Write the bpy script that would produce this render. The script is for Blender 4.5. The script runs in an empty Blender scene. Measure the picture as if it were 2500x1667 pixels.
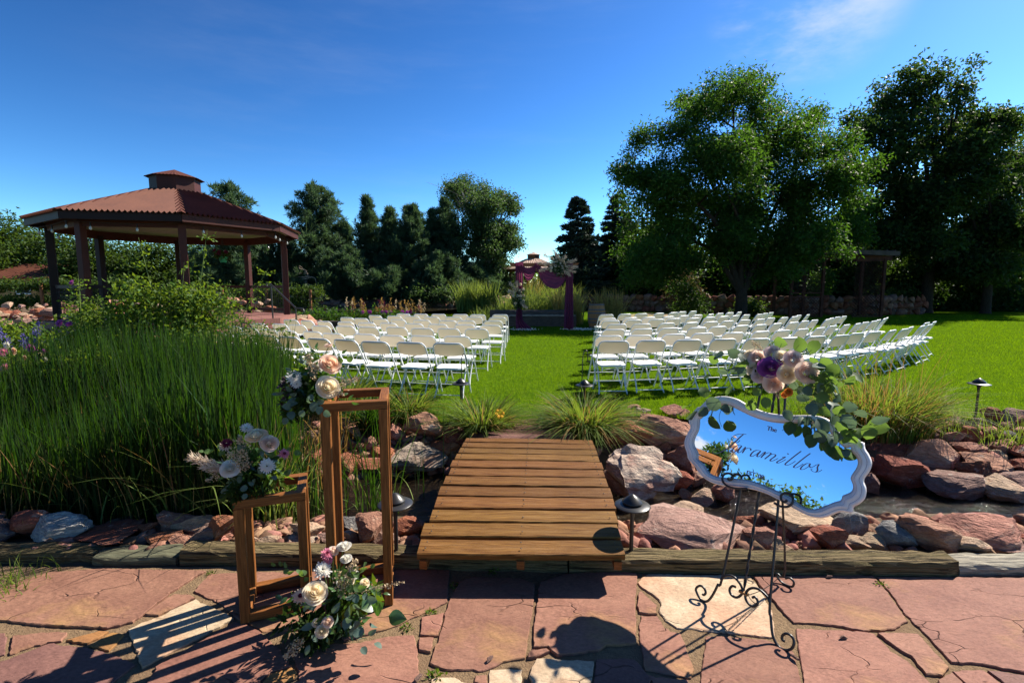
import bpy, bmesh, math, random
import numpy as np
from math import sin, cos, pi, radians, atan, atan2, hypot, sqrt
from mathutils import Vector, Matrix, Euler, noise as mnoise

# ------------------------------------------------------------------ camera, sky, sun, exposure
SC = bpy.context.scene
COL = SC.collection
F, HOR, EYE = 1200.0, 700.0, 1.57            # focal length in photo pixels, horizon row, eye height over the lawn
PITCH = atan((833.5 - HOR) / F)
CP, SP = cos(PITCH), sin(PITCH)
camd = bpy.data.cameras.new('camera')
cam = bpy.data.objects.new('camera', camd)
COL.objects.link(cam)
cam.location = (0, 0, EYE)
cam.rotation_euler = (pi / 2 - PITCH, 0, 0)
camd.sensor_width = 36
camd.lens = F / 2500 * 36
camd.clip_start, camd.clip_end = 0.05, 2000
SC.camera = cam
SUN_AZ, SUN_EL = radians(55), radians(42)
sund = bpy.data.lights.new('sun', 'SUN')
sund.energy, sund.angle, sund.color = 5.0, radians(0.53), (1.0, 0.93, 0.81)
sun = bpy.data.objects.new('sun', sund)
COL.objects.link(sun)
sdir = Vector((sin(SUN_AZ) * cos(SUN_EL), cos(SUN_AZ) * cos(SUN_EL), sin(SUN_EL)))
sun.rotation_euler = sdir.to_track_quat('Z', 'Y').to_euler()
sun.location = sdir * 60
W = bpy.data.worlds.new('World')
SC.world = W
W.use_nodes = True
SKY_STRENGTH, EXPOSURE = 0.064, 1.20
SC.view_settings.view_transform = 'Standard'
SC.view_settings.look = 'None'
SC.view_settings.gamma = 1
SC.view_settings.use_curve_mapping = False
SC.view_settings.exposure = EXPOSURE
SC.cycles.max_bounces = 8
SC.cycles.transparent_max_bounces = 8
SC.cycles.caustics_reflective = False
SC.cycles.caustics_refractive = False


def build_world():
    nt = W.node_tree
    N, L = nt.nodes, nt.links
    N.clear()
    out = N.new('ShaderNodeOutputWorld')
    bg = N.new('ShaderNodeBackground')
    sky = N.new('ShaderNodeTexSky')
    sky.sky_type = 'NISHITA'
    sky.sun_disc = False
    sky.sun_elevation = SUN_EL
    sky.sun_rotation = SUN_AZ
    sky.altitude = 1900
    sky.air_density, sky.dust_density, sky.ozone_density = 1.0, 1.0, 3.5
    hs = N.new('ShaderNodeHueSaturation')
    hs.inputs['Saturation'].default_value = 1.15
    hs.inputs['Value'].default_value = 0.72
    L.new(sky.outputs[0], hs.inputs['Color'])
    tc = N.new('ShaderNodeTexCoord')

    def clouds(scale, loc, lo, hi, ax, c, r0, r1):
        mp = N.new('ShaderNodeMapping')
        mp.inputs['Scale'].default_value = scale
        mp.inputs['Location'].default_value = loc
        L.new(tc.outputs['Generated'], mp.inputs[0])
        no = N.new('ShaderNodeTexNoise')
        no.inputs['Scale'].default_value = 1.0
        no.inputs['Detail'].default_value = 9
        no.inputs['Roughness'].default_value = 0.62
        L.new(mp.outputs[0], no.inputs['Vector'])
        mr = N.new('ShaderNodeMapRange')
        mr.interpolation_type = 'SMOOTHSTEP'
        mr.inputs[1].default_value, mr.inputs[2].default_value = lo, hi
        L.new(no.outputs['Fac'], mr.inputs[0])
        return mr.outputs[0]

    def near_dir(d, lo, hi):                       # how near the view direction is to d
        dp = N.new('ShaderNodeVectorMath')
        dp.operation = 'DOT_PRODUCT'
        L.new(tc.outputs['Generated'], dp.inputs[0])
        dp.inputs[1].default_value = Vector(d).normalized()
        mr = N.new('ShaderNodeMapRange')
        mr.interpolation_type = 'SMOOTHSTEP'
        mr.inputs[1].default_value, mr.inputs[2].default_value = lo, hi
        L.new(dp.outputs['Value'], mr.inputs[0])
        return mr.outputs[0]

    def mul(a, b):
        m = N.new('ShaderNodeMath')
        m.operation = 'MULTIPLY'
        for i, v in enumerate((a, b)):
            if isinstance(v, float):
                m.inputs[i].default_value = v
            else:
                L.new(v, m.inputs[i])
        return m.outputs[0]

    def add(a, b):
        m = N.new('ShaderNodeMath')
        m.operation = 'ADD'
        m.use_clamp = True
        L.new(a, m.inputs[0])
        L.new(b, m.inputs[1])
        return m.outputs[0]

    wisp = mul(mul(clouds((2.6, 5.0, 9.0), (3.1, 1.2, 0.4), 0.36, 0.66, 0, 0, 0, 0), near_dir((0.60, 1.067, 0.60), 0.988, 0.9995)), 0.75)
    thin = mul(mul(clouds((1.4, 3.0, 9.0), (0.3, 4.2, 1.4), 0.47, 0.85, 0, 0, 0, 0), near_dir((-0.10, 1.0, 0.45), 0.80, 1.0)), 0.10)
    cumu = mul(clouds((7.0, 7.0, 13.0), (1.7, 0.6, 2.1), 0.56, 0.66, 0, 0, 0, 0), near_dir((-1.0, -0.25, 0.14), 0.90, 0.96))
    mx = N.new('ShaderNodeMixRGB')
    mx.inputs[2].default_value = (6.0, 6.3, 6.8, 1)
    L.new(add(add(wisp, thin), cumu), mx.inputs[0])
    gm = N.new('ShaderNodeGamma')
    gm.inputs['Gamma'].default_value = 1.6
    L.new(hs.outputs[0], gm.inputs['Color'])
    tn = N.new('ShaderNodeMixRGB')
    tn.blend_type = 'MULTIPLY'
    tn.inputs[0].default_value = 1.0
    tn.inputs[2].default_value = (0.97, 1.0, 0.84, 1)
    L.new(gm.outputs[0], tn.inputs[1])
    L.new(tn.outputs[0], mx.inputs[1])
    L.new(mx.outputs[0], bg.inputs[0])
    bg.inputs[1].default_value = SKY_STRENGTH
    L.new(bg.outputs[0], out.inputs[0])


build_world()

# ------------------------------------------------------------------ helpers
RNG = np.random.default_rng(7)
random.seed(7)


def ray(px, py):
    a, b = (px - 1250) / F, (833.5 - py) / F
    return Vector((a, CP + b * SP, -SP + b * CP))


def atz(px, py, z):
    r = ray(px, py)
    return Vector((0, 0, EYE)) + r * ((z - EYE) / r.z)


def aty(px, py, y):
    r = ray(px, py)
    return Vector((0, 0, EYE)) + r * (y / r.y)


def tag(o, label=None, cat=None, group=None, kind=None):
    for k, v in (('label', label), ('category', cat), ('group', group), ('kind', kind)):
        if v:
            o[k] = v
    return o


def empty(name, loc=(0, 0, 0), rz=0.0, label=None, cat=None, group=None):
    o = bpy.data.objects.new(name, None)
    o.empty_display_size = 0.1
    COL.objects.link(o)
    o.location = loc
    o.rotation_euler = (0, 0, rz)
    return tag(o, label, cat, group)


def link(name, me, m=None, parent=None, loc=None, rot=None, scale=None):
    o = bpy.data.objects.new(name, me)
    COL.objects.link(o)
    if m is not None and not me.materials:
        me.materials.append(m)
    if parent is not None:
        o.parent = parent
    if loc is not None:
        o.location = loc
    if rot is not None:
        o.rotation_euler = rot
    if scale is not None:
        o.scale = scale
    return o


def mesh_np(name, V, Fc, smooth=False):
    """V: Nx3 array; Fc: MxK array of same-sized polygons, or a list of index tuples."""
    me = bpy.data.meshes.new(name)
    if isinstance(Fc, np.ndarray):
        V = np.ascontiguousarray(V, dtype=np.float32)
        n, k = Fc.shape
        me.vertices.add(len(V))
        me.vertices.foreach_set('co', V.ravel())
        me.loops.add(n * k)
        me.loops.foreach_set('vertex_index', Fc.astype(np.int32).ravel())
        me.polygons.add(n)
        me.polygons.foreach_set('loop_start', np.arange(0, n * k, k, dtype=np.int32))
        me.update(calc_edges=True)
    else:
        me.from_pydata([tuple(map(float, v)) for v in V], [], [tuple(map(int, f)) for f in Fc])
        me.update()
    if smooth:
        me.polygons.foreach_set('use_smooth', np.ones(len(me.polygons), dtype=bool))
    return me


class MB:
    """collects simple shapes for one mesh"""

    def __init__(self):
        self.v, self.f, self.s = [], [], []

    def add(self, V, Fs, smooth=False):
        b = len(self.v)
        self.v += [tuple(map(float, v)) for v in V]
        for f in Fs:
            self.f.append(tuple(b + int(i) for i in f))
            self.s.append(smooth)
        return self

    def box(self, c, s, M=None):
        x, y, z = s[0] / 2, s[1] / 2, s[2] / 2
        V = [Vector((a * x, b * y, d * z)) for a in (-1, 1) for b in (-1, 1) for d in (-1, 1)]
        if M is not None:
            V = [M @ v for v in V]
        V = [v + Vector(c) for v in V]
        return self.add(V, [(0, 1, 3, 2), (4, 6, 7, 5), (0, 4, 5, 1), (2, 3, 7, 6), (0, 2, 6, 4), (1, 5, 7, 3)])

    def bar(self, p0, p1, w, h, up=(0, 0, 1), bevel=0.0):
        p0, p1 = Vector(p0), Vector(p1)
        d = p1 - p0
        X = d.normalized()
        Y = Vector(up).cross(X)
        if Y.length < 1e-4:
            Y = Vector((0, 1, 0)).cross(X)
        Y.normalize()
        Z = X.cross(Y)
        b = bevel
        prof = [(-w / 2, -h / 2), (w / 2, -h / 2), (w / 2, h / 2), (-w / 2, h / 2)] if not b else [
            (-w / 2 + b, -h / 2), (w / 2 - b, -h / 2), (w / 2, -h / 2 + b), (w / 2, h / 2 - b),
            (w / 2 - b, h / 2), (-w / 2 + b, h / 2), (-w / 2, h / 2 - b), (-w / 2, -h / 2 + b)]
        n = len(prof)
        V = [p0 + Y * a + Z * c for a, c in prof] + [p1 + Y * a + Z * c for a, c in prof]
        Fs = [(i, (i + 1) % n, n + (i + 1) % n, n + i) for i in range(n)] + [tuple(range(n))[::-1], tuple(range(n, 2 * n))]
        return self.add(V, Fs)

    def tube(self, pts, r, sides=6, closed=False, caps=True):
        pts = [Vector(p) for p in pts]
        n = len(pts)
        rr = r if hasattr(r, '__len__') else [r] * n
        T = []
        for i in range(n):
            a = pts[(i - 1) % n] if (closed or i > 0) else pts[i]
            b = pts[(i + 1) % n] if (closed or i < n - 1) else pts[i]
            t = (b - a)
            T.append(t.normalized() if t.length > 1e-9 else Vector((0, 0, 1)))
        U = T[0].orthogonal().normalized()
        V, Fs = [], []
        for i in range(n):
            U = (U - T[i] * U.dot(T[i]))
            U = U.normalized() if U.length > 1e-6 else T[i].orthogonal().normalized()
            B = T[i].cross(U)
            for k in range(sides):
                a = 2 * pi * k / sides
                V.append(pts[i] + (U * cos(a) + B * sin(a)) * rr[i])
        m = n if closed else n - 1
        for i in range(m):
            for k in range(sides):
                j = (i + 1) % n
                Fs.append((i * sides + k, i * sides + (k + 1) % sides, j * sides + (k + 1) % sides, j * sides + k))
        self.add(V, Fs, True)
        if caps and not closed:
            self.add(V[:sides], [tuple(range(sides))[::-1]])
            self.add(V[-sides:], [tuple(range(sides))])
        return self

    def lathe(self, prof, n=24, c=(0, 0, 0), smooth=True):
        V, Fs = [], []
        for r, z in prof:
            for k in range(n):
                a = 2 * pi * k / n
                V.append((c[0] + r * cos(a), c[1] + r * sin(a), c[2] + z))
        for i in range(len(prof) - 1):
            for k in range(n):
                Fs.append((i * n + k, i * n + (k + 1) % n, (i + 1) * n + (k + 1) % n, (i + 1) * n + k))
        return self.add(V, Fs, smooth)

    def grid(self, P, smooth=True):
        """P: list of rows of points"""
        h, w = len(P), len(P[0])
        V = [p for r in P for p in r]
        return self.add(V, [(i * w + j, i * w + j + 1, (i + 1) * w + j + 1, (i + 1) * w + j) for i in range(h - 1) for j in range(w - 1)], smooth)

    def mesh(self, name):
        me = bpy.data.meshes.new(name)
        me.from_pydata(self.v, [], self.f)
        me.polygons.foreach_set('use_smooth', np.array(self.s, dtype=bool))
        me.update()
        return me

    def build(self, name, m, parent=None, **k):
        return link(name, self.mesh(name), m, parent, **k)


def copy_tree(o, parent=None):
    c = o.copy()
    COL.objects.link(c)
    if parent is not None:
        c.parent = parent
    for ch in o.children:
        copy_tree(ch, c)
    return c


def smooth_path(P, n=6):
    P = [Vector(p) for p in P]
    out = []
    for i in range(len(P) - 1):
        p0, p1, p2, p3 = P[max(i - 1, 0)], P[i], P[i + 1], P[min(i + 2, len(P) - 1)]
        for k in range(n):
            t = k / n
            out.append(0.5 * ((2 * p1) + (p2 - p0) * t + (2 * p0 - 5 * p1 + 4 * p2 - p3) * t * t + (3 * p1 - p0 - 3 * p2 + p3) * t ** 3))
    out.append(P[-1])
    return out


# ------------------------------------------------------------------ materials
TONE = (('flag_beige', 0.88), ('flag_', 0.76), ('rock_', 0.86), ('white_rock', 0.8), ('deck_wood', 0.56), ('old_timber', 0.8), ('bark', 0.6), ('mossy', 0.66), ('grey_timber', 0.8), ('cedar', 0.9), ('sand', 0.62), ('lawn', 0.70), ('cobble', 0.8), ('gravel', 0.8), ('red_tin', 0.62))


def mat(name, col, rough=0.6, col2=None, scale=6.0, stretch=(1, 1, 1), bump=0.0, bscale=None, metal=0.0, spec=0.12, transl=0.0,
        tcol=None, island=0.0, lo=0.35, hi=0.65, col3=None, scale3=1.5, lo3=0.5, hi3=0.62, coords='Object', detail=8, coat=0.0, bdist=0.02, objvar=0.0):
    k = next((v for p, v in TONE if name.startswith(p)), 1.0)
    col = tuple(c * k for c in col)
    col2 = None if col2 is None else tuple(c * k for c in col2)
    col3 = None if col3 is None else tuple(c * k for c in col3)
    m = bpy.data.materials.new(name)
    m.use_nodes = True
    nt = m.node_tree
    N, L = nt.nodes, nt.links
    bs = N['Principled BSDF']
    out = N['Material Output']
    bs.inputs['Roughness'].default_value = rough
    bs.inputs['Metallic'].default_value = metal
    bs.inputs['Specular IOR Level'].default_value = spec
    if coat:
        bs.inputs['Coat Weight'].default_value = coat
    cur = None
    mp = None

    def noise(sc, st=stretch, det=detail):
        nonlocal mp
        if mp is None:
            tc = N.new('ShaderNodeTexCoord')
            mp = N.new('ShaderNodeMapping')
            mp.inputs['Scale'].default_value = st
            L.new(tc.outputs[coords], mp.inputs[0])
        no = N.new('ShaderNodeTexNoise')
        no.inputs['Scale'].default_value = sc
        no.inputs['Detail'].default_value = det
        no.inputs['Roughness'].default_value = 0.6
        L.new(mp.outputs[0], no.inputs['Vector'])
        return no.outputs['Fac']

    def mixc(fac, a, b):
        mx = N.new('ShaderNodeMixRGB')
        L.new(fac, mx.inputs[0])
        for i, v in ((1, a), (2, b)):
            if isinstance(v, tuple):
                mx.inputs[i].default_value = (*v, 1)
            else:
                L.new(v, mx.inputs[i])
        return mx.outputs[0]

    def rng(sock, a, b, c=0.0, d=1.0):
        mr = N.new('ShaderNodeMapRange')
        mr.inputs[1].default_value, mr.inputs[2].default_value = a, b
        mr.inputs[3].default_value, mr.inputs[4].default_value = c, d
        L.new(sock, mr.inputs[0])
        return mr.outputs[0]

    cur = tuple(col)
    if col2 is not None:
        cur = mixc(rng(noise(scale), lo, hi), cur, tuple(col2))
    if col3 is not None:
        cur = mixc(rng(noise(scale3), lo3, hi3), cur, tuple(col3))
    if island or objvar:
        hsv = N.new('ShaderNodeHueSaturation')
        if island:
            g = N.new('ShaderNodeNewGeometry')
            src = g.outputs['Random Per Island']
            amt = island
        else:
            g = N.new('ShaderNodeObjectInfo')
            src = g.outputs['Random']
            amt = objvar
        L.new(rng(src, 0, 1, 1 - amt, 1 + amt), hsv.inputs['Value'])
        wn = N.new('ShaderNodeTexWhiteNoise')
        wn.noise_dimensions = '1D'
        L.new(src, wn.inputs['W'])
        L.new(rng(wn.outputs['Value'], 0, 1, 0.5 - amt * 0.05, 0.5 + amt * 0.05), hsv.inputs['Hue'])
        if isinstance(cur, tuple):
            hsv.inputs['Color'].default_value = (*cur, 1)
        else:
            L.new(cur, hsv.inputs['Color'])
        cur = hsv.outputs[0]
    if isinstance(cur, tuple):
        bs.inputs['Base Color'].default_value = (*cur, 1)
    else:
        L.new(cur, bs.inputs['Base Color'])
    if bump:
        bp = N.new('ShaderNodeBump')
        bp.inputs['Strength'].default_value = bump
        bp.inputs['Distance'].default_value = bdist
        L.new(noise(bscale or scale * 2), bp.inputs['Height'])
        L.new(bp.outputs[0], bs.inputs['Normal'])
    if transl:
        tr = N.new('ShaderNodeBsdfTranslucent')
        if tcol is not None:
            tr.inputs[0].default_value = (*tcol, 1)
        elif isinstance(cur, tuple):
            tr.inputs[0].default_value = (*cur, 1)
        else:
            L.new(cur, tr.inputs[0])
        ms = N.new('ShaderNodeMixShader')
        ms.inputs[0].default_value = transl
        L.new(bs.outputs[0], ms.inputs[1])
        L.new(tr.outputs[0], ms.inputs[2])
        L.new(ms.outputs[0], out.inputs[0])
    return m


def grain(m, scale, amt, stretch=(1, 1, 1), dark=0.5):
    """fine pits and specks in the base colour"""
    nt = m.node_tree
    N, L = nt.nodes, nt.links
    bs = N['Principled BSDF']
    tc = N.new('ShaderNodeTexCoord')
    mp = N.new('ShaderNodeMapping')
    mp.inputs['Scale'].default_value = stretch
    L.new(tc.outputs['Object'], mp.inputs[0])
    no = N.new('ShaderNodeTexNoise')
    no.inputs['Scale'].default_value = scale
    no.inputs['Detail'].default_value = 6
    no.inputs['Roughness'].default_value = 0.75
    L.new(mp.outputs[0], no.inputs['Vector'])
    mr = N.new('ShaderNodeMapRange')
    mr.inputs[1].default_value, mr.inputs[2].default_value = 0.3, 0.7
    mr.inputs[3].default_value, mr.inputs[4].default_value = 1 - amt, 1 + amt * 0.8
    L.new(no.outputs['Fac'], mr.inputs[0])
    hs = N.new('ShaderNodeHueSaturation')
    L.new(mr.outputs[0], hs.inputs['Value'])
    src = bs.inputs['Base Color'].links[0].from_socket
    L.new(src, hs.inputs['Color'])
    L.new(hs.outputs[0], bs.inputs['Base Color'])


M = {}
M['white_plastic'] = mat('white_plastic', (0.80, 0.79, 0.76), 0.42, spec=0.4)
M['back_plastic'] = mat('back_plastic', (0.80, 0.765, 0.67), 0.45, transl=0.22, tcol=(0.92, 0.74, 0.46))
M['white_metal'] = mat('white_metal', (0.72, 0.73, 0.74), 0.38, spec=0.6)
M['black_metal'] = mat('black_metal', (0.018, 0.017, 0.017), 0.38, spec=0.5, col2=(0.03, 0.028, 0.026), scale=30, bump=0.1)
M['lamp_metal'] = mat('lamp_metal', (0.035, 0.034, 0.034), 0.36, metal=0.4, spec=0.5)
M['cedar'] = mat('cedar', (0.30, 0.115, 0.032), 0.5, (0.12, 0.042, 0.012), 5, (1.0, 26, 26), bump=0.3, bscale=8, col3=(0.33, 0.13, 0.045), scale3=3, lo3=0.55, hi3=0.7)
M['deck_wood'] = mat('deck_wood', (0.35, 0.165, 0.042), 0.5, (0.16, 0.060, 0.013), 4, (1.0, 18, 18), bump=0.4, bscale=7, objvar=0.16, col3=(0.42, 0.215, 0.075), scale3=1.6, lo3=0.5, hi3=0.72)
M['old_timber'] = mat('old_timber', (0.33, 0.245, 0.125), 0.9, (0.05, 0.038, 0.022), 3.5, (0.7, 20, 20), bump=1.0, bscale=4.5, col3=(0.21, 0.165, 0.075), scale3=1.2, lo=0.44, hi=0.6, bdist=0.05)
M['mossy_plank'] = mat('mossy_plank', (0.20, 0.20, 0.125), 0.9, (0.08, 0.075, 0.05), 4, (0.8, 16, 16), bump=0.7, bscale=5)
M['grey_timber'] = mat('grey_timber', (0.44, 0.39, 0.30), 0.85, (0.16, 0.145, 0.12), 4, (0.8, 18, 18), bump=0.8, bscale=5, lo=0.42, hi=0.62)
M['dark_timber'] = mat('dark_timber', (0.10, 0.085, 0.07), 0.85, (0.05, 0.042, 0.035), 4, (1, 10, 10), bump=0.6)
M['flag_red'] = mat('flag_red', (0.345, 0.170, 0.118), 0.75, (0.255, 0.118, 0.085), 3.0, (1, 1.6, 1), bump=0.8, bscale=9, col3=(0.40, 0.215, 0.105), scale3=1.1, lo3=0.56, hi3=0.66, objvar=0.10, bdist=0.012, detail=12)
M['flag_mauve'] = mat('flag_mauve', (0.25, 0.125, 0.10), 0.75, (0.18, 0.088, 0.075), 3, bump=0.7, bscale=10, objvar=0.1, bdist=0.012, detail=12)
M['flag_beige'] = mat('flag_beige', (0.56, 0.43, 0.29), 0.8, (0.40, 0.29, 0.185), 7, bump=0.6, bscale=14, col3=(0.48, 0.29, 0.18), scale3=2.2, objvar=0.06, bdist=0.012, detail=12)
M['flag_orange'] = mat('flag_orange', (0.40, 0.20, 0.07), 0.8, (0.29, 0.14, 0.06), 5, bump=0.5, objvar=0.1)
M['sand'] = mat('sand', (0.36, 0.24, 0.135), 0.95, (0.22, 0.145, 0.085), 60, bump=1.0, bscale=110, col3=(0.27, 0.17, 0.10), scale3=4, bdist=0.01)
M['dirt'] = mat('dirt', (0.13, 0.085, 0.055), 0.95, (0.07, 0.05, 0.03), 8, bump=0.8, bscale=30)
M['field'] = mat('field', (0.07, 0.09, 0.02), 0.95, (0.045, 0.06, 0.015), 0.6, bump=0.5, bscale=6)
M['lawn'] = mat('lawn', (0.085, 0.165, 0.008), 1.0, (0.055, 0.115, 0.006), 1.3, bump=0.9, bscale=55, col3=(0.100, 0.175, 0.012), scale3=9, lo3=0.45, hi3=0.6, spec=0.0)
M['grass'] = mat('grass', (0.066, 0.142, 0.003), 0.7, (0.042, 0.104, 0.002), 0.7, island=0.5, col3=(0.135, 0.150, 0.030), scale3=1.3, lo3=0.52, hi3=0.74, transl=0.42, tcol=(0.215, 0.36, 0.004), spec=0.04)
M['gravel'] = mat('gravel', (0.42, 0.31, 0.22), 0.95, (0.3, 0.22, 0.15), 25, bump=0.6, bscale=50)
M['red_tin'] = mat('red_tin', (0.17, 0.062, 0.038), 0.6, (0.125, 0.045, 0.03), 1.5, spec=0.1)
M['tan_tin'] = mat('tan_tin', (0.45, 0.33, 0.26), 0.5, (0.36, 0.25, 0.19), 1.5)
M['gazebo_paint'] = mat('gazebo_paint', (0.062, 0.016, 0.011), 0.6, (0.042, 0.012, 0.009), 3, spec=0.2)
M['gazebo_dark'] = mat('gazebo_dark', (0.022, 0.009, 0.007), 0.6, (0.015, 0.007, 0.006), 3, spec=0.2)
M['pergola_wood'] = mat('pergola_wood', (0.085, 0.032, 0.020), 0.7, (0.03, 0.012, 0.009), 3)
M['pergola_grey'] = mat('pergola_grey', (0.055, 0.044, 0.04), 0.8, (0.10, 0.08, 0.07), 3)
M['deck_paint'] = mat('deck_paint', (0.24, 0.11, 0.09), 0.7, (0.19, 0.085, 0.07), 3, (1, 12, 1))
M['canvas'] = mat('canvas', (0.38, 0.375, 0.37), 0.8, (0.31, 0.305, 0.30), 1.5)
M['rail_wire'] = mat('rail_wire', (0.02, 0.02, 0.02), 0.6)
M['bulb'] = mat('bulb', (0.42, 0.42, 0.40), 0.1, spec=0.8)
M['plum_cloth'] = mat('plum_cloth', (0.15, 0.036, 0.085), 0.8, (0.115, 0.027, 0.066), 4, transl=0.3, tcol=(0.27, 0.055, 0.12))
M['arch_wood'] = mat('arch_wood', (0.26, 0.11, 0.05), 0.6, (0.17, 0.07, 0.03), 5, (1, 14, 14))
M['oak'] = mat('oak', (0.36, 0.19, 0.075), 0.6, (0.22, 0.115, 0.05), 6, (10, 10, 1), bump=0.3)
M['hoop'] = mat('hoop', (0.10, 0.11, 0.13), 0.45, metal=0.6)
M['mirror'] = mat('mirror', (0.93, 0.95, 0.96), 0.012, metal=1.0)
M['mirror_frame'] = mat('mirror_frame', (0.88, 0.82, 0.79), 0.42, (0.76, 0.69, 0.67), 14, spec=0.5)
M['frame_line'] = mat('frame_line', (0.10, 0.09, 0.12), 0.6)
M['lettering'] = mat('lettering', (0.27, 0.21, 0.30), 0.6)
M['chain'] = mat('chain', (0.03, 0.027, 0.024), 0.4, metal=0.7)
M['bark'] = mat('bark', (0.065, 0.050, 0.038), 0.9, (0.03, 0.024, 0.019), 5, (4, 4, 1), bump=0.8)
M['pale_bark'] = mat('pale_bark', (0.32, 0.29, 0.24), 0.85, (0.16, 0.14, 0.11), 4, (1, 1, 3), bump=0.5)
M['dead_wood'] = mat('dead_wood', (0.45, 0.36, 0.26), 0.85, (0.3, 0.23, 0.16), 5)
M['stem'] = mat('stem', (0.12, 0.17, 0.045), 0.6)
M['stem_brown'] = mat('stem_brown', (0.14, 0.10, 0.05), 0.7)


def leafmat(name, c, t, isl=0.35, rough=0.6, tr=0.4, spec=0.18):
    M[name] = mat(name, c, rough, island=isl, transl=tr, tcol=t, spec=spec)


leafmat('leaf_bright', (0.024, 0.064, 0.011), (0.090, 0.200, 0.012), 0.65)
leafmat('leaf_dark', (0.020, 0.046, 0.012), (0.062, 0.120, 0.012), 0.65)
leafmat('leaf_aspen', (0.040, 0.078, 0.028), (0.085, 0.150, 0.03), 0.5)
leafmat('twig_brown', (0.10, 0.070, 0.030), (0.12, 0.08, 0.03), 0.5)
leafmat('leaf_mid', (0.034, 0.066, 0.013), (0.09, 0.15, 0.014), 0.5)
leafmat('needle_spruce', (0.032, 0.055, 0.040), (0.04, 0.065, 0.03), 0.5, tr=0.15)
leafmat('needle_pine', (0.044, 0.088, 0.044), (0.09, 0.16, 0.05), 0.5, tr=0.35)
leafmat('reed', (0.011, 0.030, 0.0045), (0.055, 0.135, 0.006), 0.8, spec=0.2)
leafmat('reed_pale', (0.12, 0.17, 0.04), (0.26, 0.33, 0.04), 0.45)
leafmat('reed_gold', (0.30, 0.24, 0.07), (0.40, 0.31, 0.06), 0.5)
leafmat('daylily', (0.085, 0.135, 0.022), (0.24, 0.33, 0.03), 0.55)
leafmat('dry_grass', (0.26, 0.16, 0.055), (0.38, 0.22, 0.05), 0.5)
leafmat('rose_leaf', (0.062, 0.112, 0.014), (0.20, 0.29, 0.016), 0.5)
leafmat('euc', (0.095, 0.145, 0.115), (0.13, 0.20, 0.085), 0.0, 0.55, 0.3)
leafmat('euc_green', (0.070, 0.125, 0.045), (0.19, 0.31, 0.04), 0.0, 0.5, 0.38)
leafmat('leaf_glossy', (0.035, 0.085, 0.020), (0.09, 0.20, 0.02), 0.4, 0.3, 0.3, 0.6)
leafmat('purple_leaf', (0.055, 0.040, 0.055), (0.10, 0.06, 0.06), 0.5)
leafmat('petal_cream', (0.84, 0.75, 0.58), (0.9, 0.76, 0.52), 0.05, 0.6, 0.5)
leafmat('petal_peach', (0.84, 0.62, 0.48), (0.9, 0.62, 0.42), 0.05, 0.6, 0.5)
leafmat('petal_mauve', (0.76, 0.64, 0.60), (0.82, 0.66, 0.60), 0.05, 0.6, 0.5)
leafmat('petal_blush', (0.84, 0.68, 0.57), (0.88, 0.68, 0.54), 0.05, 0.6, 0.5)
leafmat('petal_purple', (0.34, 0.085, 0.31), (0.45, 0.10, 0.40), 0.2, 0.6, 0.4)
leafmat('petal_white', (0.74, 0.72, 0.67), (0.85, 0.80, 0.68), 0.05, 0.6, 0.45)
leafmat('petal_pink', (0.72, 0.26, 0.36), (0.75, 0.28, 0.36), 0.25, 0.6, 0.45)
leafmat('petal_magenta', (0.42, 0.06, 0.34), (0.5, 0.08, 0.4), 0.2, 0.6, 0.3)
leafmat('petal_burgundy', (0.16, 0.015, 0.04), (0.2, 0.02, 0.05), 0.2, 0.6, 0.2)
leafmat('petal_orange', (0.75, 0.28, 0.05), (0.8, 0.3, 0.04), 0.2, 0.6, 0.45)
leafmat('petal_yellow', (0.85, 0.42, 0.02), (0.9, 0.45, 0.02), 0.15, 0.6, 0.3)
leafmat('pampas', (0.62, 0.50, 0.38), (0.65, 0.5, 0.36), 0.2, 0.8, 0.35)
leafmat('dried', (0.50, 0.38, 0.24), (0.5, 0.36, 0.2), 0.3, 0.8, 0.2)
ROCKC = {
    'r': ((0.33, 0.110, 0.062), (0.22, 0.075, 0.048), (0.40, 0.17, 0.10)),
    'p': ((0.42, 0.205, 0.140), (0.29, 0.135, 0.095), (0.47, 0.28, 0.20)),
    'm': ((0.33, 0.195, 0.155), (0.22, 0.130, 0.105), (0.40, 0.26, 0.21)),
    't': ((0.47, 0.335, 0.225), (0.33, 0.225, 0.15), (0.50, 0.30, 0.20)),
    'w': ((0.56, 0.45, 0.34), (0.26, 0.17, 0.13), (0.42, 0.24, 0.17)),
    'g': ((0.25, 0.235, 0.225), (0.15, 0.14, 0.135), (0.31, 0.28, 0.25)),
    'o': ((0.42, 0.165, 0.075), (0.27, 0.105, 0.065), (0.46, 0.23, 0.13)),
}
for k, (a, b, c) in ROCKC.items():
    M['rock_' + k] = mat('rock_' + k, a, 0.85, b, 3.5, (1, 1, 1.8), bump=0.75, bscale=9, col3=c, scale3=1.6, lo3=0.52, hi3=0.6, coords='Object', bdist=0.05, objvar=0.16)
M['white_rock'] = mat('white_rock', (0.60, 0.56, 0.50), 0.8, (0.30, 0.285, 0.27), 3.5, (1, 1, 3), bump=0.7, bscale=8, bdist=0.05)


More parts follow.
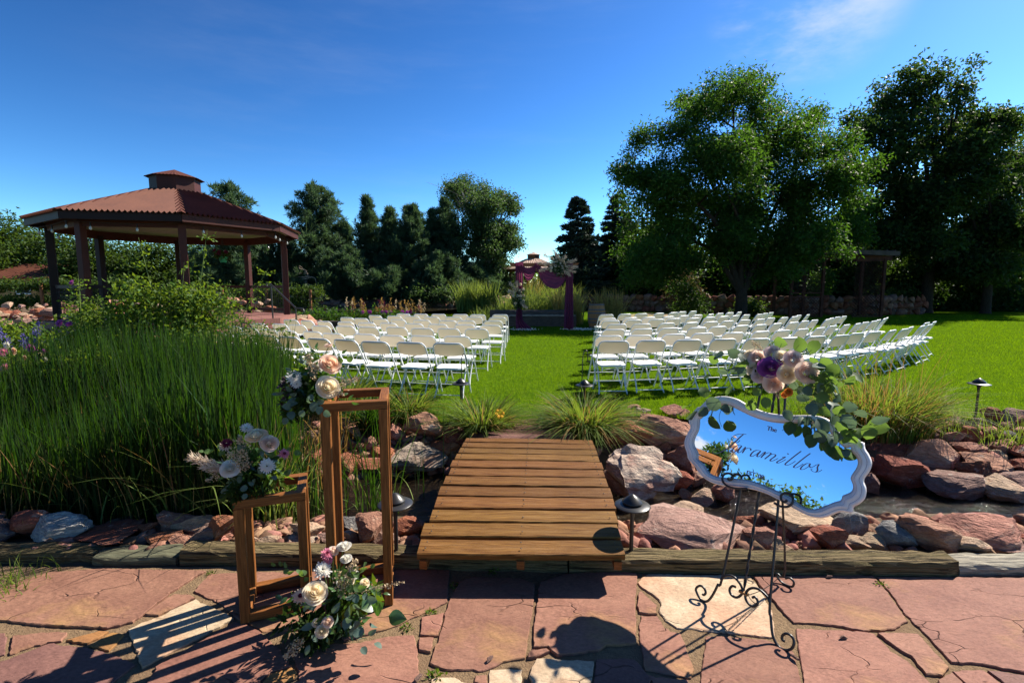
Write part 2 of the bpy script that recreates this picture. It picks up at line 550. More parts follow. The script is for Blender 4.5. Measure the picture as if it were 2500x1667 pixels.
def flaky(m, sc, crack):
    """split layers and fine open cracks of sedimentary stone"""
    nt = m.node_tree
    N, L = nt.nodes, nt.links
    bs = N['Principled BSDF']
    geo = N.new('ShaderNodeNewGeometry')
    no = N.new('ShaderNodeTexNoise')
    no.inputs['Scale'].default_value = sc
    no.inputs['Detail'].default_value = 7
    no.inputs['Roughness'].default_value = 0.55
    mp = N.new('ShaderNodeMapping')
    mp.inputs['Rotation'].default_value = (0, 0, 0.6)
    mp.inputs['Scale'].default_value = (0.7, 1.6, 1)
    L.new(geo.outputs['Position'], mp.inputs[0])
    L.new(mp.outputs[0], no.inputs['Vector'])
    sn = N.new('ShaderNodeMath')
    sn.operation = 'SNAP'
    sn.inputs[1].default_value = 0.055
    L.new(no.outputs['Fac'], sn.inputs[0])
    vm = N.new('ShaderNodeMixRGB')
    vm.inputs[0].default_value = 0.16
    L.new(mp.outputs[0], vm.inputs[1])
    n2 = N.new('ShaderNodeTexNoise')
    n2.inputs['Scale'].default_value = 5
    L.new(mp.outputs[0], n2.inputs['Vector'])
    L.new(n2.outputs['Color'], vm.inputs[2])
    vo = N.new('ShaderNodeTexVoronoi')
    vo.feature = 'DISTANCE_TO_EDGE'
    vo.inputs['Scale'].default_value = 4.2
    L.new(vm.outputs[0], vo.inputs['Vector'])
    ck = N.new('ShaderNodeMapRange')
    ck.inputs[1].default_value, ck.inputs[2].default_value = 0.0, 0.015
    ck.inputs[3].default_value, ck.inputs[4].default_value = 1.0, 0.0
    L.new(vo.outputs['Distance'], ck.inputs[0])
    n3 = N.new('ShaderNodeTexNoise')
    n3.inputs['Scale'].default_value = 2.6
    L.new(geo.outputs['Position'], n3.inputs['Vector'])
    mk = N.new('ShaderNodeMapRange')
    mk.inputs[1].default_value, mk.inputs[2].default_value = 0.54, 0.60
    L.new(n3.outputs['Fac'], mk.inputs[0])
    mm = N.new('ShaderNodeMath')
    mm.operation = 'MULTIPLY'
    L.new(ck.outputs[0], mm.inputs[0])
    L.new(mk.outputs[0], mm.inputs[1])
    hgt = N.new('ShaderNodeMath')
    hgt.operation = 'SUBTRACT'
    L.new(sn.outputs[0], hgt.inputs[0])
    m2 = N.new('ShaderNodeMath')
    m2.operation = 'MULTIPLY'
    m2.inputs[1].default_value = 0.4
    L.new(mm.outputs[0], m2.inputs[0])
    L.new(m2.outputs[0], hgt.inputs[1])
    bp = N.new('ShaderNodeBump')
    bp.inputs['Strength'].default_value = 0.85
    bp.inputs['Distance'].default_value = 0.03
    L.new(hgt.outputs[0], bp.inputs['Height'])
    if bs.inputs['Normal'].links:
        L.new(bs.inputs['Normal'].links[0].from_socket, bp.inputs['Normal'])
    L.new(bp.outputs[0], bs.inputs['Normal'])
    mx = N.new('ShaderNodeMixRGB')
    m3 = N.new('ShaderNodeMath')
    m3.operation = 'MULTIPLY'
    m3.inputs[1].default_value = crack
    L.new(mm.outputs[0], m3.inputs[0])
    L.new(m3.outputs[0], mx.inputs[0])
    L.new(bs.inputs['Base Color'].links[0].from_socket, mx.inputs[1])
    mx.inputs[2].default_value = (0.055, 0.03, 0.02, 1)
    L.new(mx.outputs[0], bs.inputs['Base Color'])


for k in ('flag_red', 'flag_mauve', 'flag_beige', 'flag_orange'):
    flaky(M[k], 3.4, 0.24 if k != 'flag_beige' else 0.15)
    grain(M[k], 38, 0.30, (1, 1.7, 1))
def lichen(m, col):
    """pale crusty spots on stone"""
    nt = m.node_tree
    N, L = nt.nodes, nt.links
    bs = N['Principled BSDF']
    geo = N.new('ShaderNodeNewGeometry')
    a = N.new('ShaderNodeTexNoise')
    a.inputs['Scale'].default_value = 7
    a.inputs['Detail'].default_value = 10
    a.inputs['Roughness'].default_value = 0.7
    L.new(geo.outputs['Position'], a.inputs['Vector'])
    mr = N.new('ShaderNodeMapRange')
    mr.inputs[1].default_value, mr.inputs[2].default_value = 0.60, 0.66
    mr.inputs[4].default_value = 0.6
    L.new(a.outputs['Fac'], mr.inputs[0])
    mx = N.new('ShaderNodeMixRGB')
    L.new(mr.outputs[0], mx.inputs[0])
    L.new(bs.inputs['Base Color'].links[0].from_socket, mx.inputs[1])
    mx.inputs[2].default_value = (*col, 1)
    L.new(mx.outputs[0], bs.inputs['Base Color'])


for k in ROCKC:
    grain(M['rock_' + k], 16, 0.42, (1, 1, 1.6))
    lichen(M['rock_' + k], (0.40, 0.36, 0.31) if k != 'w' else (0.14, 0.11, 0.09))
grain(M['white_rock'], 12, 0.4, (1, 1, 2.5))
grain(M['deck_wood'], 9, 0.35, (1, 26, 26))
grain(M['cedar'], 9, 0.35, (1, 30, 30))
grain(M['old_timber'], 7, 0.5, (0.8, 26, 26))


def water_mat(name, deep, rough, wave, scale, spec=0.5, stretch=(1, 1, 1)):
    m = mat(name, deep, rough, tuple(c * 5 for c in deep), 9, stretch, bump=wave, bscale=scale, spec=spec, coords='Object', lo=0.5, hi=0.78, bdist=0.02)
    m.node_tree.nodes['Principled BSDF'].inputs['IOR'].default_value = 1.33
    return m


M['stream_water'] = water_mat('stream_water', (0.009, 0.006, 0.003), 0.045, 0.9, 48, 0.42, (0.7, 1.2, 1))
M['pond_water'] = water_mat('pond_water', (0.022, 0.019, 0.010), 0.03, 0.05, 6)


# ------------------------------------------------------------------ the ground, lawn, water
def pond_d(x, y):
    return (np.abs((x + 10.0) / 11.0) ** 2.6 + np.abs((y - 32.0) / 9.5) ** 2.6)


def ground_z(x, y):
    x, y = np.asarray(x, float), np.asarray(y, float)
    wob = 0.10 * np.sin(x * 1.3 + 0.5) + 0.06 * np.sin(x * 2.9)
    z = np.interp(y + wob * np.clip((y - 3.2) / 0.6, 0, 1) * np.clip((7.5 - y) / 1.5, 0, 1), [2.92, 3.05, 3.55, 3.9, 4.2, 4.5, 4.75, 5.2, 5.7, 6.1], [-0.28, -0.19, -0.23, -0.36, -0.52, -0.52, -0.35, -0.17, -0.06, -0.035])
    d = pond_d(x, y)
    z = np.where(d < 1.25, np.minimum(z, np.interp(d, [0.0, 0.7, 1.0, 1.25], [-0.9, -0.7, -0.15, -0.035])), z)
    bank = np.interp(d, [1.0, 1.12, 1.5, 1.9], [0, 0.35, 0.6, 0.0]) * np.clip((y - 33) / 5, 0, 1)
    return z + bank


def ground_hit(px, py):
    r = ray(px, py)
    t = 1.0
    o = Vector((0, 0, EYE))
    while t < 120:
        p = o + r * t
        if p.z <= max(float(ground_z(p.x, p.y)), -0.35 if p.y < 6 else -9):
            return p
        t *= 1.004
    return o + r * 60


def tensor_sheet(name, xs, ys, zf, m):
    X, Y = np.meshgrid(xs, ys)
    Z = zf(X, Y)
    V = np.stack([X.ravel(), Y.ravel(), Z.ravel()], 1)
    w = len(xs)
    i, j = np.meshgrid(np.arange(len(ys) - 1), np.arange(w - 1), indexing='ij')
    a = (i * w + j).ravel()
    Fc = np.stack([a, a + 1, a + w + 1, a + w], 1)
    return link(name, mesh_np(name, V, Fc, True), m)


xs = np.unique(np.concatenate([[-600, -300, -150, -90], np.arange(-60, 61, 2.5), np.arange(-24, 6, 0.8), np.arange(-8, 8.01, 0.16), [90, 150, 300, 600]]).round(3))
ys = np.unique(np.concatenate([[-300, -100, -40, -20, -10, -5], np.arange(0, 2.9, 0.7), np.arange(2.85, 6.6, 0.09), np.arange(7, 20, 1.5), np.arange(20, 46, 0.6), np.arange(48, 80, 4), [100, 150, 300, 800]]).round(3))
o = tensor_sheet('ground', xs, ys, ground_z, M['dirt'])
tag(o, kind='structure')
# far meadow beyond the trees, a sheet just above the soil
o = tensor_sheet('field', np.array([-500., -60, -22.5, 60, 500]), np.array([46., 60, 100, 300, 700]), lambda x, y: 0 * x - 0.02, M['field'])
tag(o, kind='structure')


def poly_sheet(name, pts, z, m, wob=0.0):
    bm = bmesh.new()
    vs = [bm.verts.new((p[0], p[1], z)) for p in pts]
    bm.faces.new(vs)
    bmesh.ops.triangulate(bm, faces=bm.faces[:])
    me = bpy.data.meshes.new(name)
    bm.to_mesh(me)
    bm.free()
    return link(name, me, m)


def pond_edge(n0, n1, k=1.22):
    out = []
    for a in np.linspace(n0, n1, 28):
        c, s = cos(a), sin(a)
        r = (k / (abs(c / 11.0) ** 2.6 + abs(s / 9.5) ** 2.6)) ** (1 / 2.6)
        out.append((-10 + r * c, 32 + r * s))
    return out


lawn_pts = []
for x in np.arange(-14, 60.1, 0.5):
    e = 5.78 + 0.12 * sin(x * 1.7) + 0.07 * sin(x * 4.1 + 1)
    if -14 <= x < -2.2:
        e += 0.5
    if -0.45 < x < 0.85:
        e -= 0.45
    lawn_pts.append((x, e))
lawn_pts += [(60, 48), (1.2, 48), (1.3, 41)] + pond_edge(0.75, -pi * 0.5)[0:] + [(-10, 20.0), (-14, 20.3)]
lawn = poly_sheet('lawn', lawn_pts, 0.0, M['lawn'])
tag(lawn, kind='structure')
def ripples(x, y):
    z = 0 * x
    rs_ = np.random.default_rng(4)
    for k in range(26):
        lam = rs_.uniform(0.07, 0.34)
        a = rs_.normal(0.4, 0.75)
        kx, ky = cos(a) * 2 * pi / lam, sin(a) * 2 * pi / lam
        z = z + 0.0105 * lam * np.sin(kx * x + ky * y + rs_.uniform(0, 6.3) + 1.2 * np.sin(x * rs_.uniform(1, 4) + y * rs_.uniform(1, 4)))
    return -0.335 + z * (0.55 + 0.45 * np.sin(x * 1.1 + 0.4) * np.sin(y * 2.3)) * np.interp(x, [-3, 0.5, 2.5, 6], [0.35, 0.6, 1.0, 1.5])


st = tensor_sheet('stream_water', np.linspace(-9, 9, 620), np.linspace(3.3, 5.4, 74), ripples, M['stream_water'])
tag(st, kind='structure')
pw = tensor_sheet('pond_water', np.linspace(-22, 2, 20), np.linspace(21.5, 42.5, 20), lambda x, y: 0 * x - 0.14, M['pond_water'])
tag(pw, kind='structure')
gp = poly_sheet('gravel_path', [(5.2, 23.2), (7.0, 23.6), (9.6, 25.2), (10.4, 27.6), (8.2, 29.4), (6.2, 27.6), (5.4, 25.2)], 0.006, M['gravel'])
tag(gp, kind='structure')


# short mown grass: many small blades, thinning with distance
def blades_mesh(name, base, h, w, lean, az=None, seg=1, curve=0.3):
    """base Nx3, h, w, lean arrays -> tapered strips"""
    n = len(base)
    az = RNG.uniform(0, 2 * pi, n) if az is None else az
    face = RNG.uniform(0, 2 * pi, n)
    dx, dy = np.cos(az), np.sin(az)
    wx, wy = np.cos(face), np.sin(face)
    rows = []
    for k in range(seg + 1):
        t = k / seg
        ang = lean * (t ** (1 + curve * 3))
        c = base.copy()
        c[:, 0] += dx * h * lean * t ** (1.2 + curve * 2)
        c[:, 1] += dy * h * lean * t ** (1.2 + curve * 2)
        c[:, 2] += h * (t - 0.42 * np.minimum(lean, 1.3) ** 2 * t ** 3)
        ww = w * (1 - t) ** 0.6 * (0.7 + 0.6 * min(t * 3, 1) * (1 if t < 1 else 0))
        if k == seg:
            rows.append(c[:, None, :])
        else:
            d = np.stack([wx * ww / 2, wy * ww / 2, 0 * ww], 1)
            rows.append(np.stack([c - d, c + d], 1))
    V = np.concatenate(rows, 1)
    nv = V.shape[1]
    b = (np.arange(n) * nv)[:, None]
    tris = []
    for k in range(seg - 1):
        tris += [b + np.array([[2 * k, 2 * k + 1, 2 * k + 3]]), b + np.array([[2 * k, 2 * k + 3, 2 * k + 2]])]
    tris.append(b + np.array([[2 * seg - 2, 2 * seg - 1, 2 * seg]]))
    return mesh_np(name, V.reshape(-1, 3), np.concatenate(tris, 0), True)


def lawn_grass():
    n = 420000
    y = 5.3 + (28 - 5.3) * RNG.random(n) ** 1.9
    x = RNG.uniform(-1, 1, n) * (y * 0.72 + 1.2) + y * 0.38
    e = 5.80 + 0.12 * np.sin(x * 1.7) + 0.07 * np.sin(x * 4.1 + 1) + np.where(x < -2.2, 0.5, 0) - np.where((x > -0.45) & (x < 0.85), 0.45, 0)
    ok = (y > e - 0.04) & (x < 26) & (x > -9.5)
    x, y = x[ok], y[ok]
    n = len(x)
    b = np.stack([x, y, np.zeros(n) - 0.004], 1)
    h = RNG.uniform(0.025, 0.060, n) * (1 + 0.25 * np.sin(x * 2.1) * np.sin(y * 1.7)) * np.where(np.abs(y - e[ok]) < 0.3, 1.5, 1)
    w = RNG.uniform(0.005, 0.009, n) * np.clip(y / 7, 1, 2.2)
    o = link('grass', blades_mesh('grass', b, h, w, RNG.uniform(0.1, 0.9, n)), M['grass'])
    tag(o, 'short green mown grass covering the lawn round the chairs', 'grass', kind='stuff')


lawn_grass()

# ------------------------------------------------------------------ rocks
def rock_mesh(name, seed, sub=3, cuts=9, rough=0.05, flat=False):
    """angular boulder inside a 1x1x1 box"""
    rs = random.Random(seed)
    bm = bmesh.new()
    bmesh.ops.create_icosphere(bm, subdivisions=sub, radius=1.0)
    V = np.array([v.co[:] for v in bm.verts])
    for k in range(cuts + 5):
        n = np.array([rs.gauss(0, 1), rs.gauss(0, 1), rs.gauss(0, 0.9)])
        n /= np.linalg.norm(n)
        d = rs.uniform(0.36, 0.66) if not (flat and n[2] > 0.8) else 0.3
        q = V @ n - d
        V -= np.outer(np.clip(q, 0, None) * 0.97, n)
    off = Vector((rs.uniform(0, 50), rs.uniform(0, 50), rs.uniform(0, 50)))
    if sub >= 3:
        A = np.array([mnoise.fractal(Vector(v) * 2.6 + off, 1.0, 2.1, 5) for v in V])
        B = np.array([abs(mnoise.noise(Vector((v[0] * 2.2, v[1] * 2.2, v[2] * 5.0)) + off)) for v in V])
        V = V * (1 + rough * 1.5 * A - rough * 1.6 * B)[:, None]
    lo, hi = V.min(0), V.max(0)
    V = (V - (lo + hi) / 2) / (hi - lo)
    for v, c in zip(bm.verts, V):
        v.co = c
    me = bpy.data.meshes.new(name)
    bm.to_mesh(me)
    bm.free()
    return me


# x0,y0,x1,y1 in the photo, colour, label (a label makes a boulder of its own, the rest are stones of a bank)
ROCKS = {
    'left_far': [
        (985, 1012, 1078, 1092, 'p', 'pink boulder with a white lichen patch, tilted beside the bridge end'), (1076, 1043, 1132, 1102, 'r', None), (1143, 1018, 1197, 1072, 'p', None),
        (1040, 1078, 1124, 1122, 'o', None), (950, 1078, 1090, 1168, 'w', 'large pale weathered boulder left of the wooden bridge'),
        (832, 1020, 928, 1078, 'p', None), (940, 1036, 990, 1090, 'p', None), (889, 1066, 922, 1108, 'p', None), (746, 1098, 784, 1182, 'r', None), (742, 1052, 790, 1100, 'm', None),
        (700, 1078, 746, 1112, 'o', None), (850, 1104, 928, 1130, 'o', None), (828, 1112, 866, 1172, 'r', None), (870, 1122, 950, 1165, 'r', None), (690, 1110, 750, 1150, 't', None), (905, 1095, 960, 1130, 'o', None)],
    'left_near': [
        (700, 1278, 784, 1334, 't', None), (836, 1262, 878, 1308, 'g', None), (838, 1298, 880, 1342, 't', None), (866, 1262, 938, 1344, 'p', None), (890, 1304, 985, 1346, 'm', None),
        (962, 1270, 1042, 1322, 'o', None), (976, 1314, 1034, 1345, 'p', None), (700, 1314, 775, 1347, 'w', None),
        (30, 1248, 126, 1325, 'r', 'rounded dusky red boulder at the foot of the reeds'), (78, 1266, 214, 1338, 'wh', 'white and grey striped boulder among the red rocks below the reeds'),
        (158, 1305, 362, 1340, 'r', 'long flat red slab lying along the old timber'), (328, 1280, 386, 1318, 'r', None), (388, 1250, 492, 1312, 'p', 'pink boulder striped by reed shadows'),
        (435, 1256, 540, 1314, 't', None), (504, 1262, 580, 1342, 'o', 'orange sloping boulder behind the low wooden frame'), (364, 1302, 440, 1340, 'o', None), (415, 1310, 474, 1344, 'p', None),
        (467, 1287, 548, 1342, 'm', 'grey mauve boulder with a flat face in front of the orange one'), (620, 1312, 694, 1348, 't', None), (575, 1300, 632, 1346, 't', None), (-70, 1270, 40, 1335, 'm', None), (775, 1305, 842, 1346, 'm', None)],
    'right_far': [
        (1467, 1028, 1578, 1108, 'r', 'square red boulder beside the far right corner of the bridge'), (1550, 1010, 1680, 1106, 'p', 'broad pink boulder with ledges behind the square red one'),
        (1530, 988, 1564, 1010, 'p', None), (1552, 998, 1592, 1020, 'w', None), (1614, 992, 1684, 1030, 'p', None), (1609, 1076, 1638, 1116, 'p', None), (1570, 1100, 1632, 1144, 'p', None),
        (1629, 1084, 1698, 1160, 'p', None), (1598, 1127, 1664, 1168, 'o', None), (1630, 1154, 1686, 1206, 'r', None), (1678, 1150, 1730, 1196, 'p', None),
        (1475, 1106, 1662, 1250, 'w', 'huge pale pitted boulder sloping into the stream right of the bridge'), (1657, 1196, 1694, 1228, 't', None), (1681, 1202, 1742, 1243, 't', 'brown wedge stone standing in the stream below the mirror'),
        (1739, 1180, 1794, 1236, 'p', None), (1560, 1088, 1592, 1115, 'o', None), (1690, 1060, 1760, 1110, 'm', None), (1720, 1100, 1800, 1165, 'r', None), (1800, 1090, 1890, 1150, 'p', None), (1890, 1080, 1980, 1150, 'r', None), (1960, 1090, 2060, 1160, 'p', None),
        (2040, 1100, 2120, 1190, 'r', None), (1800, 1140, 1900, 1200, 'm', None),
        (2108, 1074, 2233, 1128, 'r', 'dark red slab boulder under the ornamental grass'), (2130, 1120, 2260, 1200, 'r', 'dark red block with a shaded face beside the mirror frame'), (2203, 1068, 2348, 1162, 'p', 'big rectangular pink boulder below the brown grass clump'),
        (2334, 1122, 2410, 1184, 'r', None), (2257, 1154, 2407, 1226, 'm', 'grey mauve angular boulder at the edge of the glinting water'), (2342, 1110, 2470, 1164, 'p', 'flat long pink boulder above the grey mauve one'), (2388, 1173, 2492, 1232, 't', 'tan flat topped boulder beside the grey mauve one'),
        (2442, 1161, 2540, 1223, 'm', None), (2336, 1084, 2400, 1120, 'p', None), (2401, 996, 2447, 1044, 'r', 'dark red rock beside the black path lamp on the lawn edge'), (2474, 1008, 2530, 1044, 'r', None), (2426, 1025, 2474, 1054, 'm', None),
        (2369, 1020, 2406, 1046, 'w', None), (2388, 1044, 2442, 1080, 'p', None), (2436, 1055, 2478, 1083, 'g', None), (2470, 1044, 2530, 1080, 'p', None), (2410, 1075, 2490, 1106, 'p', None), (2410, 1098, 2458, 1128, 't', None),
        (2468, 1087, 2530, 1134, 'r', None), (2474, 1126, 2540, 1170, 'r', None), (2104, 1157, 2156, 1213, 'm', None), (2340, 1040, 2392, 1086, 'r', None), (2300, 1050, 2350, 1085, 'p', None)],
    'right_near': [
        (1581, 1252, 1737, 1316, 't', 'smooth tan boulder behind the long mauve one'), (1550, 1278, 1820, 1352, 'm', 'long low mauve boulder beside the path lamp and timber'), (1790, 1260, 1850, 1304, 'r', None), (1812, 1288, 1894, 1350, 'p', None),
        (1850, 1238, 2042, 1320, 't', 'big tan boulder right under the mirror'), (1976, 1288, 2058, 1354, 'r', 'rounded red boulder in front of the big tan one'), (1848, 1315, 1928, 1354, 't', None), (2026, 1250, 2109, 1322, 'g', 'dark grey cracked boulder beside the stream'),
        (2044, 1316, 2122, 1353, 't', None), (2098, 1309, 2152, 1350, 't', None), (2143, 1284, 2225, 1352, 'g', 'grey striped pointed stone leaning on the red boulder'), (2190, 1264, 2330, 1352, 'p', 'large pinkish red boulder beside the grey striped stone'),
        (2318, 1284, 2484, 1350, 'p', None), (2318, 1313, 2410, 1360, 't', None), (2417, 1327, 2496, 1358, 'm', None), (2452, 1305, 2540, 1347, 'r', None), (1528, 1328, 1560, 1352, 'p', None)],
}


def build_rocks():
    seed = 100
    bank_label = {'left_far': 'bank of pink and red stones behind the tall wooden frame', 'left_near': 'row of mixed stones between the reeds and the timber',
                  'right_far': 'stacked red and pink stones on the lawn side of the stream', 'right_near': 'line of stones between the stream and the timber below the easel'}
    for bank, lst in ROCKS.items():
        root = empty('stone_bank', (0, 0, 0), label=bank_label[bank], cat='stone bank', group='stone banks of the stream')
        for (x0, y0, x1, y1, c, lab) in lst:
            seed += 1
            p = ground_hit((x0 + x1) / 2, y1 - 2)
            d = p.y * CP - (p.z - EYE) * SP
            w = (x1 - x0) * d / F * 1.06
            h = (y1 - y0) * d / F * 1.05
            dep = min(max(w, h) * random.uniform(0.65, 0.9), 0.55 + 0.3 * w)
            hh = max(h * 1.06 - dep * 0.16, h * 0.72)
            me = rock_mesh('boulder', seed, 4 if w > 0.3 else 3, random.randint(6, 10), 0.075 if c != 'w' else 0.13)
            loc = Vector((p.x * (1 + dep * 0.3 / p.y), p.y + dep * 0.34, p.z + hh * 0.47))
            rot = Euler((random.uniform(-0.05, 0.22), random.uniform(-0.14, 0.14), random.uniform(-0.3, 0.3)))
            m = M['white_rock'] if c == 'wh' else M['rock_' + c]
            if lab:
                o = link('boulder', me, m, None, loc, rot, (w, dep, hh))
                tag(o, lab, 'boulder', 'boulders along the stream')
            else:
                link('stone', me, m, root, loc, rot, (w, dep, hh))
        if 'right' in bank or bank == 'left_near':                     # the bank goes on beyond the picture edge
            for k in range(34 if 'far' in bank else 14):
                x = random.uniform(5.55, 8.6) if 'right' in bank else random.uniform(-5.6, -3.9)
                y = random.uniform(4.75, 5.75) if 'far' in bank else random.uniform(3.2, 3.6)
                w = random.uniform(0.18, 0.5)
                z = max(float(ground_z(x, y)), -0.34)
                link('stone', rock_mesh('boulder', 2000 + k + seed, 3, 8, 0.07), M['rock_' + random.choice('rpmtp')], root, (x, y, z + w * 0.22), (0, 0, random.uniform(0, 3)), (w, w * 0.8, w * 0.6))
        # small cobbles filling the gaps: too many to pick apart
        n = 480
        if 'far' in bank:
            y = RNG.uniform(4.6, 5.75, n)
        else:
            y = RNG.uniform(3.08, 3.62, n)
        x = RNG.uniform(-3.2 if 'near' in bank else -2.4, -0.5, n) if 'left' in bank else RNG.uniform(0.75, 5.8, n) * (1 if 'far' in bank else 0.8) + (0 if 'far' in bank else 0.1)
        base = [np.array([v.co[:] for v in rock_mesh('cob', 900 + k, 2, 9, 0.02).vertices]) for k in range(3)]
        tmp = rock_mesh('cob', 900, 2, 5, 0.02)
        fc = np.array([p.vertices[:] for p in tmp.polygons])
        Vs, Fs = [], []
        for i in range(n):
            s = 0.03 + (0.14 if 'right' in bank else 0.10) * RNG.random() ** 2
            a = RNG.uniform(0, 6.28)
            R = np.array([[cos(a), -sin(a), 0], [sin(a), cos(a), 0], [0, 0, 1]])
            v = base[i % 3] * np.array([s * RNG.uniform(0.8, 1.5), s, s * 0.75])
            v = v @ R.T + np.array([x[i], y[i], float(ground_z(x[i], y[i])) + s * 0.2])
            Fs.append(fc + len(v) * i)
            Vs.append(v)
        o = link('cobbles', mesh_np('cobbles', np.concatenate(Vs), np.concatenate(Fs)), M['cobble'], root)
        o['kind'] = 'stuff'


M['cobble'] = mat('cobble', (0.36, 0.175, 0.115), 0.9, (0.24, 0.13, 0.09), 2.5, bump=0.5, bscale=30, island=0.45)
build_rocks()


# ------------------------------------------------------------------ patio of flagstones
patio = tensor_sheet('patio', np.linspace(-5.5, 5.5, 40), np.linspace(0.6, 2.97, 20), lambda x, y: -0.211 + 0.004 * np.sin(x * 9) * np.sin(y * 11), M['sand'])
tag(patio, 'patio of large red and beige flagstones laid in sand', 'patio', kind='structure')


def z5(*p): return [(x / 3.36, 1230 + y / 3.36) for x, y in p]
def z6(*p): return [(950 + x / 3.136, 1350 + y / 3.136) for x, y in p]
def z7(*p): return [(1700 + x / 2.94, 1350 + y / 2.94) for x, y in p]


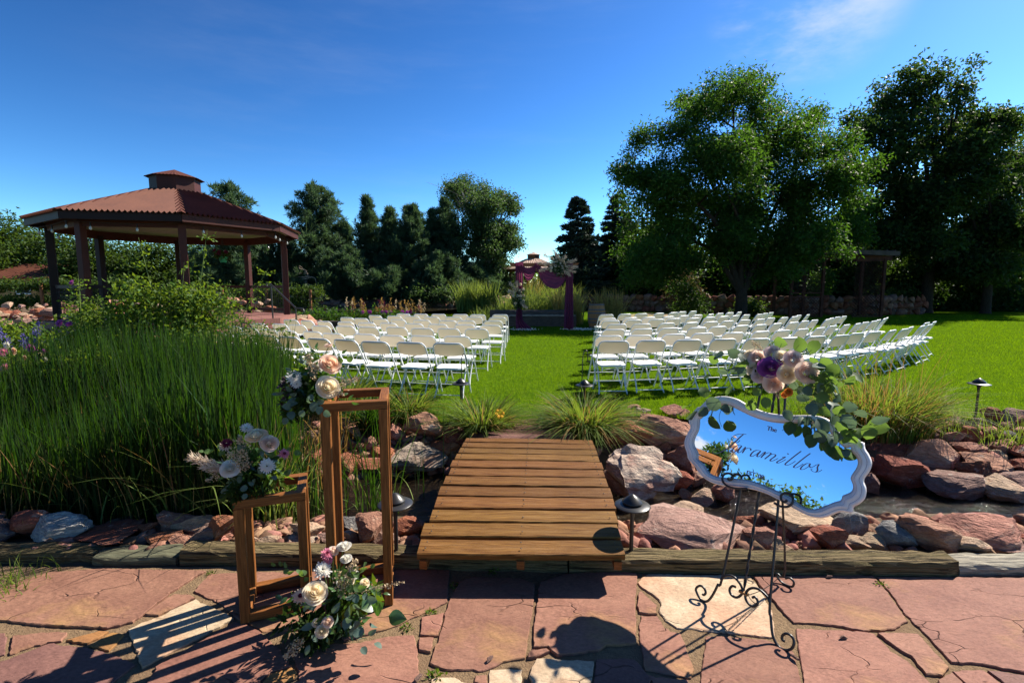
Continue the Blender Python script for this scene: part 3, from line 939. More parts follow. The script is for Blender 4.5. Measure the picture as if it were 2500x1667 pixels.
FLAGS = [
    ('flag_red', z5((-60, 720), (0, 690), (380, 565), (850, 530), (1690, 548), (1590, 600), (1425, 705), (1270, 825), (1175, 900), (1140, 930), (1090, 965), (880, 1015), (700, 1005), (470, 997), (250, 980), (0, 955), (-160, 940))),
    ('flag_red', [(473, 1440), (512, 1398), (640, 1394), (800, 1393), (806, 1450), (800, 1500), (760, 1535), (640, 1540), (608, 1520), (575, 1505), (535, 1470)]),
    ('flag_red', [(812, 1393), (960, 1391), (1098, 1391), (1094, 1430), (1092, 1467), (1050, 1488), (950, 1531), (840, 1560), (814, 1530), (816, 1470)]),
    ('flag_beige', [(312, 1535), (345, 1518), (387, 1504), (430, 1482), (479, 1461), (520, 1480), (571, 1507), (500, 1548), (420, 1588), (346, 1627), (330, 1580)]),
    ('flag_red', [(425, 1449), (464, 1451), (476, 1458), (430, 1480), (387, 1501), (353, 1498)]),
    ('flag_mauve', [(-60, 1625), (0, 1612), (119, 1568), (208, 1577), (268, 1592), (312, 1608), (330, 1620), (290, 1650), (255, 1680), (200, 1740), (-60, 1740)]),
    ('flag_mauve', [(-60, 1548), (12, 1543), (16, 1560), (10, 1595), (-60, 1612)]),
    ('flag_red', [(30, 1550), (90, 1543), (143, 1540), (164, 1542), (150, 1563), (116, 1566), (48, 1586), (24, 1596)]),
    ('flag_orange', [(160, 1562), (200, 1550), (244, 1538), (266, 1540), (240, 1556), (212, 1569)]),
    ('flag_orange', [(217, 1574), (245, 1557), (272, 1542), (303, 1546), (285, 1570), (266, 1586)]),
    ('flag_red', [(366, 1655), (378, 1628), (450, 1587), (575, 1517), (612, 1528), (640, 1546), (672, 1575), (694, 1600), (712, 1625), (660, 1640), (630, 1668), (620, 1740), (330, 1740), (345, 1690)]),
    ('flag_orange', [(640, 1668), (662, 1643), (712, 1628), (724, 1640), (716, 1656), (668, 1672)]),
    ('flag_red', [(722, 1622), (716, 1592), (800, 1568), (880, 1566), (950, 1550), (1010, 1547), (1020, 1590), (1023, 1637), (1006, 1690), (1000, 1740), (660, 1740), (676, 1680), (730, 1660)]),
    ('flag_red', z6((245, 490), (330, 470), (418, 452), (400, 540), (375, 628), (300, 628), (236, 622))),
    ('flag_red', z6((232, 642), (340, 642), (332, 700), (318, 752), (270, 745), (228, 735))),
    ('flag_red', z6((540, 215), (640, 178), (800, 182), (1000, 190), (1118, 235), (1108, 330), (1098, 420), (1062, 640), (1040, 798), (940, 812), (870, 828), (800, 870), (720, 898), (560, 890), (400, 878), (312, 838), (345, 740), (380, 650), (410, 540), (432, 440), (475, 330))),
    ('flag_red', z6((1152, 225), (1320, 165), (1480, 150), (1630, 142), (1800, 145), (1886, 152), (1898, 212), (1890, 300), (1882, 400), (1890, 550), (1893, 688), (1780, 700), (1660, 702), (1600, 742), (1450, 762), (1290, 778), (1250, 750), (1215, 712), (1105, 720), (1106, 620), (1116, 500), (1140, 330))),
    ('flag_red', z6((1092, 740), (1206, 728), (1232, 748), (1150, 785), (1062, 802))),
    ('flag_beige', [(1557, 1420), (1566, 1408), (1582, 1399), (1640, 1400), (1700, 1401), (1770, 1402), (1831, 1403), (1840, 1416), (1850, 1428), (1868, 1460), (1886, 1493), (1889, 1520), (1889, 1553), (1855, 1551), (1819, 1546), (1760, 1540), (1700, 1534), (1652, 1531), (1637, 1520), (1624, 1512), (1617, 1500), (1609, 1489), (1614, 1476), (1608, 1461), (1590, 1446), (1567, 1432)]),
    ('flag_red', z6((1912, 300), (1930, 290), (1990, 345), (2048, 395), (2042, 430), (2052, 462), (1985, 462), (1915, 450), (1902, 380))),
    ('flag_red', z6((1928, 470), (2052, 475), (2085, 520), (2105, 560), (2150, 590), (2230, 605), (2270, 700), (2335, 880), (2312, 948), (2140, 920), (1960, 888), (1940, 760), (1915, 650), (1912, 560))),
    ('flag_red', z7((412, 168), (600, 160), (850, 158), (1100, 156), (1272, 158), (1340, 235), (1398, 312), (1460, 400), (1520, 488), (1470, 505), (1430, 538), (1320, 550), (1200, 553), (1120, 540), (1050, 522), (880, 505), (700, 498), (650, 450), (600, 392), (550, 330), (485, 262))),
    ('flag_red', z7((1292, 168), (1700, 166), (2100, 172), (2500, 175), (2900, 180), (2900, 900), (2500, 862), (2352, 848), (2200, 825), (2050, 790), (1940, 782), (1832, 778), (1740, 680), (1645, 578), (1570, 510), (1505, 440), (1440, 350), (1380, 262))),
    ('flag_red', z7((716, 534), (900, 545), (1050, 548), (1190, 560), (1275, 575), (1340, 640), (1395, 702), (1520, 775), (1580, 830), (1640, 892), (1720, 960), (1760, 1080), (800, 1100), (790, 1000), (765, 850), (738, 700), (722, 610))),
    ('flag_red', z7((1300, 572), (1440, 570), (1588, 580), (1640, 635), (1700, 702), (1760, 760), (1815, 822), (1768, 878), (1710, 872), (1652, 868), (1590, 800), (1545, 738), (1480, 705), (1425, 668), (1360, 620))),
    ('flag_red', z7((72, 585), (300, 595), (500, 612), (600, 650), (690, 690), (715, 760), (735, 850), (775, 960), (785, 1100), (0, 1100), (30, 960), (42, 800))),
    ('flag_red', z7((1836, 836), (1950, 830), (2062, 832), (2130, 880), (2200, 940), (2260, 1060), (1990, 1060), (1945, 940))),
    ('flag_mauve', z7((2090, 834), (2230, 848), (2352, 868), (2520, 885), (2520, 1060), (2290, 1060), (2220, 935))),
    ('flag_red', z7((1735, 905), (1835, 848), (1930, 945), (1970, 1060), (1790, 1080))),
    ('flag_beige', z6((1128, 805), (1180, 800), (1330, 812), (1568, 822), (1562, 910), (1542, 992), (1500, 1100), (1090, 1100), (1098, 990), (1072, 935), (1090, 870))),
    ('flag_mauve', z6((1585, 812), (1740, 806), (1878, 812), (1940, 880), (2005, 962), (1990, 1060), (1560, 1100), (1565, 990))),
    ('flag_beige', z6((770, 885), (890, 880), (1018, 882), (1010, 990), (1000, 1100), (760, 1100), (762, 990))),
    ('flag_beige', z6((322, 960), (410, 945), (500, 945), (600, 992), (700, 1060), (300, 1100))),
    ('flag_red', z6((660, 935), (745, 925), (748, 985), (752, 1040), (650, 980))),
    ('flag_red', z6((1960, 925), (2120, 945), (2290, 962), (2300, 1100), (2020, 1100), (2015, 970))),
    ('flag_red', [(2720, 1405), (2960, 1400), (3000, 1470), (2960, 1560), (2722, 1545)]),
    ('flag_mauve', [(2725, 1558), (2960, 1572), (3010, 1740), (2580, 1740), (2560, 1660)]),
    ('flag_red', [(2975, 1400), (3250, 1396), (3300, 1560), (2985, 1560), (3015, 1470)]),
    ('flag_red', [(-400, 1400), (-260, 1400), (-110, 1430), (-90, 1500), (-90, 1540), (-400, 1560)]),
    ('flag_mauve', [(-500, 1580), (-80, 1560), (-85, 1740), (-500, 1740)]),
]


def flagstones():
    for mi, pts in FLAGS:
        P = [atz(x, y, -0.2) for x, y in pts]
        Q = []
        n = len(P)
        for i in range(n):                                   # ragged split edges
            a, b = P[i], P[(i + 1) % n]
            k = max(2, int((b - a).length / 0.022))
            nr = Vector((a.y - b.y, b.x - a.x, 0)).normalized()
            for j in range(k):
                t = j / k
                amp = 0.0028 if j else 0.0
                Q.append(a.lerp(b, t) + nr * (random.gauss(0, amp)))
        c = sum(Q, Vector()) / len(Q)
        m = len(Q)
        ht = random.uniform(-0.004, 0.005)
        tx, ty = random.uniform(-0.004, 0.004), random.uniform(-0.004, 0.004)
        V, Fs = [], []
        rings = ((0.0, -0.03), (0.0, -0.0035), (0.0035, 0.0))
        for ins, dz in rings:
            for q in Q:
                d = (c - q)
                e = q + d.normalized() * (ins * (0.6 + random.random() * 0.9))
                V.append(Vector((e.x, e.y, -0.2 + ht + dz + tx * (e.x - c.x) + ty * (e.y - c.y))) - Vector((c.x, c.y, -0.2)))
        for r in range(2):
            for i in range(m):
                j = (i + 1) % m
                Fs.append((r * m + i, r * m + j, (r + 1) * m + j, (r + 1) * m + i))
        area = sum(Q[i].x * Q[(i + 1) % m].y - Q[(i + 1) % m].x * Q[i].y for i in range(m))
        Fs.append(tuple(range(2 * m, 3 * m)))
        if area < 0:
            Fs = [f[::-1] for f in Fs]
        me = mesh_np('flagstone', V, Fs)
        link('flagstone', me, M[mi], patio, (c.x, c.y, -0.2))


flagstones()


# ------------------------------------------------------------------ timbers and bridge
def timber(p0, p1, w, h, m, label, seed, group='old landscape timbers edging the patio'):
    rs = random.Random(seed)
    p0, p1 = Vector(p0), Vector(p1)
    L = (p1 - p0).length
    n = max(4, int(L / 0.09))
    V, Fs = [], []
    prof = [(-.5, 0), (-.5, .7), (-.44, .93), (-.25, 1.0), (0.0, 1.02), (.25, 1.0), (.44, .93), (.5, .7), (.5, 0)]
    k = len(prof)
    for i in range(n + 1):
        x = L * i / n
        dy, dz = rs.gauss(0, 0.004), rs.gauss(0, 0.003)
        for a, b in prof:
            V.append((x, a * w + dy + rs.gauss(0, 0.003), b * h + dz * (b > 0) + rs.gauss(0, 0.0035) * (b > 0)))
    for i in range(n):
        for j in range(k - 1):
            Fs.append((i * k + j, i * k + j + 1, (i + 1) * k + j + 1, (i + 1) * k + j))
    Fs += [tuple(range(k)), tuple(range(n * k, n * k + k))[::-1]]
    o = link('landscape_timber', mesh_np('landscape_timber', V, [f[::-1] for f in Fs]), m, None, p0, (0, 0, atan2(p1.y - p0.y, p1.x - p0.x)))
    tag(o, label, 'timber', group)


timber((-5.2, 3.03, -0.22), (-2.72, 3.10, -0.22), 0.16, 0.075, M['old_timber'], 'mossy timber at the patio edge below the white boulder', 1)
timber((-2.70, 3.06, -0.22), (-2.16, 3.07, -0.22), 0.18, 0.07, M['mossy_plank'], 'short greenish plank timber between two mossy timbers', 2)
timber((-2.14, 3.07, -0.22), (0.35, 2.98, -0.22), 0.155, 0.105, M['old_timber'], 'long cracked timber behind the wooden frames and under the bridge', 3)
timber((0.36, 2.975, -0.22), (2.76, 2.93, -0.22), 0.155, 0.105, M['old_timber'], 'sunlit cracked yellowish timber behind the easel', 4)
timber((2.77, 2.95, -0.22), (5.2, 2.92, -0.22), 0.165, 0.08, M['grey_timber'], 'bleached pale grey timber at the end of the patio edge', 5)


def bridge():
    N0, N1 = Vector((-0.575, 2.755, 0.0)), Vector((0.675, 2.745, 0.0))
    F0, F1 = Vector((-0.45, 4.69, 0.105)), Vector((0.775, 4.61, 0.105))
    root = empty('footbridge', (0.05, 3.7, -0.1), label='small brown plank footbridge crossing the rocky stream', cat='bridge')
    n = 12
    for i in range(n):
        t0, t1 = i / n, (i + 1) / n
        g = 0.019 + random.uniform(-0.004, 0.006)
        L = (F0 - N0).length
        t1 -= g / L

        def arc(t): return 0.05 * 4 * t * (1 - t)
        a, b = N0.lerp(F0, t0), N1.lerp(F1, t0)
        c, d = N0.lerp(F0, t1), N1.lerp(F1, t1)
        for v, t in ((a, t0), (b, t0), (c, t1), (d, t1)):
            v.z += arc(t)
        e0, e1 = random.uniform(-0.012, 0.012), random.uniform(-0.012, 0.012)
        mid = (a + b + c + d) / 4
        X = ((b + d) / 2 - (a + c) / 2)
        Lx = X.length
        rz = atan2(X.y, X.x)
        W_ = ((c + d) / 2 - (a + b) / 2)
        rx = atan2(W_.z, W_.y)
        w = W_.length
        V, Fs = [], []
        ns = 16
        bv = 0.006
        prof = [(-w / 2, -0.038), (w / 2, -0.038), (w / 2, -bv), (w / 2 - bv, 0), (-w / 2 + bv, 0), (-w / 2, -bv)]
        k = len(prof)
        bow = random.uniform(-0.007, 0.007)
        for s in range(ns + 1):
            u = s / ns
            for q, (py, pz) in enumerate(prof):
                V.append((-Lx / 2 + e0 + (Lx + e1 - e0) * u, py + bow * sin(u * pi) + random.gauss(0, 0.0008), pz + 0.003 * sin(u * pi) * (i % 3 - 1) + (random.gauss(0, 0.0006))))
        for s in range(ns):
            for j in range(k):
                Fs.append((s * k + j, s * k + (j + 1) % k, (s + 1) * k + (j + 1) % k, (s + 1) * k + j))
        Fs += [tuple(range(k)), tuple(range(ns * k, ns * k + k))[::-1]]
        me = mesh_np('plank', V, [f[::-1] for f in Fs])
        link('plank', me, M['deck_wood'], root, mid - root.location, Euler((rx, 0, rz)))
    for t in (0.04, 0.5, 0.96):
        p0, p1 = N0.lerp(N1, t), F0.lerp(F1, t)
        p0 = p0 + Vector((0, 0.0, -0.065))
        p1 = p1 + Vector((0, 0, -0.065))
        MB().bar(p0 - root.location + Vector((0, -0.012, 0)), p1 - root.location, 0.045, 0.052).build('joist', M['cedar'], root)
    # screw heads
    sm = MB()
    for i in range(n):
        t = (i + 0.46) / n
        for u in (0.04, 0.5, 0.96):
            p = N0.lerp(F0, t).lerp(N1.lerp(F1, t), u) - root.location
            p.z += 0.05 * 4 * t * (1 - t) + 0.004
            for dy in (-0.035, 0.035):
                sm.lathe([(0.0045, -0.002), (0.0045, 0.0012), (0.0001, 0.0014)], 6, (p.x, p.y + dy, p.z))
    o = sm.build('screw_heads', M['black_metal'], root)
    o['kind'] = 'stuff'


bridge()
# threshold slab at the far end of the bridge
sl = rock_mesh('stepping_stone', 77, 4, 10, 0.02)
o = link('stepping_stone', sl, M['flag_mauve'], None, (0.12, 5.02, 0.01), (0, 0, 0.1), (1.15, 0.75, 0.12))
tag(o, 'flat reddish stepping stone between the bridge and the lawn', 'stone')
o = link('stepping_stone', rock_mesh('stepping_stone', 78, 4, 10, 0.02), M['flag_mauve'], None, (0.22, 5.5, -0.02), (0, 0, -0.2), (0.8, 0.5, 0.09))
tag(o, 'smaller stepping stone half covered by grass before the lawn', 'stone')


# ------------------------------------------------------------------ path lamps and shepherd hooks
def path_lamp(x, y, zb, zt, label, tilt=0.0):
    root = empty('path_lamp', (x, y, zb), label=label, cat='path lamp', group='black mushroom path lamps')
    h = zt - zb
    MB().lathe([(0.013, 0), (0.013, h - 0.16), (0.016, h - 0.12), (0.03, h - 0.078), (0.03, h - 0.07)], 14).build('pole', M['lamp_metal'], root)
    MB().lathe([(0.045, h - 0.085), (0.108, h - 0.078), (0.113, h - 0.074), (0.108, h - 0.070), (0.075, h - 0.062), (0.05, h - 0.058), (0.03, h - 0.058)], 32).build('brim', M['lamp_metal'], root)
    MB().lathe([(0.03, h - 0.065), (0.06, h - 0.058), (0.066, h - 0.05), (0.064, h - 0.046), (0.03, h - 0.016), (0.006, h - 0.001), (0.0005, h)], 32).build('cap', M['lamp_metal'], root)
    root.rotation_euler = (0, tilt, 0)
    return root


path_lamp(0.765, 2.99, -0.12, 0.265, 'black path lamp at the right corner of the bridge', 0.0)
path_lamp(-0.745, 3.0, -0.12, 0.27, 'black path lamp half hidden behind the tall wooden frame', 0.0)
path_lamp(-0.645, 6.1, -0.02, 0.43, 'black path lamp in the daylilies left of the lawn aisle')
path_lamp(0.915, 6.1, -0.02, 0.41, 'black path lamp in the daylilies right of the lawn aisle')
path_lamp(5.58, 5.78, -0.02, 0.49, 'black path lamp standing alone on the sunny lawn edge')
for sx, lab in ((-1, 'thin black shepherd hook beside the left aisle chair'), (1, 'thin black shepherd hook beside the right aisle chair')):
    x, y = (-0.66, 6.45) if sx < 0 else (0.985, 6.85)
    top = 0.70
    pts = [(0, 0, -0.1), (0, 0, top - 0.12)] + [(0.035 - 0.035 * cos(a) + 0.0, 0, top - 0.12 + 0.09 * sin(a) + 0.03 * a / pi) for a in np.linspace(0.2, pi, 8)] + [(0.07, 0, top - 0.17), (0.08, 0, top - 0.19), (0.094, 0, top - 0.18), (0.096, 0, top - 0.16)]
    o = MB().tube(pts, 0.006, 6).build('shepherd_hook', M['black_metal'])
    o.location = (x, y, 0)
    o.rotation_euler = (0, 0.02 * sx, 0)
    tag(o, lab, 'garden hook', 'shepherd hooks along the aisle')


# ------------------------------------------------------------------ the two wooden box frames
def wood_frame(x, y, th, w, d, h, label):
    root = empty('wooden_frame', (x, y, -0.197), th, label, 'wooden stand', 'open box frames of stained wood')
    s = 0.047

    def beam(nm, p0, p1):
        p0, p1 = Vector(p0), Vector(p1)
        L = (p1 - p0).length
        me = MB().bar((-L / 2, 0, 0), (L / 2, 0, 0), s, s, bevel=0.003).mesh(nm)
        q = (p1 - p0).to_track_quat('X', 'Z')
        link(nm, me, M['cedar'], root, (p0 + p1) / 2, q.to_euler())

    a = s / 2
    for px in (a, w - a):
        for py in (a, d - a):
            beam('leg', (px, py, 0), (px, py, h - s - 0.0005))
    for pz, n1, n2 in ((a + 0.002, 'bottom_rail', 'bottom_rail'), (h - a, 'top_rail', 'top_rail')):
        top = pz > h / 2
        for py in (a, d - a):
            x0 = 0.0 if top else s + 0.001
            beam(n1, (x0, py, pz), (w - x0, py, pz))
        for px in (a, w - a):
            beam(n2, (px, s + 0.001, pz), (px, d - s - 0.001, pz))
    return root


wood_frame(-1.432, 2.41, 0.362, 0.346, 0.302, 0.674, 'low brown wooden box frame with flowers on its top corner')
wood_frame(-0.997, 2.496, 0.218, 0.34, 0.366, 1.165, 'tall brown wooden box frame with flowers on its top corner')


# ------------------------------------------------------------------ chairs
def chair_proto():
    root = empty('folding_chair', (0, 0, 0), label='white folding chair', cat='chair', group='white folding chairs set out in curved rows')
    w = 0.44
    # side line of the long frame: top back (y=-0.21, z=0.785) to front foot (y=+0.21, z=0)
    def side(t): return Vector((0, -0.215 + 0.44 * t, 0.785 * (1 - t)))
    x = w / 2
    pts = []
    for t in (1.0, 0.6, 0.2, 0.10):
        p = side(t); pts.append((-x, p.y, p.z))
    for a in np.linspace(0.25, pi / 2, 4):
        p = side(0.10 * (1 - sin(a))); pts.append((-x + 0.075 * (1 - cos(a)), p.y, p.z))
    pts += [(-q[0], q[1], q[2]) for q in pts[::-1]]
    MB().tube(pts, 0.0115, 6).build('back_frame', M['white_metal'], root)
    xi = x - 0.026
    for sx in (-1, 1):
        lp = [(sx * xi, 0.10, 0.435), (sx * xi, 0.06, 0.42), (sx * (xi - 0.002), 0.0, 0.33), (sx * xi, -0.13, 0.12), (sx * (xi + 0.012), -0.20, 0.02), (sx * (xi + 0.016), -0.215, 0.0)]
        MB().tube(smooth_path(lp, 3), 0.0105, 6).build('leg', M['white_metal'], root)
    p = side(0.83)
    MB().tube([(-x, p.y, p.z), (x, p.y, p.z)], 0.008, 6).build('stretcher', M['white_metal'], root)
    MB().tube([(-xi, -0.185, 0.045), (xi, -0.185, 0.045)], 0.008, 6).build('stretcher', M['white_metal'], root)
    # seat: rounded slab, waterfall front
    mb = MB()
    ny, nx = 8, 10
    P, Q = [], []
    for i in range(ny + 1):
        v = i / ny
        y = -0.185 + 0.40 * v
        hw = (0.192 + 0.022 * v) * (1 - 0.25 * max(0, (0.12 - v) / 0.12) ** 2 - 0.30 * max(0, (v - 0.86) / 0.14) ** 2)
        r1, r2 = [], []
        for j in range(nx + 1):
            u = j / nx * 2 - 1
            z = 0.435 + 0.012 * v - 0.03 * max(0, (v - 0.8) / 0.2) ** 2 - 0.008 * abs(u) ** 3
            z += -0.006 * (1 - u * u) * (1 - (2 * v - 1) ** 2)
            r1.append((u * hw, y, z)); r2.append((u * hw * 0.985, y, z - 0.03 + 0.006 * abs(u) ** 4))
        P.append(r1); Q.append(r2)
    mb.grid(P); mb.grid([r[::-1] for r in Q])
    ring = [P[0][j] for j in range(nx + 1)] + [P[i][nx] for i in range(1, ny + 1)] + [P[ny][j] for j in range(nx - 1, -1, -1)] + [P[i][0] for i in range(ny - 1, 0, -1)]
    ring2 = [Q[0][j] for j in range(nx + 1)] + [Q[i][nx] for i in range(1, ny + 1)] + [Q[ny][j] for j in range(nx - 1, -1, -1)] + [Q[i][0] for i in range(ny - 1, 0, -1)]
    n = len(ring)
    mb.add(ring + ring2, [(i, n + i, n + (i + 1) % n, (i + 1) % n) for i in range(n)], True)
    mb.build('seat', M['white_plastic'], root)
    # back panel: bowed sheet inside the bent tube, lower edge curved
    mb = MB()
    rows, rowsb = [], []
    for i in range(7):
        v = i / 6
        r, rb = [], []
        for j in range(13):
            u = j / 12 * 2 - 1
            tl = 0.245 - 0.02 * (abs(u) ** 2.5) * 1.6
            tt = 0.012 + 0.075 * max(0, (abs(u) - 0.62) / 0.38) ** 2.4
            t = tl + (tt - tl) * v
            p = side(t)
            bow = 0.014 * (1 - u * u)
            r.append((u * (x - 0.008), p.y - 0.004 - bow, p.z)); rb.append((u * (x - 0.008), p.y + 0.004 - bow, p.z))
        rows.append(r); rowsb.append(rb)
    mb.grid(rows[::-1]); mb.grid(rowsb)
    for e in (0, 6):
        mb.grid([rows[e], rowsb[e]])
    mb.build('backrest', M['back_plastic'], root)
    return root


ORD = ['', 'first', 'second', 'third', 'fourth', 'fifth', 'sixth', 'seventh', 'eighth', 'ninth', 'tenth', 'eleventh', 'twelfth', 'thirteenth', 'fourteenth', 'fifteenth', 'sixteenth', 'seventeenth', 'eighteenth']
ROWW = ['back row', 'second row from the back', 'third row from the back', 'middle row', 'third row from the front', 'second row from the front', 'front row']
LEFT = [(-0.84, 6.80, 9, 0.20, 0.045, 0.545), (-0.84, 7.70, 10, 0.21, 0.045, 0.545), (-0.66, 9.15, 10, 0.14, 0.035, 0.545), (-0.45, 10.05, 10, 0.15, 0.04, 0.56), (-0.42, 11.3, 8, 0.10, 0.06, 0.56), (-0.37, 12.65, 7, 0.08, 0.05, 0.57), (-0.33, 13.85, 6, 0.10, 0.03, 0.57)]
RIGHT = [(1.46, 7.10, 17, 0.0, 0.062, 0.56), (1.50, 7.88, 17, 0.10, 0.06, 0.575), (1.84, 9.05, 15, 0.15, 0.062, 0.575), (2.16, 10.25, 13, 0.20, 0.065, 0.585), (2.27, 11.45, 12, 0.25, 0.07, 0.59), (2.32, 12.15, 10, 0.35, 0.075, 0.62), (2.63, 13.9, 7, 0.30, 0.10, 0.60)]


def chairs():
    proto = chair_proto()
    rs = random.Random(11)
    first = True
    for side, rows in ((-1, LEFT), (1, RIGHT)):
        for ri, (x0, y0, n, a, b, sp) in enumerate(rows):
            dx = 0.0
            for k in range(n):
                slope = a + 2 * b * dx
                x = x0 + side * dx + rs.gauss(0, 0.02)
                y = y0 + a * dx + b * dx * dx + rs.gauss(0, 0.04)
                ang = atan2(slope, 1) * side * -1     # turn so that rows face the arch
                c = proto if first else copy_tree(proto)
                first = False
                c.location = (x, y + 0.2, 0.0)
                c.rotation_euler = (0, 0, -ang + rs.gauss(0, 0.055))
                place = 'on the aisle' if k == 0 else ORD[k + 1] + ' from the aisle'
                c['label'] = 'white folding chair %s, %s, %s side' % (place, ROWW[ri], 'gazebo' if side < 0 else 'big tree')
                dx += sp / sqrt(1 + slope * slope) * rs.uniform(0.97, 1.03)


chairs()


# ------------------------------------------------------------------ gazebos
def gazebo(cx, cy, R, th, zg, zd, ze, zt, mats, label, skip=(), near=True, stairs=True):
    root = empty('gazebo', (cx, cy, 0), label=label, cat='gazebo', group='open octagonal gazebos with a cupola')
    roofm, paint, dark, deckm = mats

    def P(r, k, z): return Vector((r * cos(th + k * pi / 4), r * sin(th + k * pi / 4), z))
    zf = ze + 0.20                                  # top of fascia
    Ri, zi = R * 0.235, zt
    # roof panels, corrugated across the eave, and ridge caps
    for k in range(8):
        a, b = P(R * 1.02, k, zf + 0.012), P(R * 1.02, k + 1, zf + 0.012)
        c, d = P(Ri, k, zi), P(Ri, k + 1, zi)
        ex = (b - a)
        L = ex.length
        ex = ex.normalized()
        mid = (a + b) / 2
        up = ((c + d) / 2 - mid)
        S = up.length
        up = up.normalized()
        nrm = ex.cross(up).normalized()
        Lt = (d - c).length
        nr = 22 if near else 12
        V, Fs = [], []
        for i in range(nr * 4 + 1):
            u = -L / 2 + L * i / (nr * 4)
            s1 = S * min(1.0, max(0.0, (L / 2 - abs(u)) / (L / 2 - Lt / 2)))
            hgt = (0.042 if near else 0.02) * cos(2 * pi * i / 4)
            o = mid + ex * u + nrm * hgt
            V += [o - up * 0.03, o + up * s1]
        for i in range(nr * 4):
            Fs.append((2 * i, 2 * i + 2, 2 * i + 3, 2 * i + 1))
        link('roof_panel', mesh_np('roof_panel', V, Fs), roofm, root)
        e, f = P(R * 1.03, k, zf + 0.035), P(Ri * 0.98, k, zi + 0.02)
        m = MB()
        t = Vector((-sin(th + k * pi / 4), cos(th + k * pi / 4), 0)) * 0.085
        dn = Vector((0, 0, -0.03))
        m.add([e - t + dn, e, e + t + dn, f - t + dn, f, f + t + dn], [(0, 1, 4, 3), (1, 2, 5, 4)])
        m.build('ridge_cap', roofm, root)
        # fascia, beam
        a, b = P(R, k, ze + 0.10), P(R, k + 1, ze + 0.10)
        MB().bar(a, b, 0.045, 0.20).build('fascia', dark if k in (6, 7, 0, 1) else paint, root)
        a, b = P(R * 0.87, k, ze + 0.0), P(R * 0.87, k + 1, ze + 0.0)
        if near:
            MB().bar(a, b, 0.09, 0.24).build('beam', paint, root)
    # pale ceiling under the rafters
    m = MB()
    for k in range(8):
        m.add([P(R * 0.985, k, ze + 0.16), P(R * 0.985, k + 1, ze + 0.16), P(0.3, k + 1, zi - 0.35), P(0.3, k, zi - 0.35)], [(0, 1, 2, 3)])
    m.build('ceiling_cloth', M['canvas'], root)
    # cupola
    hc = 0.14 * R
    zi, Ri = zi - 0.02, Ri * 0.84
    for k in range(8):
        a, b = P(Ri * 0.97, k, zi - 0.12), P(Ri * 0.97, k + 1, zi - 0.12)
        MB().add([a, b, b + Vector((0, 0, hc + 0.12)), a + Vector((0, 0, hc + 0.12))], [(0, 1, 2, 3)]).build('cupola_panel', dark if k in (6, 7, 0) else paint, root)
    m = MB()
    n = 48 if near else 16
    V = []
    for i in range(n * 2):
        a = 2 * pi * i / (n * 2)
        q = (a - th) % (pi / 4) - pi / 8
        rr = Ri * 1.16 * cos(pi / 8) / cos(q)
        V.append((rr * cos(a), rr * sin(a), zi + hc - 0.03 + 0.012 * (i % 2)))
    V.append((0, 0, zi + hc + 0.075 * R))
    m.add(V, [(i, (i + 1) % (2 * n), 2 * n) for i in range(2 * n)])
    m.build('cupola_roof', roofm, root)
    # posts
    for k in range(8):
        if k in skip:
            continue
        p = P(R * 0.865, k, 0)
        s = 0.175 if near else 0.2
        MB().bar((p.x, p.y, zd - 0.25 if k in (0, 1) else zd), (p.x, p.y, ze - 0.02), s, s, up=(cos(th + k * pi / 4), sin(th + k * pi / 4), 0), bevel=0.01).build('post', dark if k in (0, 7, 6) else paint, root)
    # deck
    m = MB()
    Rd = R * 0.95
    m.add([P(Rd, k, zd) for k in range(8)] + [P(Rd, k, zg) for k in range(8)], [tuple(range(8))] + [(k, 8 + k, 8 + (k + 1) % 8, (k + 1) % 8) for k in range(8)])
    m.build('deck', deckm, root)
    for k in range(8):
        a, b = P(Rd + 0.02, k, zd - 0.10), P(Rd + 0.02, k + 1, zd - 0.10)
        MB().bar(a, b, 0.04, 0.24).build('deck_skirt', deckm, root)
    if not near:
        return root
    # rails with wire mesh between the posts
    for k in range(8):
        if k in (2, 3) and skip:
            continue
        a, b = P(R * 0.865, k, 0), P(R * 0.865, k + 1, 0)
        for z, h in ((zd + 0.95, 0.09), (zd + 0.16, 0.09)):
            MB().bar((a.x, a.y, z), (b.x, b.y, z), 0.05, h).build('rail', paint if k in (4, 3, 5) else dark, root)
        m = MB()
        L = (b - a).length
        for i in range(1, int(L / 0.115)):
            p = a.lerp(b, i * 0.115 / L)
            m.bar((p.x, p.y, zd + 0.2), (p.x, p.y, zd + 0.92), 0.008, 0.008, up=(1, 0, 0))
        for j in range(1, 6):
            z = zd + 0.2 + 0.72 * j / 6
            m.bar((a.x, a.y, z), (b.x, b.y, z), 0.008, 0.008)
        m.build('wire_mesh', M['rail_wire'], root)['kind'] = 'stuff'
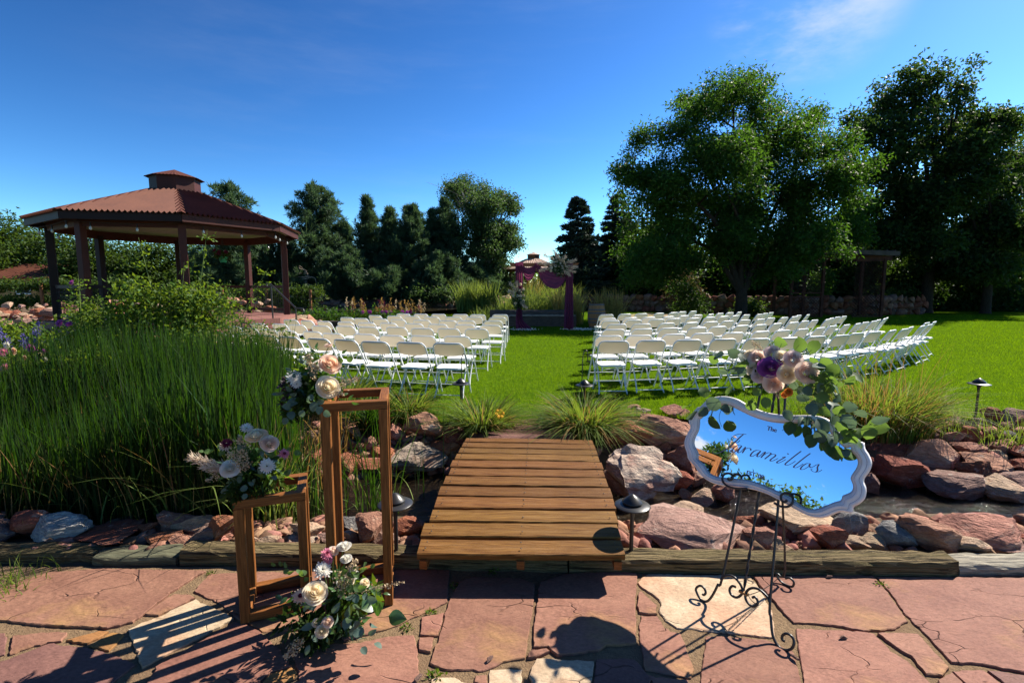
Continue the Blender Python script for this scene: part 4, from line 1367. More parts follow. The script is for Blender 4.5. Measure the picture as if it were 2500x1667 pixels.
    # steps and handrails on the side towards the chairs
    if stairs:
        mid = (P(Rd, 3, 0) + P(Rd, 2, 0)) / 2
        nrm = Vector((mid.x, mid.y, 0)).normalized()
        tn = Vector((-nrm.y, nrm.x, 0))
        for i in range(2):
            z = zd - 0.2 * (i + 1)
            c = mid + nrm * (0.16 + 0.3 * i)
            m = MB()
            m.bar(c - tn * 1.0 + Vector((0, 0, z - 0.09)), c + tn * 1.0 + Vector((0, 0, z - 0.09)), 0.31, 0.18)
            m.build('step', deckm, root)
        for p0, p1 in (((540 - 12, 712), (590, 787)), ((657, 690), (722, 752))):
            q0 = aty(p0[0], p0[1], 13.2 if p0[0] < 600 else 14.9) - Vector((cx, cy, 0))
            q1 = aty(p1[0], p1[1], 12.2 if p0[0] < 600 else 13.9) - Vector((cx, cy, 0))
            z0, z1 = zd, zd - 0.45
            pts = [q0 + Vector((-0.12, 0.1, -0.10)), q0 + Vector((-0.14, 0.12, 0.0)), q0, q0.lerp(q1, 0.5), q1, q1 + Vector((0.25, -0.10, -0.02)), q1 + Vector((0.29, -0.12, -0.12)), q1 + Vector((0.22, -0.1, -0.18))]
            m = MB().tube(pts, 0.022, 6)
            for q, z in ((q0.lerp(q1, 0.08), zd - 0.1), (q1, zg)):
                m.tube([(q.x, q.y, z), (q.x, q.y, q.z)], 0.022, 6)
            m.build('handrail', M['black_metal'], root)
    return root


GX, GY, GR, GT = -10.16, 15.27, 3.39, -2.531
GZD = 0.62
gazebo(GX, GY, GR, GT, 0.12, GZD, 3.18, 4.36, (M['red_tin'], M['gazebo_paint'], M['gazebo_dark'], M['deck_paint']), 'large brown octagonal gazebo with rusty corrugated roof left of the chairs', skip=(3,))
gazebo(2.25, 52.0, 3.4, 0.2, 0.0, 0.5, 3.15, 4.45, (M['tan_tin'], M['arch_wood'], M['gazebo_dark'], M['deck_paint']), 'far gazebo with pale tan roof seen through the wedding arch', near=False, stairs=False)


def light_string():
    root = empty('string_light', (GX, GY, 0), label='string of clear bulbs hanging under the gazebo eave', cat='string lights')
    wire = []
    for k in range(-1, 5):
        a = Vector((GR * 0.96 * cos(GT + k * pi / 4), GR * 0.96 * sin(GT + k * pi / 4), 3.16))
        b = Vector((GR * 0.96 * cos(GT + (k + 1) * pi / 4), GR * 0.96 * sin(GT + (k + 1) * pi / 4), 3.16))
        for i in range(5):
            t = i / 5
            p = a.lerp(b, t)
            p.z -= 0.05 * sin(t * pi)
            wire.append(p)
            if i in (1, 3) or (i == 0 and k % 2):
                s = MB().tube([p, p - Vector((0, 0, 0.10))], 0.014, 6).build('socket', M['rail_wire'], root)
                q = p - Vector((0, 0, 0.10))
                MB().lathe([(0.012, 0), (0.028, -0.03), (0.032, -0.06), (0.02, -0.085), (0.001, -0.095)], 10, q).build('bulb', M['bulb'], root)
    MB().tube(wire, 0.008, 4).build('wire', M['rail_wire'], root)


light_string()


# ------------------------------------------------------------------ foliage machinery
def unit(n):
    v = RNG.normal(size=(n, 3))
    return v / np.linalg.norm(v, axis=1)[:, None]


def leaf_quads(C, D, L, Wd, fold=0.15):
    n = len(C)
    S = np.cross(D, unit(n))
    S /= np.linalg.norm(S, axis=1)[:, None] + 1e-9
    Nn = np.cross(D, S)
    L = np.broadcast_to(L, (n,))[:, None]
    Wd = np.broadcast_to(Wd, (n,))[:, None]
    m = C + D * L * 0.45 + Nn * L * fold
    V = np.stack([C, m + S * Wd / 2, C + D * L, m - S * Wd / 2], 1).reshape(-1, 3)
    return V, np.arange(4 * n).reshape(n, 4)


def blob_points(blobs, n, shell=0.45):
    B = np.array([(b[0], b[1], b[2]) for b in blobs])
    R = np.array([(b[3:] if len(b) == 6 else (b[3],) * 3) for b in blobs], float)
    w = (R.prod(1)) ** (2 / 3)
    i = RNG.choice(len(B), n, p=w / w.sum())
    u = unit(n)
    rad = RNG.random(n) ** shell
    return B[i] + u * R[i] * rad[:, None], u


def crown(name, blobs, m, parent, nclump, per, cr, L, Wd, shell=0.4, droop=0.25, out=0.5, origin=(0, 0, 0)):
    c, u = blob_points(blobs, nclump, shell)
    c = np.repeat(c, per, 0)
    u = np.repeat(u, per, 0)
    n = len(c)
    base = c + RNG.normal(size=(n, 3)) * cr * np.array([1, 1, 0.8])
    D = unit(n) + u * out + np.array([0, 0, -droop])
    D /= np.linalg.norm(D, axis=1)[:, None]
    V, Fc = leaf_quads(base, D, L * RNG.uniform(0.7, 1.25, n), Wd * RNG.uniform(0.7, 1.25, n))
    V = V - np.array(origin)
    return link(name, mesh_np(name, V, Fc), m, parent)


def lobes(blobs, k, f, core=0.45, rs=random.Random(5)):
    """break each round mass into separate smaller boughs with air between them"""
    out = []
    for x, y, z, r in blobs:
        if r < 0.55:
            out.append((x, y, z, r))
            continue
        out.append((x, y, z, r * core))
        for _ in range(k):
            d = Vector((rs.gauss(0, 1), rs.gauss(0, 1), rs.gauss(0.1, 0.8))).normalized()
            q = r * f * rs.uniform(0.7, 1.35)
            p = Vector((x, y, z)) + d * (r * rs.uniform(0.62, 1.02))
            out.append((p.x, p.y, p.z, q * 1.15, q * 1.15, q * 0.75))
    return out


def blobs_px(lst, y, jit=0.5, rel=(0, 0, 0)):
    out = []
    for px, py, r in lst:
        p = aty(px, py, y + random.uniform(-1, 1) * jit)
        out.append((p.x, p.y, p.z, r * p.y / F))
    return out


def trunk_limbs(base, forks, r, m, parent, fork_z, rs):
    """tapered trunk with limbs bending out to the given points (all in world space; parent at base)"""
    mb = MB()
    b = Vector(base)
    f = Vector((0, 0, fork_z))
    mb.tube(smooth_path([(0, 0, -0.1), (0.03, 0.02, fork_z * 0.5), f], 3), [r * 1.25] + [r * (1.0 - 0.25 * i / 6) for i in range(6)], 10)
    for g in forks:
        t = Vector(g) - b
        m1 = f.lerp(t, 0.45) + Vector((rs.uniform(-.3, .3), rs.uniform(-.3, .3), 0.12 * t.length))
        path = smooth_path([f - Vector((0, 0, 0.3)), f.lerp(m1, 0.5), m1, t], 3)
        rr = r * rs.uniform(0.4, 0.6)
        mb.tube(path, [rr * (1 - 0.85 * i / (len(path) - 1)) + 0.012 for i in range(len(path))], 7)
        for _ in range(2):
            q = path[rs.randint(4, len(path) - 2)]
            e = q + Vector((rs.gauss(0, 1), rs.gauss(0, 1), rs.uniform(0.2, 1.2))) * 0.12 * t.length
            mb.tube([q, q.lerp(e, 0.5) + Vector((0, 0, 0.1)), e], [rr * 0.3, rr * 0.2, 0.01], 5)
    return mb.build('trunk', m, parent)


def broad_tree(name, base, blobs, label, leafm, n, L, Wd, trunk_r, fork_z, cat='tree', per=16, cr=0.28, barkm='bark', shell=0.45, forks=None, group=None, seed=1, droop=0.3):
    rs = random.Random(seed)
    root = empty(name, base, label=label, cat=cat, group=group)
    fk = forks or [(b[0], b[1], b[2]) for b in blobs]
    trunk_limbs(base, fk, trunk_r, M[barkm], root, fork_z, rs)
    crown('crown', blobs, M[leafm], root, n // per, per, cr, L, Wd, shell, droop, origin=base)
    return root


def spruce(base, H, R, label, seed, n=15000):
    rs = np.random.default_rng(seed)
    root = empty('spruce_tree', base, label=label, cat='spruce', group='dark spruce trees behind the stone wall')
    MB().tube([(0, 0, -0.1), (0, 0, H * 0.5), (0, 0, H * 0.98)], [0.2, 0.11, 0.02], 8).build('trunk', M['bark'], root)
    nb = int(H * 34)
    z = H * (0.03 + 0.95 * rs.random(nb) ** 1.15)
    az = rs.uniform(0, 2 * pi, nb)
    ln = R * (1 - z / H) ** 0.72 * rs.uniform(0.72, 1.08, nb) + 0.12
    per = n // nb
    t = rs.random((nb, per)) ** 0.6
    side = rs.normal(size=(nb, per)) * 0.16 * (ln[:, None] * (0.35 + t * 0.4))
    rad = t * ln[:, None]
    zz = z[:, None] - 0.18 * rad + 0.10 * rad ** 2 / np.maximum(ln[:, None], .3) - 0.10 * rs.random((nb, per)) * ln[:, None]
    ca, sa = np.cos(az)[:, None], np.sin(az)[:, None]
    C = np.stack([rad * ca - side * sa, rad * sa + side * ca, zz], -1).reshape(-1, 3)
    D = np.stack([np.broadcast_to(ca, rad.shape), np.broadcast_to(sa, rad.shape), 0 * rad], -1).reshape(-1, 3) + unit(len(C)) * 0.75 + np.array([0, 0, 0.1])
    D /= np.linalg.norm(D, axis=1)[:, None]
    V, Fc = leaf_quads(C, D, rs.uniform(0.18, 0.34, len(C)), rs.uniform(0.06, 0.11, len(C)), 0.05)
    link('crown', mesh_np('crown', V, Fc), M['needle_spruce'], root)
    return root


def pine_blobs(H, R, zb, rs, round_top=0.6):
    out = []
    z = zb
    while z < H:
        f = (z - zb) / (H - zb)
        prof = (1 - f) ** round_top * (0.55 + 0.45 * min(1, f * 4 + 0.3))
        nb = 5 if f < 0.85 else 3
        a0 = rs.uniform(0, 6.28)
        for k in range(nb):
            a = a0 + k * 2 * pi / nb + rs.uniform(-.4, .4)
            ln = R * prof * rs.uniform(0.6, 1.12)
            for s in (0.35, 0.7, 1.0):
                out.append((ln * s * cos(a), ln * s * sin(a), z + 0.22 * ln * s * s + rs.uniform(-.15, .15), 0.30 + 0.06 * R * (1 - f), 0.30 + 0.06 * R * (1 - f), 0.22 + 0.03 * R))
        z += 0.10 * R + 0.28
    out.append((0, 0, H - 0.2, 0.22, 0.22, 0.4))
    return out


def pine(base, H, R, label, seed, n=17000, zb=1.0, m='needle_pine', rt=0.6, group='pines on the far bank of the pond', extra=(), dead=False):
    rs = random.Random(seed)
    root = empty('pine_tree', base, label=label, cat='pine', group=group)
    bl = pine_blobs(H, R, zb, rs, rt) + list(extra)
    mb = MB()
    mb.tube([(0, 0, -0.1), (0.05, 0, H * 0.45), (0, 0, H * 0.97)], [0.24, 0.15, 0.03], 8)
    for b in bl[2::3]:
        q = Vector(b[:3])
        mb.tube([(0, 0, max(0.2, q.z - 0.3 * hypot(q.x, q.y))), q], [0.05, 0.012], 4)
    mb.build('trunk', M['bark'], root)
    c, u = blob_points(bl, n // 14, 0.5)
    c, u = np.repeat(c, 14, 0), np.repeat(u, 14, 0)
    C = c + RNG.normal(size=c.shape) * 0.07
    D = unit(len(C)) * 0.62 + u * 0.7 + np.array([0, 0, 0.45])
    D /= np.linalg.norm(D, axis=1)[:, None]
    V, Fc = leaf_quads(C, D, RNG.uniform(0.26, 0.48, len(C)), RNG.uniform(0.04, 0.075, len(C)), 0.05)
    link('crown', mesh_np('crown', V, Fc), M[m], root)
    if dead:
        mb = MB()
        for _ in range(9):
            p = Vector((rs.uniform(-.3, .3), -R * 0.75, rs.uniform(1.2, 2.6)))
            pts = [p]
            for k in range(4):
                pts.append(pts[-1] + Vector((rs.uniform(-0.9, 0.7), rs.uniform(-.3, .1), rs.uniform(-.55, .35))))
            mb.tube(smooth_path(pts, 3), [0.04 * (1 - i / 13) + 0.008 for i in range(13)], 5)
        mb.build('dead_branch', M['dead_wood'], root)
    return root


def leafy_bush(name, base, blobs, label, cat, m, n, L, Wd, per=12, cr=0.1, shell=0.45, group=None, stems=6):
    root = empty(name, base, label=label, cat=cat, group=group)
    rs = random.Random(n + int(base[0] * 10))
    mb = MB()
    for b in (blobs * 3)[:stems]:
        t = Vector(b[:3]) - Vector(base)
        mb.tube([(0.05 * rs.uniform(-1, 1), 0.05 * rs.uniform(-1, 1), 0), t * 0.5 + Vector((0, 0, 0.05)), t], [0.018, 0.012, 0.005], 5)
    mb.build('stem', M['stem_brown'], root)
    crown('foliage', blobs, M[m], root, n // per, per, cr, L, Wd, shell, origin=base)
    return root


# ------------------------------------------------------------------ trees
def trees():
    big = [(1790, 262, 80), (1680, 322, 72), (1862, 332, 78), (1622, 432, 80), (1545, 432, 45), (1750, 425, 100), (1880, 440, 100), (1985, 352, 70), (2045, 425, 70), (1990, 505, 95), (1600, 560, 88), (1720, 565, 100), (1850, 580, 100),
           (2065, 540, 62), (1560, 640, 55), (1990, 610, 70), (1650, 655, 55), (1900, 650, 55), (1520, 425, 22), (1785, 215, 36), (1690, 255, 32), (1580, 345, 30), (1840, 225, 22), (1990, 285, 26), (2090, 470, 20), (1730, 225, 18), (1660, 262, 18), (1600, 318, 20), (1545, 378, 20), (1512, 470, 18), (1900, 262, 20), (1945, 300, 18), (2060, 350, 18), (2080, 420, 16), (1535, 560, 24), (1520, 620, 22)]
    bl = blobs_px(big, 24, 2.0)
    broad_tree('broadleaf_tree', (11.15, 24, 0), lobes(bl, 11, 0.38, 0.58), 'big bushy bright green tree with several stems behind the right chairs', 'leaf_bright', 125000, 0.18, 0.070, 0.30, 1.5, seed=3, cr=0.20, per=22, shell=0.38, forks=[bl[i][:3] for i in (0, 1, 2, 3, 7, 9, 10, 13, 5)])
    t2 = [(2230, 235, 46), (2160, 265, 40), (2205, 185, 30), (2290, 190, 32), (2350, 205, 20), (2365, 160, 13), (2380, 180, 9), (2330, 250, 30), (2110, 330, 40), (2075, 290, 18), (2085, 360, 22), (2200, 340, 70), (2300, 330, 46), (2380, 285, 20), (2350, 300, 24), (2180, 450, 70), (2290, 430, 60), (2120, 440, 30), (2150, 560, 85), (2270, 560, 85), (2200, 650, 75), (2330, 640, 65), (2130, 655, 60), (2400, 655, 50), (2250, 150, 12), (2150, 225, 16), (2400, 330, 14)]
    bl = blobs_px(t2, 30, 2.0)
    broad_tree('broadleaf_tree', (25.2, 30, 0), lobes(bl, 9, 0.36), 'tallest dark green tree with an uneven top at the right', 'leaf_dark', 52000, 0.24, 0.12, 0.34, 3.0, seed=4, cr=0.26, per=20, shell=0.38, forks=[bl[i][:3] for i in (0, 1, 3, 4, 7, 9, 10, 13)])
    t3 = [(2410, 320, 48), (2440, 300, 26), (2380, 380, 60), (2440, 390, 50), (2350, 460, 60), (2430, 480, 70), (2400, 570, 80), (2470, 560, 60), (2390, 650, 70), (2470, 650, 50)]
    bl = blobs_px(t3, 29, 1.6)
    broad_tree('broadleaf_tree', (27.9, 29, 0), lobes(bl, 9, 0.36, 0.6), 'round topped dark tree leaning against the tallest tree', 'leaf_dark', 42000, 0.22, 0.12, 0.26, 2.0, seed=5, cr=0.25, per=20, forks=[b[:3] for b in bl[:7]])
    t4 = [(2520, 370, 60), (2560, 450, 80), (2500, 430, 40), (2530, 540, 80), (2600, 560, 90), (2510, 630, 60), (2600, 680, 70)]
    bl = blobs_px(t4, 36, 1.6)
    broad_tree('broadleaf_tree', (38.5, 36, 0), bl, 'hazy green tree cut off at the right picture edge', 'leaf_aspen', 20000, 0.22, 0.11, 0.26, 2.0, seed=6, cr=0.3)
    for i, (px, top, y, w, lab) in enumerate([(2130, 665, 32.5, 2.0, 'dark bush right of the lattice pergola'), (2235, 672, 32, 2.2, 'dark bush round the trunk of the tallest tree'), (2340, 668, 32.5, 2.2, 'dark bush between the tallest and the round topped tree'), (2440, 665, 32, 2.2, 'dark bush round the trunk of the round topped tree'), (2540, 655, 33, 2.4, 'dark bush at the right end of the lawn')]):
        p = aty(px, 700, y)
        h = EYE + (700 - top) / F * y
        bl = [(p.x + random.uniform(-.6, .6) * w, y + random.uniform(-.5, .5), h * f, w * .6, w * .5, h * .26) for f in (.2, .5, .78) for _ in range(3)]
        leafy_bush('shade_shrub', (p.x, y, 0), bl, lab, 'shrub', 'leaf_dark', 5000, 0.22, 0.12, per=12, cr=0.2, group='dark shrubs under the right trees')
    # dark understory row behind the stone wall: each a tree of its own
    und = [(1560, 540, 36, 'b'), (1640, 580, 35, 'b'), (1760, 590, 35, 'b'), (1880, 580, 34, 'b'), (1985, 540, 34, 'b'), (2080, 540, 35, 'b'), (2180, 560, 37, 'b'), (2290, 560, 38, 'b'), (2400, 560, 37, 'b'), (2510, 600, 38, 'b')]
    nm = ['left of the big green tree', 'behind the left side of the big green tree', 'behind the trunk of the big green tree', 'behind the right side of the big green tree', 'behind the lattice pergola', 'between the pergola and the tallest tree',
          'behind the tallest tree', 'right behind the tallest tree', 'behind the round topped tree', 'at the far right behind the lawn']
    proto = None
    for i, (px, top, y, k) in enumerate(und):
        p = aty(px, 700, y)
        H = 1.57 + (700 - top) / F * y
        if proto is None:
            bl = [(0, 0, 0.62, .3, .3, .3), (.2, .1, .4, .3, .3, .3), (-.22, .05, .42, .28, .28, .28), (0.05, -.2, .3, .3, .3, .25), (-.1, .2, .25, .3, .3, .22), (0.0, 0, .8, .2, .2, .2), (.25, -.1, .2, .22, .22, .2), (-.25, -.15, .18, .22, .22, .18)]
            bl = [tuple(v * 8 for v in b) for b in bl]
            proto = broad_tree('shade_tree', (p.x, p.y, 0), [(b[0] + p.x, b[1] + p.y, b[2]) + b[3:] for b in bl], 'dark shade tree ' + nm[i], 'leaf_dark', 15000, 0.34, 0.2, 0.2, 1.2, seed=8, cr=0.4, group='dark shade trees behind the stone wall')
            proto.scale = (1, 1, H / 8)
            continue
        c = copy_tree(proto)
        c.location = (p.x, p.y, 0)
        c.scale = (random.uniform(0.85, 1.05),) * 2 + (H / 8,)
        c.rotation_euler = (0, 0, i * 1.3)
        c['label'] = 'dark shade tree ' + nm[i]
    spruce((4.55, 34.5, 0), 7.7, 2.7, 'pointed blue green spruce right of the wedding arch', 21, 30000)
    spruce((7.6, 36.0, 0), 8.2, 2.8, 'second spruce with a brownish top beside the big green tree', 22, 30000)
    spruce((5.9, 41.0, 0), 6.3, 2.4, 'shorter spruce behind the gap between the two tall spruces', 23, 14000)
    spruce((-1.45, 56.0, 0), 6.6, 1.7, 'small dark spruce left of the far tan gazebo', 24, 7000)
    # pines beyond the pond
    def px_pine(px, top, y, R, label, seed, **k):
        p = aty(px, 700, y)
        return pine((p.x, p.y, 0.35), 1.2 + (700 - top) / F * y, R, label, seed, **k)
    px_pine(780, 458, 45, 4.3, 'broad pine with a dead branch left of the pond', 31, n=44000, zb=1.8, rt=0.62, dead=True)
    px_pine(903, 490, 47, 3.0, 'slim pine second from the gazebo', 32, n=26000, zb=1.0, rt=1.0)
    px_pine(1010, 505, 46, 4.0, 'dense dark pine in the middle of the row', 33, n=42000, zb=0.6, rt=0.85)
    px_pine(1090, 500, 48, 3.8, 'dense pine partly in front of the aspen', 34, n=42000, zb=0.5, rt=0.8)
    px_pine(955, 515, 46.5, 3.0, 'shorter pine between the slim and the dense one', 35, n=24000, zb=0.5, rt=0.9)
    px_pine(570, 456, 40, 3.2, 'dark pine rising behind the gazebo roof', 36, n=28000, zb=1.0, rt=0.5)
    px_pine(640, 560, 43, 2.2, 'pine seen between the gazebo posts at right', 37, n=20000, zb=0.6)
    px_pine(700, 575, 44, 2.4, 'short dark pine close to the gazebo eave', 38, n=20000, zb=0.4, rt=0.8)
    px_pine(845, 545, 48, 2.6, 'dark pine filling the gap left of the slim pine', 39, n=22000, zb=0.4, rt=0.8)
    px_pine(1058, 525, 49, 2.8, 'dark pine between the dense pines', 40, n=24000, zb=0.4, rt=0.8)
    # low spreading pines along the bank
    for i, (px, top, y, R, lab) in enumerate([(735, 655, 43, 2.4, 'low spreading pine by the dead branch'), (850, 612, 42.6, 2.2, 'low spreading pine hanging over the pond rocks'), (960, 660, 43, 3.0, 'low spreading pine below the dense pines'), (1075, 618, 43.5, 2.3, 'low spreading pine at the right end of the bank'), (1150, 655, 46, 2.6, 'low spreading pine under the aspen'), (1190, 640, 50, 2.2, 'low dark pine right of the aspen trunk')]):
        p = aty(px, 700, y)
        pine((p.x, p.y, 0.3), 1.1 + (700 - top) / F * y, R * 1.25, lab, 50 + i, n=24000, zb=0.3, rt=0.55, group='low pines on the pond bank')
    asp = [(1190, 520, 55), (1220, 560, 45), (1170, 590, 60), (1235, 500, 34), (1150, 500, 45), (1110, 470, 22), (1130, 455, 14), (1100, 455, 10), (1200, 650, 50), (1240, 600, 36), (1180, 475, 18), (1215, 478, 12), (1205, 700, 40), (1260, 560, 16)]
    bl = blobs_px(asp, 50, 1.2)
    broad_tree('aspen_tree', (aty(1185, 700, 50).x, 50, 0.3), lobes(bl, 8, 0.40, 0.45), 'feathery aspen with a thin airy top behind the pines', 'leaf_aspen', 36000, 0.22, 0.14, 0.16, 3.0, seed=9, cr=0.30, barkm='pale_bark')
    bl = blobs_px([(1110, 470, 14), (1125, 450, 12), (1095, 455, 9), (1140, 440, 9), (1155, 470, 14), (1120, 490, 20), (1175, 455, 8)], 53, 0.8)
    broad_tree('aspen_tree', (aty(1125, 700, 53).x, 53, 0.3), bl, 'thin aspen top sticking out above the dense pines', 'leaf_aspen', 6000, 0.20, 0.11, 0.10, 5.0, seed=10, cr=0.42, barkm='pale_bark', per=8)
    # left woods behind the gazebo
    left = [(-60, 530, 46), (20, 520, 48), (95, 545, 52), (165, 560, 50), (235, 565, 47), (310, 585, 50), (390, 575, 48), (470, 590, 50), (545, 600, 46), (610, 640, 52), (690, 640, 54)]
    nm = ['at the left picture edge', 'above the red roofed house', 'right of the house ridge', 'behind the left gazebo post', 'between the two left gazebo posts', 'seen under the left gazebo eave', 'behind the middle of the gazebo',
          'behind the front gazebo post', 'right of the front gazebo post', 'between the right gazebo posts', 'right of the gazebo']
    proto = None
    for i, (px, top, y) in enumerate(left):
        p = aty(px, 700, y)
        H = 1.57 + (700 - top) / F * y
        if proto is None:
            bl = [(0, 0, 4.6, 2.2), (1.6, .5, 3.2, 2.0), (-1.7, .2, 3.3, 2.0), (.3, -1.4, 2.2, 2.0), (-.8, 1.4, 2.0, 2.0), (0, 0, 6.4, 1.5), (2.0, -1, 1.6, 1.5), (-2.1, -1, 1.5, 1.5)]
            proto = broad_tree('wood_tree', (p.x, p.y, 0), [(b[0] + p.x, b[1] + p.y, b[2], b[3]) for b in bl], 'green wood tree ' + nm[i], 'leaf_mid', 13000, 0.30, 0.17, 0.18, 1.5, seed=12, cr=0.36, group='green trees behind the gazebo')
            proto.scale = (1, 1, H / 8)
            continue
        c = copy_tree(proto)
        c.location = (p.x, p.y, 0)
        c.scale = (random.uniform(0.9, 1.2),) * 2 + (H / 8,)
        c.rotation_euler = (0, 0, i * 1.7)
        c['label'] = 'green wood tree ' + nm[i]
    # far woods on the horizon: one mass
    n = 40000
    x = RNG.uniform(-120, 110, n)
    y = RNG.uniform(72, 84, n)
    hh = 3.0 + 1.1 * np.sin(x * 0.31) + 0.8 * np.sin(x * 0.83 + 1)
    z = RNG.random(n) * hh
    D = unit(n)
    V, Fc = leaf_quads(np.stack([x, y, z], 1), D, RNG.uniform(0.5, 0.9, n), RNG.uniform(0.35, 0.6, n))
    o = link('far_woods', mesh_np('far_woods', V, Fc), M['leaf_mid'])
    tag(o, 'far belt of woods along the horizon', 'woods', kind='stuff')


trees()


# ------------------------------------------------------------------ stone walls, pond banks, house, pergola, barrel, raised beds
PROTO_ST = [rock_mesh('stone', 300 + k, 2, 11, 0.03) for k in range(8)]
PSTONE, WSTONE = [], []
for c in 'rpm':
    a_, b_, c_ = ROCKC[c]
    M['wall_stone_' + c] = mat('wall_stone_' + c, tuple(v * 0.40 for v in a_), 0.95, tuple(v * 0.40 for v in b_), 3, col3=tuple(v * 0.42 for v in c_), objvar=0.25)  # rock colours darkened so the wall carries the trees' shade in its albedo
for k, me in enumerate(PROTO_ST):
    for c in 'prpmt':
        m2 = me.copy()
        m2.materials.append(M['rock_' + c])
        PSTONE.append(m2)
    for c in 'rrpm':
        m2 = me.copy()
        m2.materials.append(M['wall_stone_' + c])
        WSTONE.append(m2)


def stone_at(parent, loc, s, rz, rs, tilt=0.15, pool=None):
    me = rs.choice(pool or PSTONE)
    o = bpy.data.objects.new('stone', me)
    COL.objects.link(o)
    o.parent = parent
    o.location = loc
    o.scale = s
    o.rotation_euler = (rs.uniform(-tilt, tilt), rs.uniform(-tilt, tilt), rz)
    return o


def stone_wall(path, h, label, n_rows, seed, wbase=0.5):
    rs = random.Random(seed)
    root = empty('stone_wall', (0, 0, 0), label=label, cat='stone wall')
    P = [Vector((*p, 0)) for p in path]
    core = MB()
    for a, b in zip(P[:-1], P[1:]):
        core.bar(a + Vector((0, 0.12, h * 0.45)), b + Vector((0, 0.12, h * 0.45)), 0.35, h * 0.88)
    core.build('wall_core', M['dirt'], root)
    for a, b in zip(P[:-1], P[1:]):
        d = b - a
        L = d.length
        rz = atan2(d.y, d.x)
        nrm = Vector((d.y, -d.x, 0)).normalized()
        for r in range(n_rows):
            x = rs.uniform(-0.1, 0.1)
            while x < L:
                w = rs.uniform(0.30, 0.62)
                hh = h / n_rows * rs.uniform(1.0, 1.5)
                p = a + d.normalized() * (x + w / 2) + nrm * (0.06 + rs.uniform(-0.04, 0.05)) + Vector((0, 0, h * (r + 0.5) / n_rows + rs.uniform(-.04, .04)))
                stone_at(root, p, (w * 1.12, 0.34, hh), rz + rs.uniform(-0.15, 0.15), rs, pool=WSTONE)
                x += w
    return root


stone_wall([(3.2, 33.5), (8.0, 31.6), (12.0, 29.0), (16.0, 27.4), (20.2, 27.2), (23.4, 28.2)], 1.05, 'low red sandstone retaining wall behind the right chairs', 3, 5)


def stone_heap(label, spots, seed, smin, smax):
    rs = random.Random(seed)
    root = empty('stone_bank', (0, 0, 0), label=label, cat='stone bank', group='stone banks round the pond and gazebo')
    for x, y, z in spots:
        s = rs.uniform(smin, smax)
        stone_at(root, (x, y, z + s * 0.15), (s * rs.uniform(0.9, 1.5), s * rs.uniform(0.8, 1.1), s * rs.uniform(0.55, 0.9)), rs.uniform(0, 3.14), rs, 0.3)
    return root


rs = random.Random(3)
sp = []
for a, b in zip(pond_edge(0.35, pi * 0.93, 1.06)[:-1], pond_edge(0.35, pi * 0.93, 1.06)[1:]):
    d = hypot(b[0] - a[0], b[1] - a[1])
    for k in range(int(d / 0.20)):
        t = rs.random()
        u = rs.random()
        x, y = a[0] + (b[0] - a[0]) * t, a[1] + (b[1] - a[1]) * t
        v = Vector((x + 10, (y - 32), 0)).normalized() * (u * 1.1)
        sp.append((x + v.x, y + v.y, -0.12 + u * 0.75))
stone_heap('rocky red far bank of the pond under the pines', sp[:290], 31, 0.35, 0.8)
sp = [(x, 20.2 + rs.uniform(0, 2.6), 0) for x in np.arange(-24, -10.5, 0.18)]
sp = [(x, y, 0.1 + (y - 20.2) * 0.30 + rs.uniform(-.05, .1)) for x, y, z in sp]
sp += [(x, 17.6 + rs.uniform(0, 1.8), rs.uniform(0.0, 0.6)) for x in np.arange(-20, -14.2, 0.035)]
stone_heap('loose pink rubble bank behind and left of the gazebo', sp, 32, 0.2, 0.48)
sp = []
for k in range(70):
    a = GT + rs.uniform(-0.3, 4.2) * pi / 4
    r = rs.uniform(3.3, 4.1)
    sp.append((GX + r * cos(a), GY + r * sin(a), rs.uniform(0.0, 0.35)))
sp += [(-6.9 + rs.uniform(-.5, .6), 15.9 + rs.uniform(-.7, .9), rs.uniform(0, 0.3)) for _ in range(26)]
stone_heap('orange and dark stones round the foot of the gazebo deck', sp, 33, 0.25, 0.55)
o = MB().bar((-12.3, 11.3, 0.16), (-6.4, 13.6, 0.16), 0.35, 0.32).build('stone_ledge', M['flag_beige'])
tag(o, 'pale sandstone ledge below the gazebo steps', 'ledge')


def house():
    root = empty('house', (-47.5, 47.5, 0), label='low house with a red metal roof and ochre walls at the left edge', cat='house')
    wall = mat('ochre_wall', (0.50, 0.27, 0.10), 0.85, (0.42, 0.22, 0.09), 2)
    M['ochre_wall'] = wall
    MB().box((0, 0, 1.2), (13, 7, 2.4)).build('wall', wall, root)
    x, y = 7.1, 4.2
    r = MB().add([(-x, -y, 2.3), (x, -y, 2.3), (x, y, 2.3), (-x, y, 2.3), (-4.5, 0, 3.75), (4.5, 0, 3.75)], [(0, 1, 5, 4), (1, 2, 5), (2, 3, 4, 5), (3, 0, 4), (3, 2, 1, 0)])
    roof = r.build('roof', M['red_tin'], root)
    s = MB()
    for k in range(28):
        xx = -6.8 + k * 0.5
        t = min(1, max(0.0, (7.1 - abs(xx)) / 2.6))
        s.bar((xx, -4.22, 2.31), (xx, -4.2 * (1 - t), 2.31 + 1.45 * t), 0.03, 0.05)
    s.build('roof_seam', M['red_tin'], roof)
    MB().lathe([(0.06, 0), (0.06, 0.6)], 8, (0.5, -2.4, 2.8)).build('vent_pipe', M['white_metal'], roof)
    for k in (-4, 0.5, 4):
        w = MB().box((k, -3.52, 1.4), (1.3, 0.08, 1.0)).build('window', M['white_metal'], root)
        MB().box((k, -3.57, 1.4), (1.1, 0.03, 0.8)).build('pane', M['rail_wire'], w)


house()
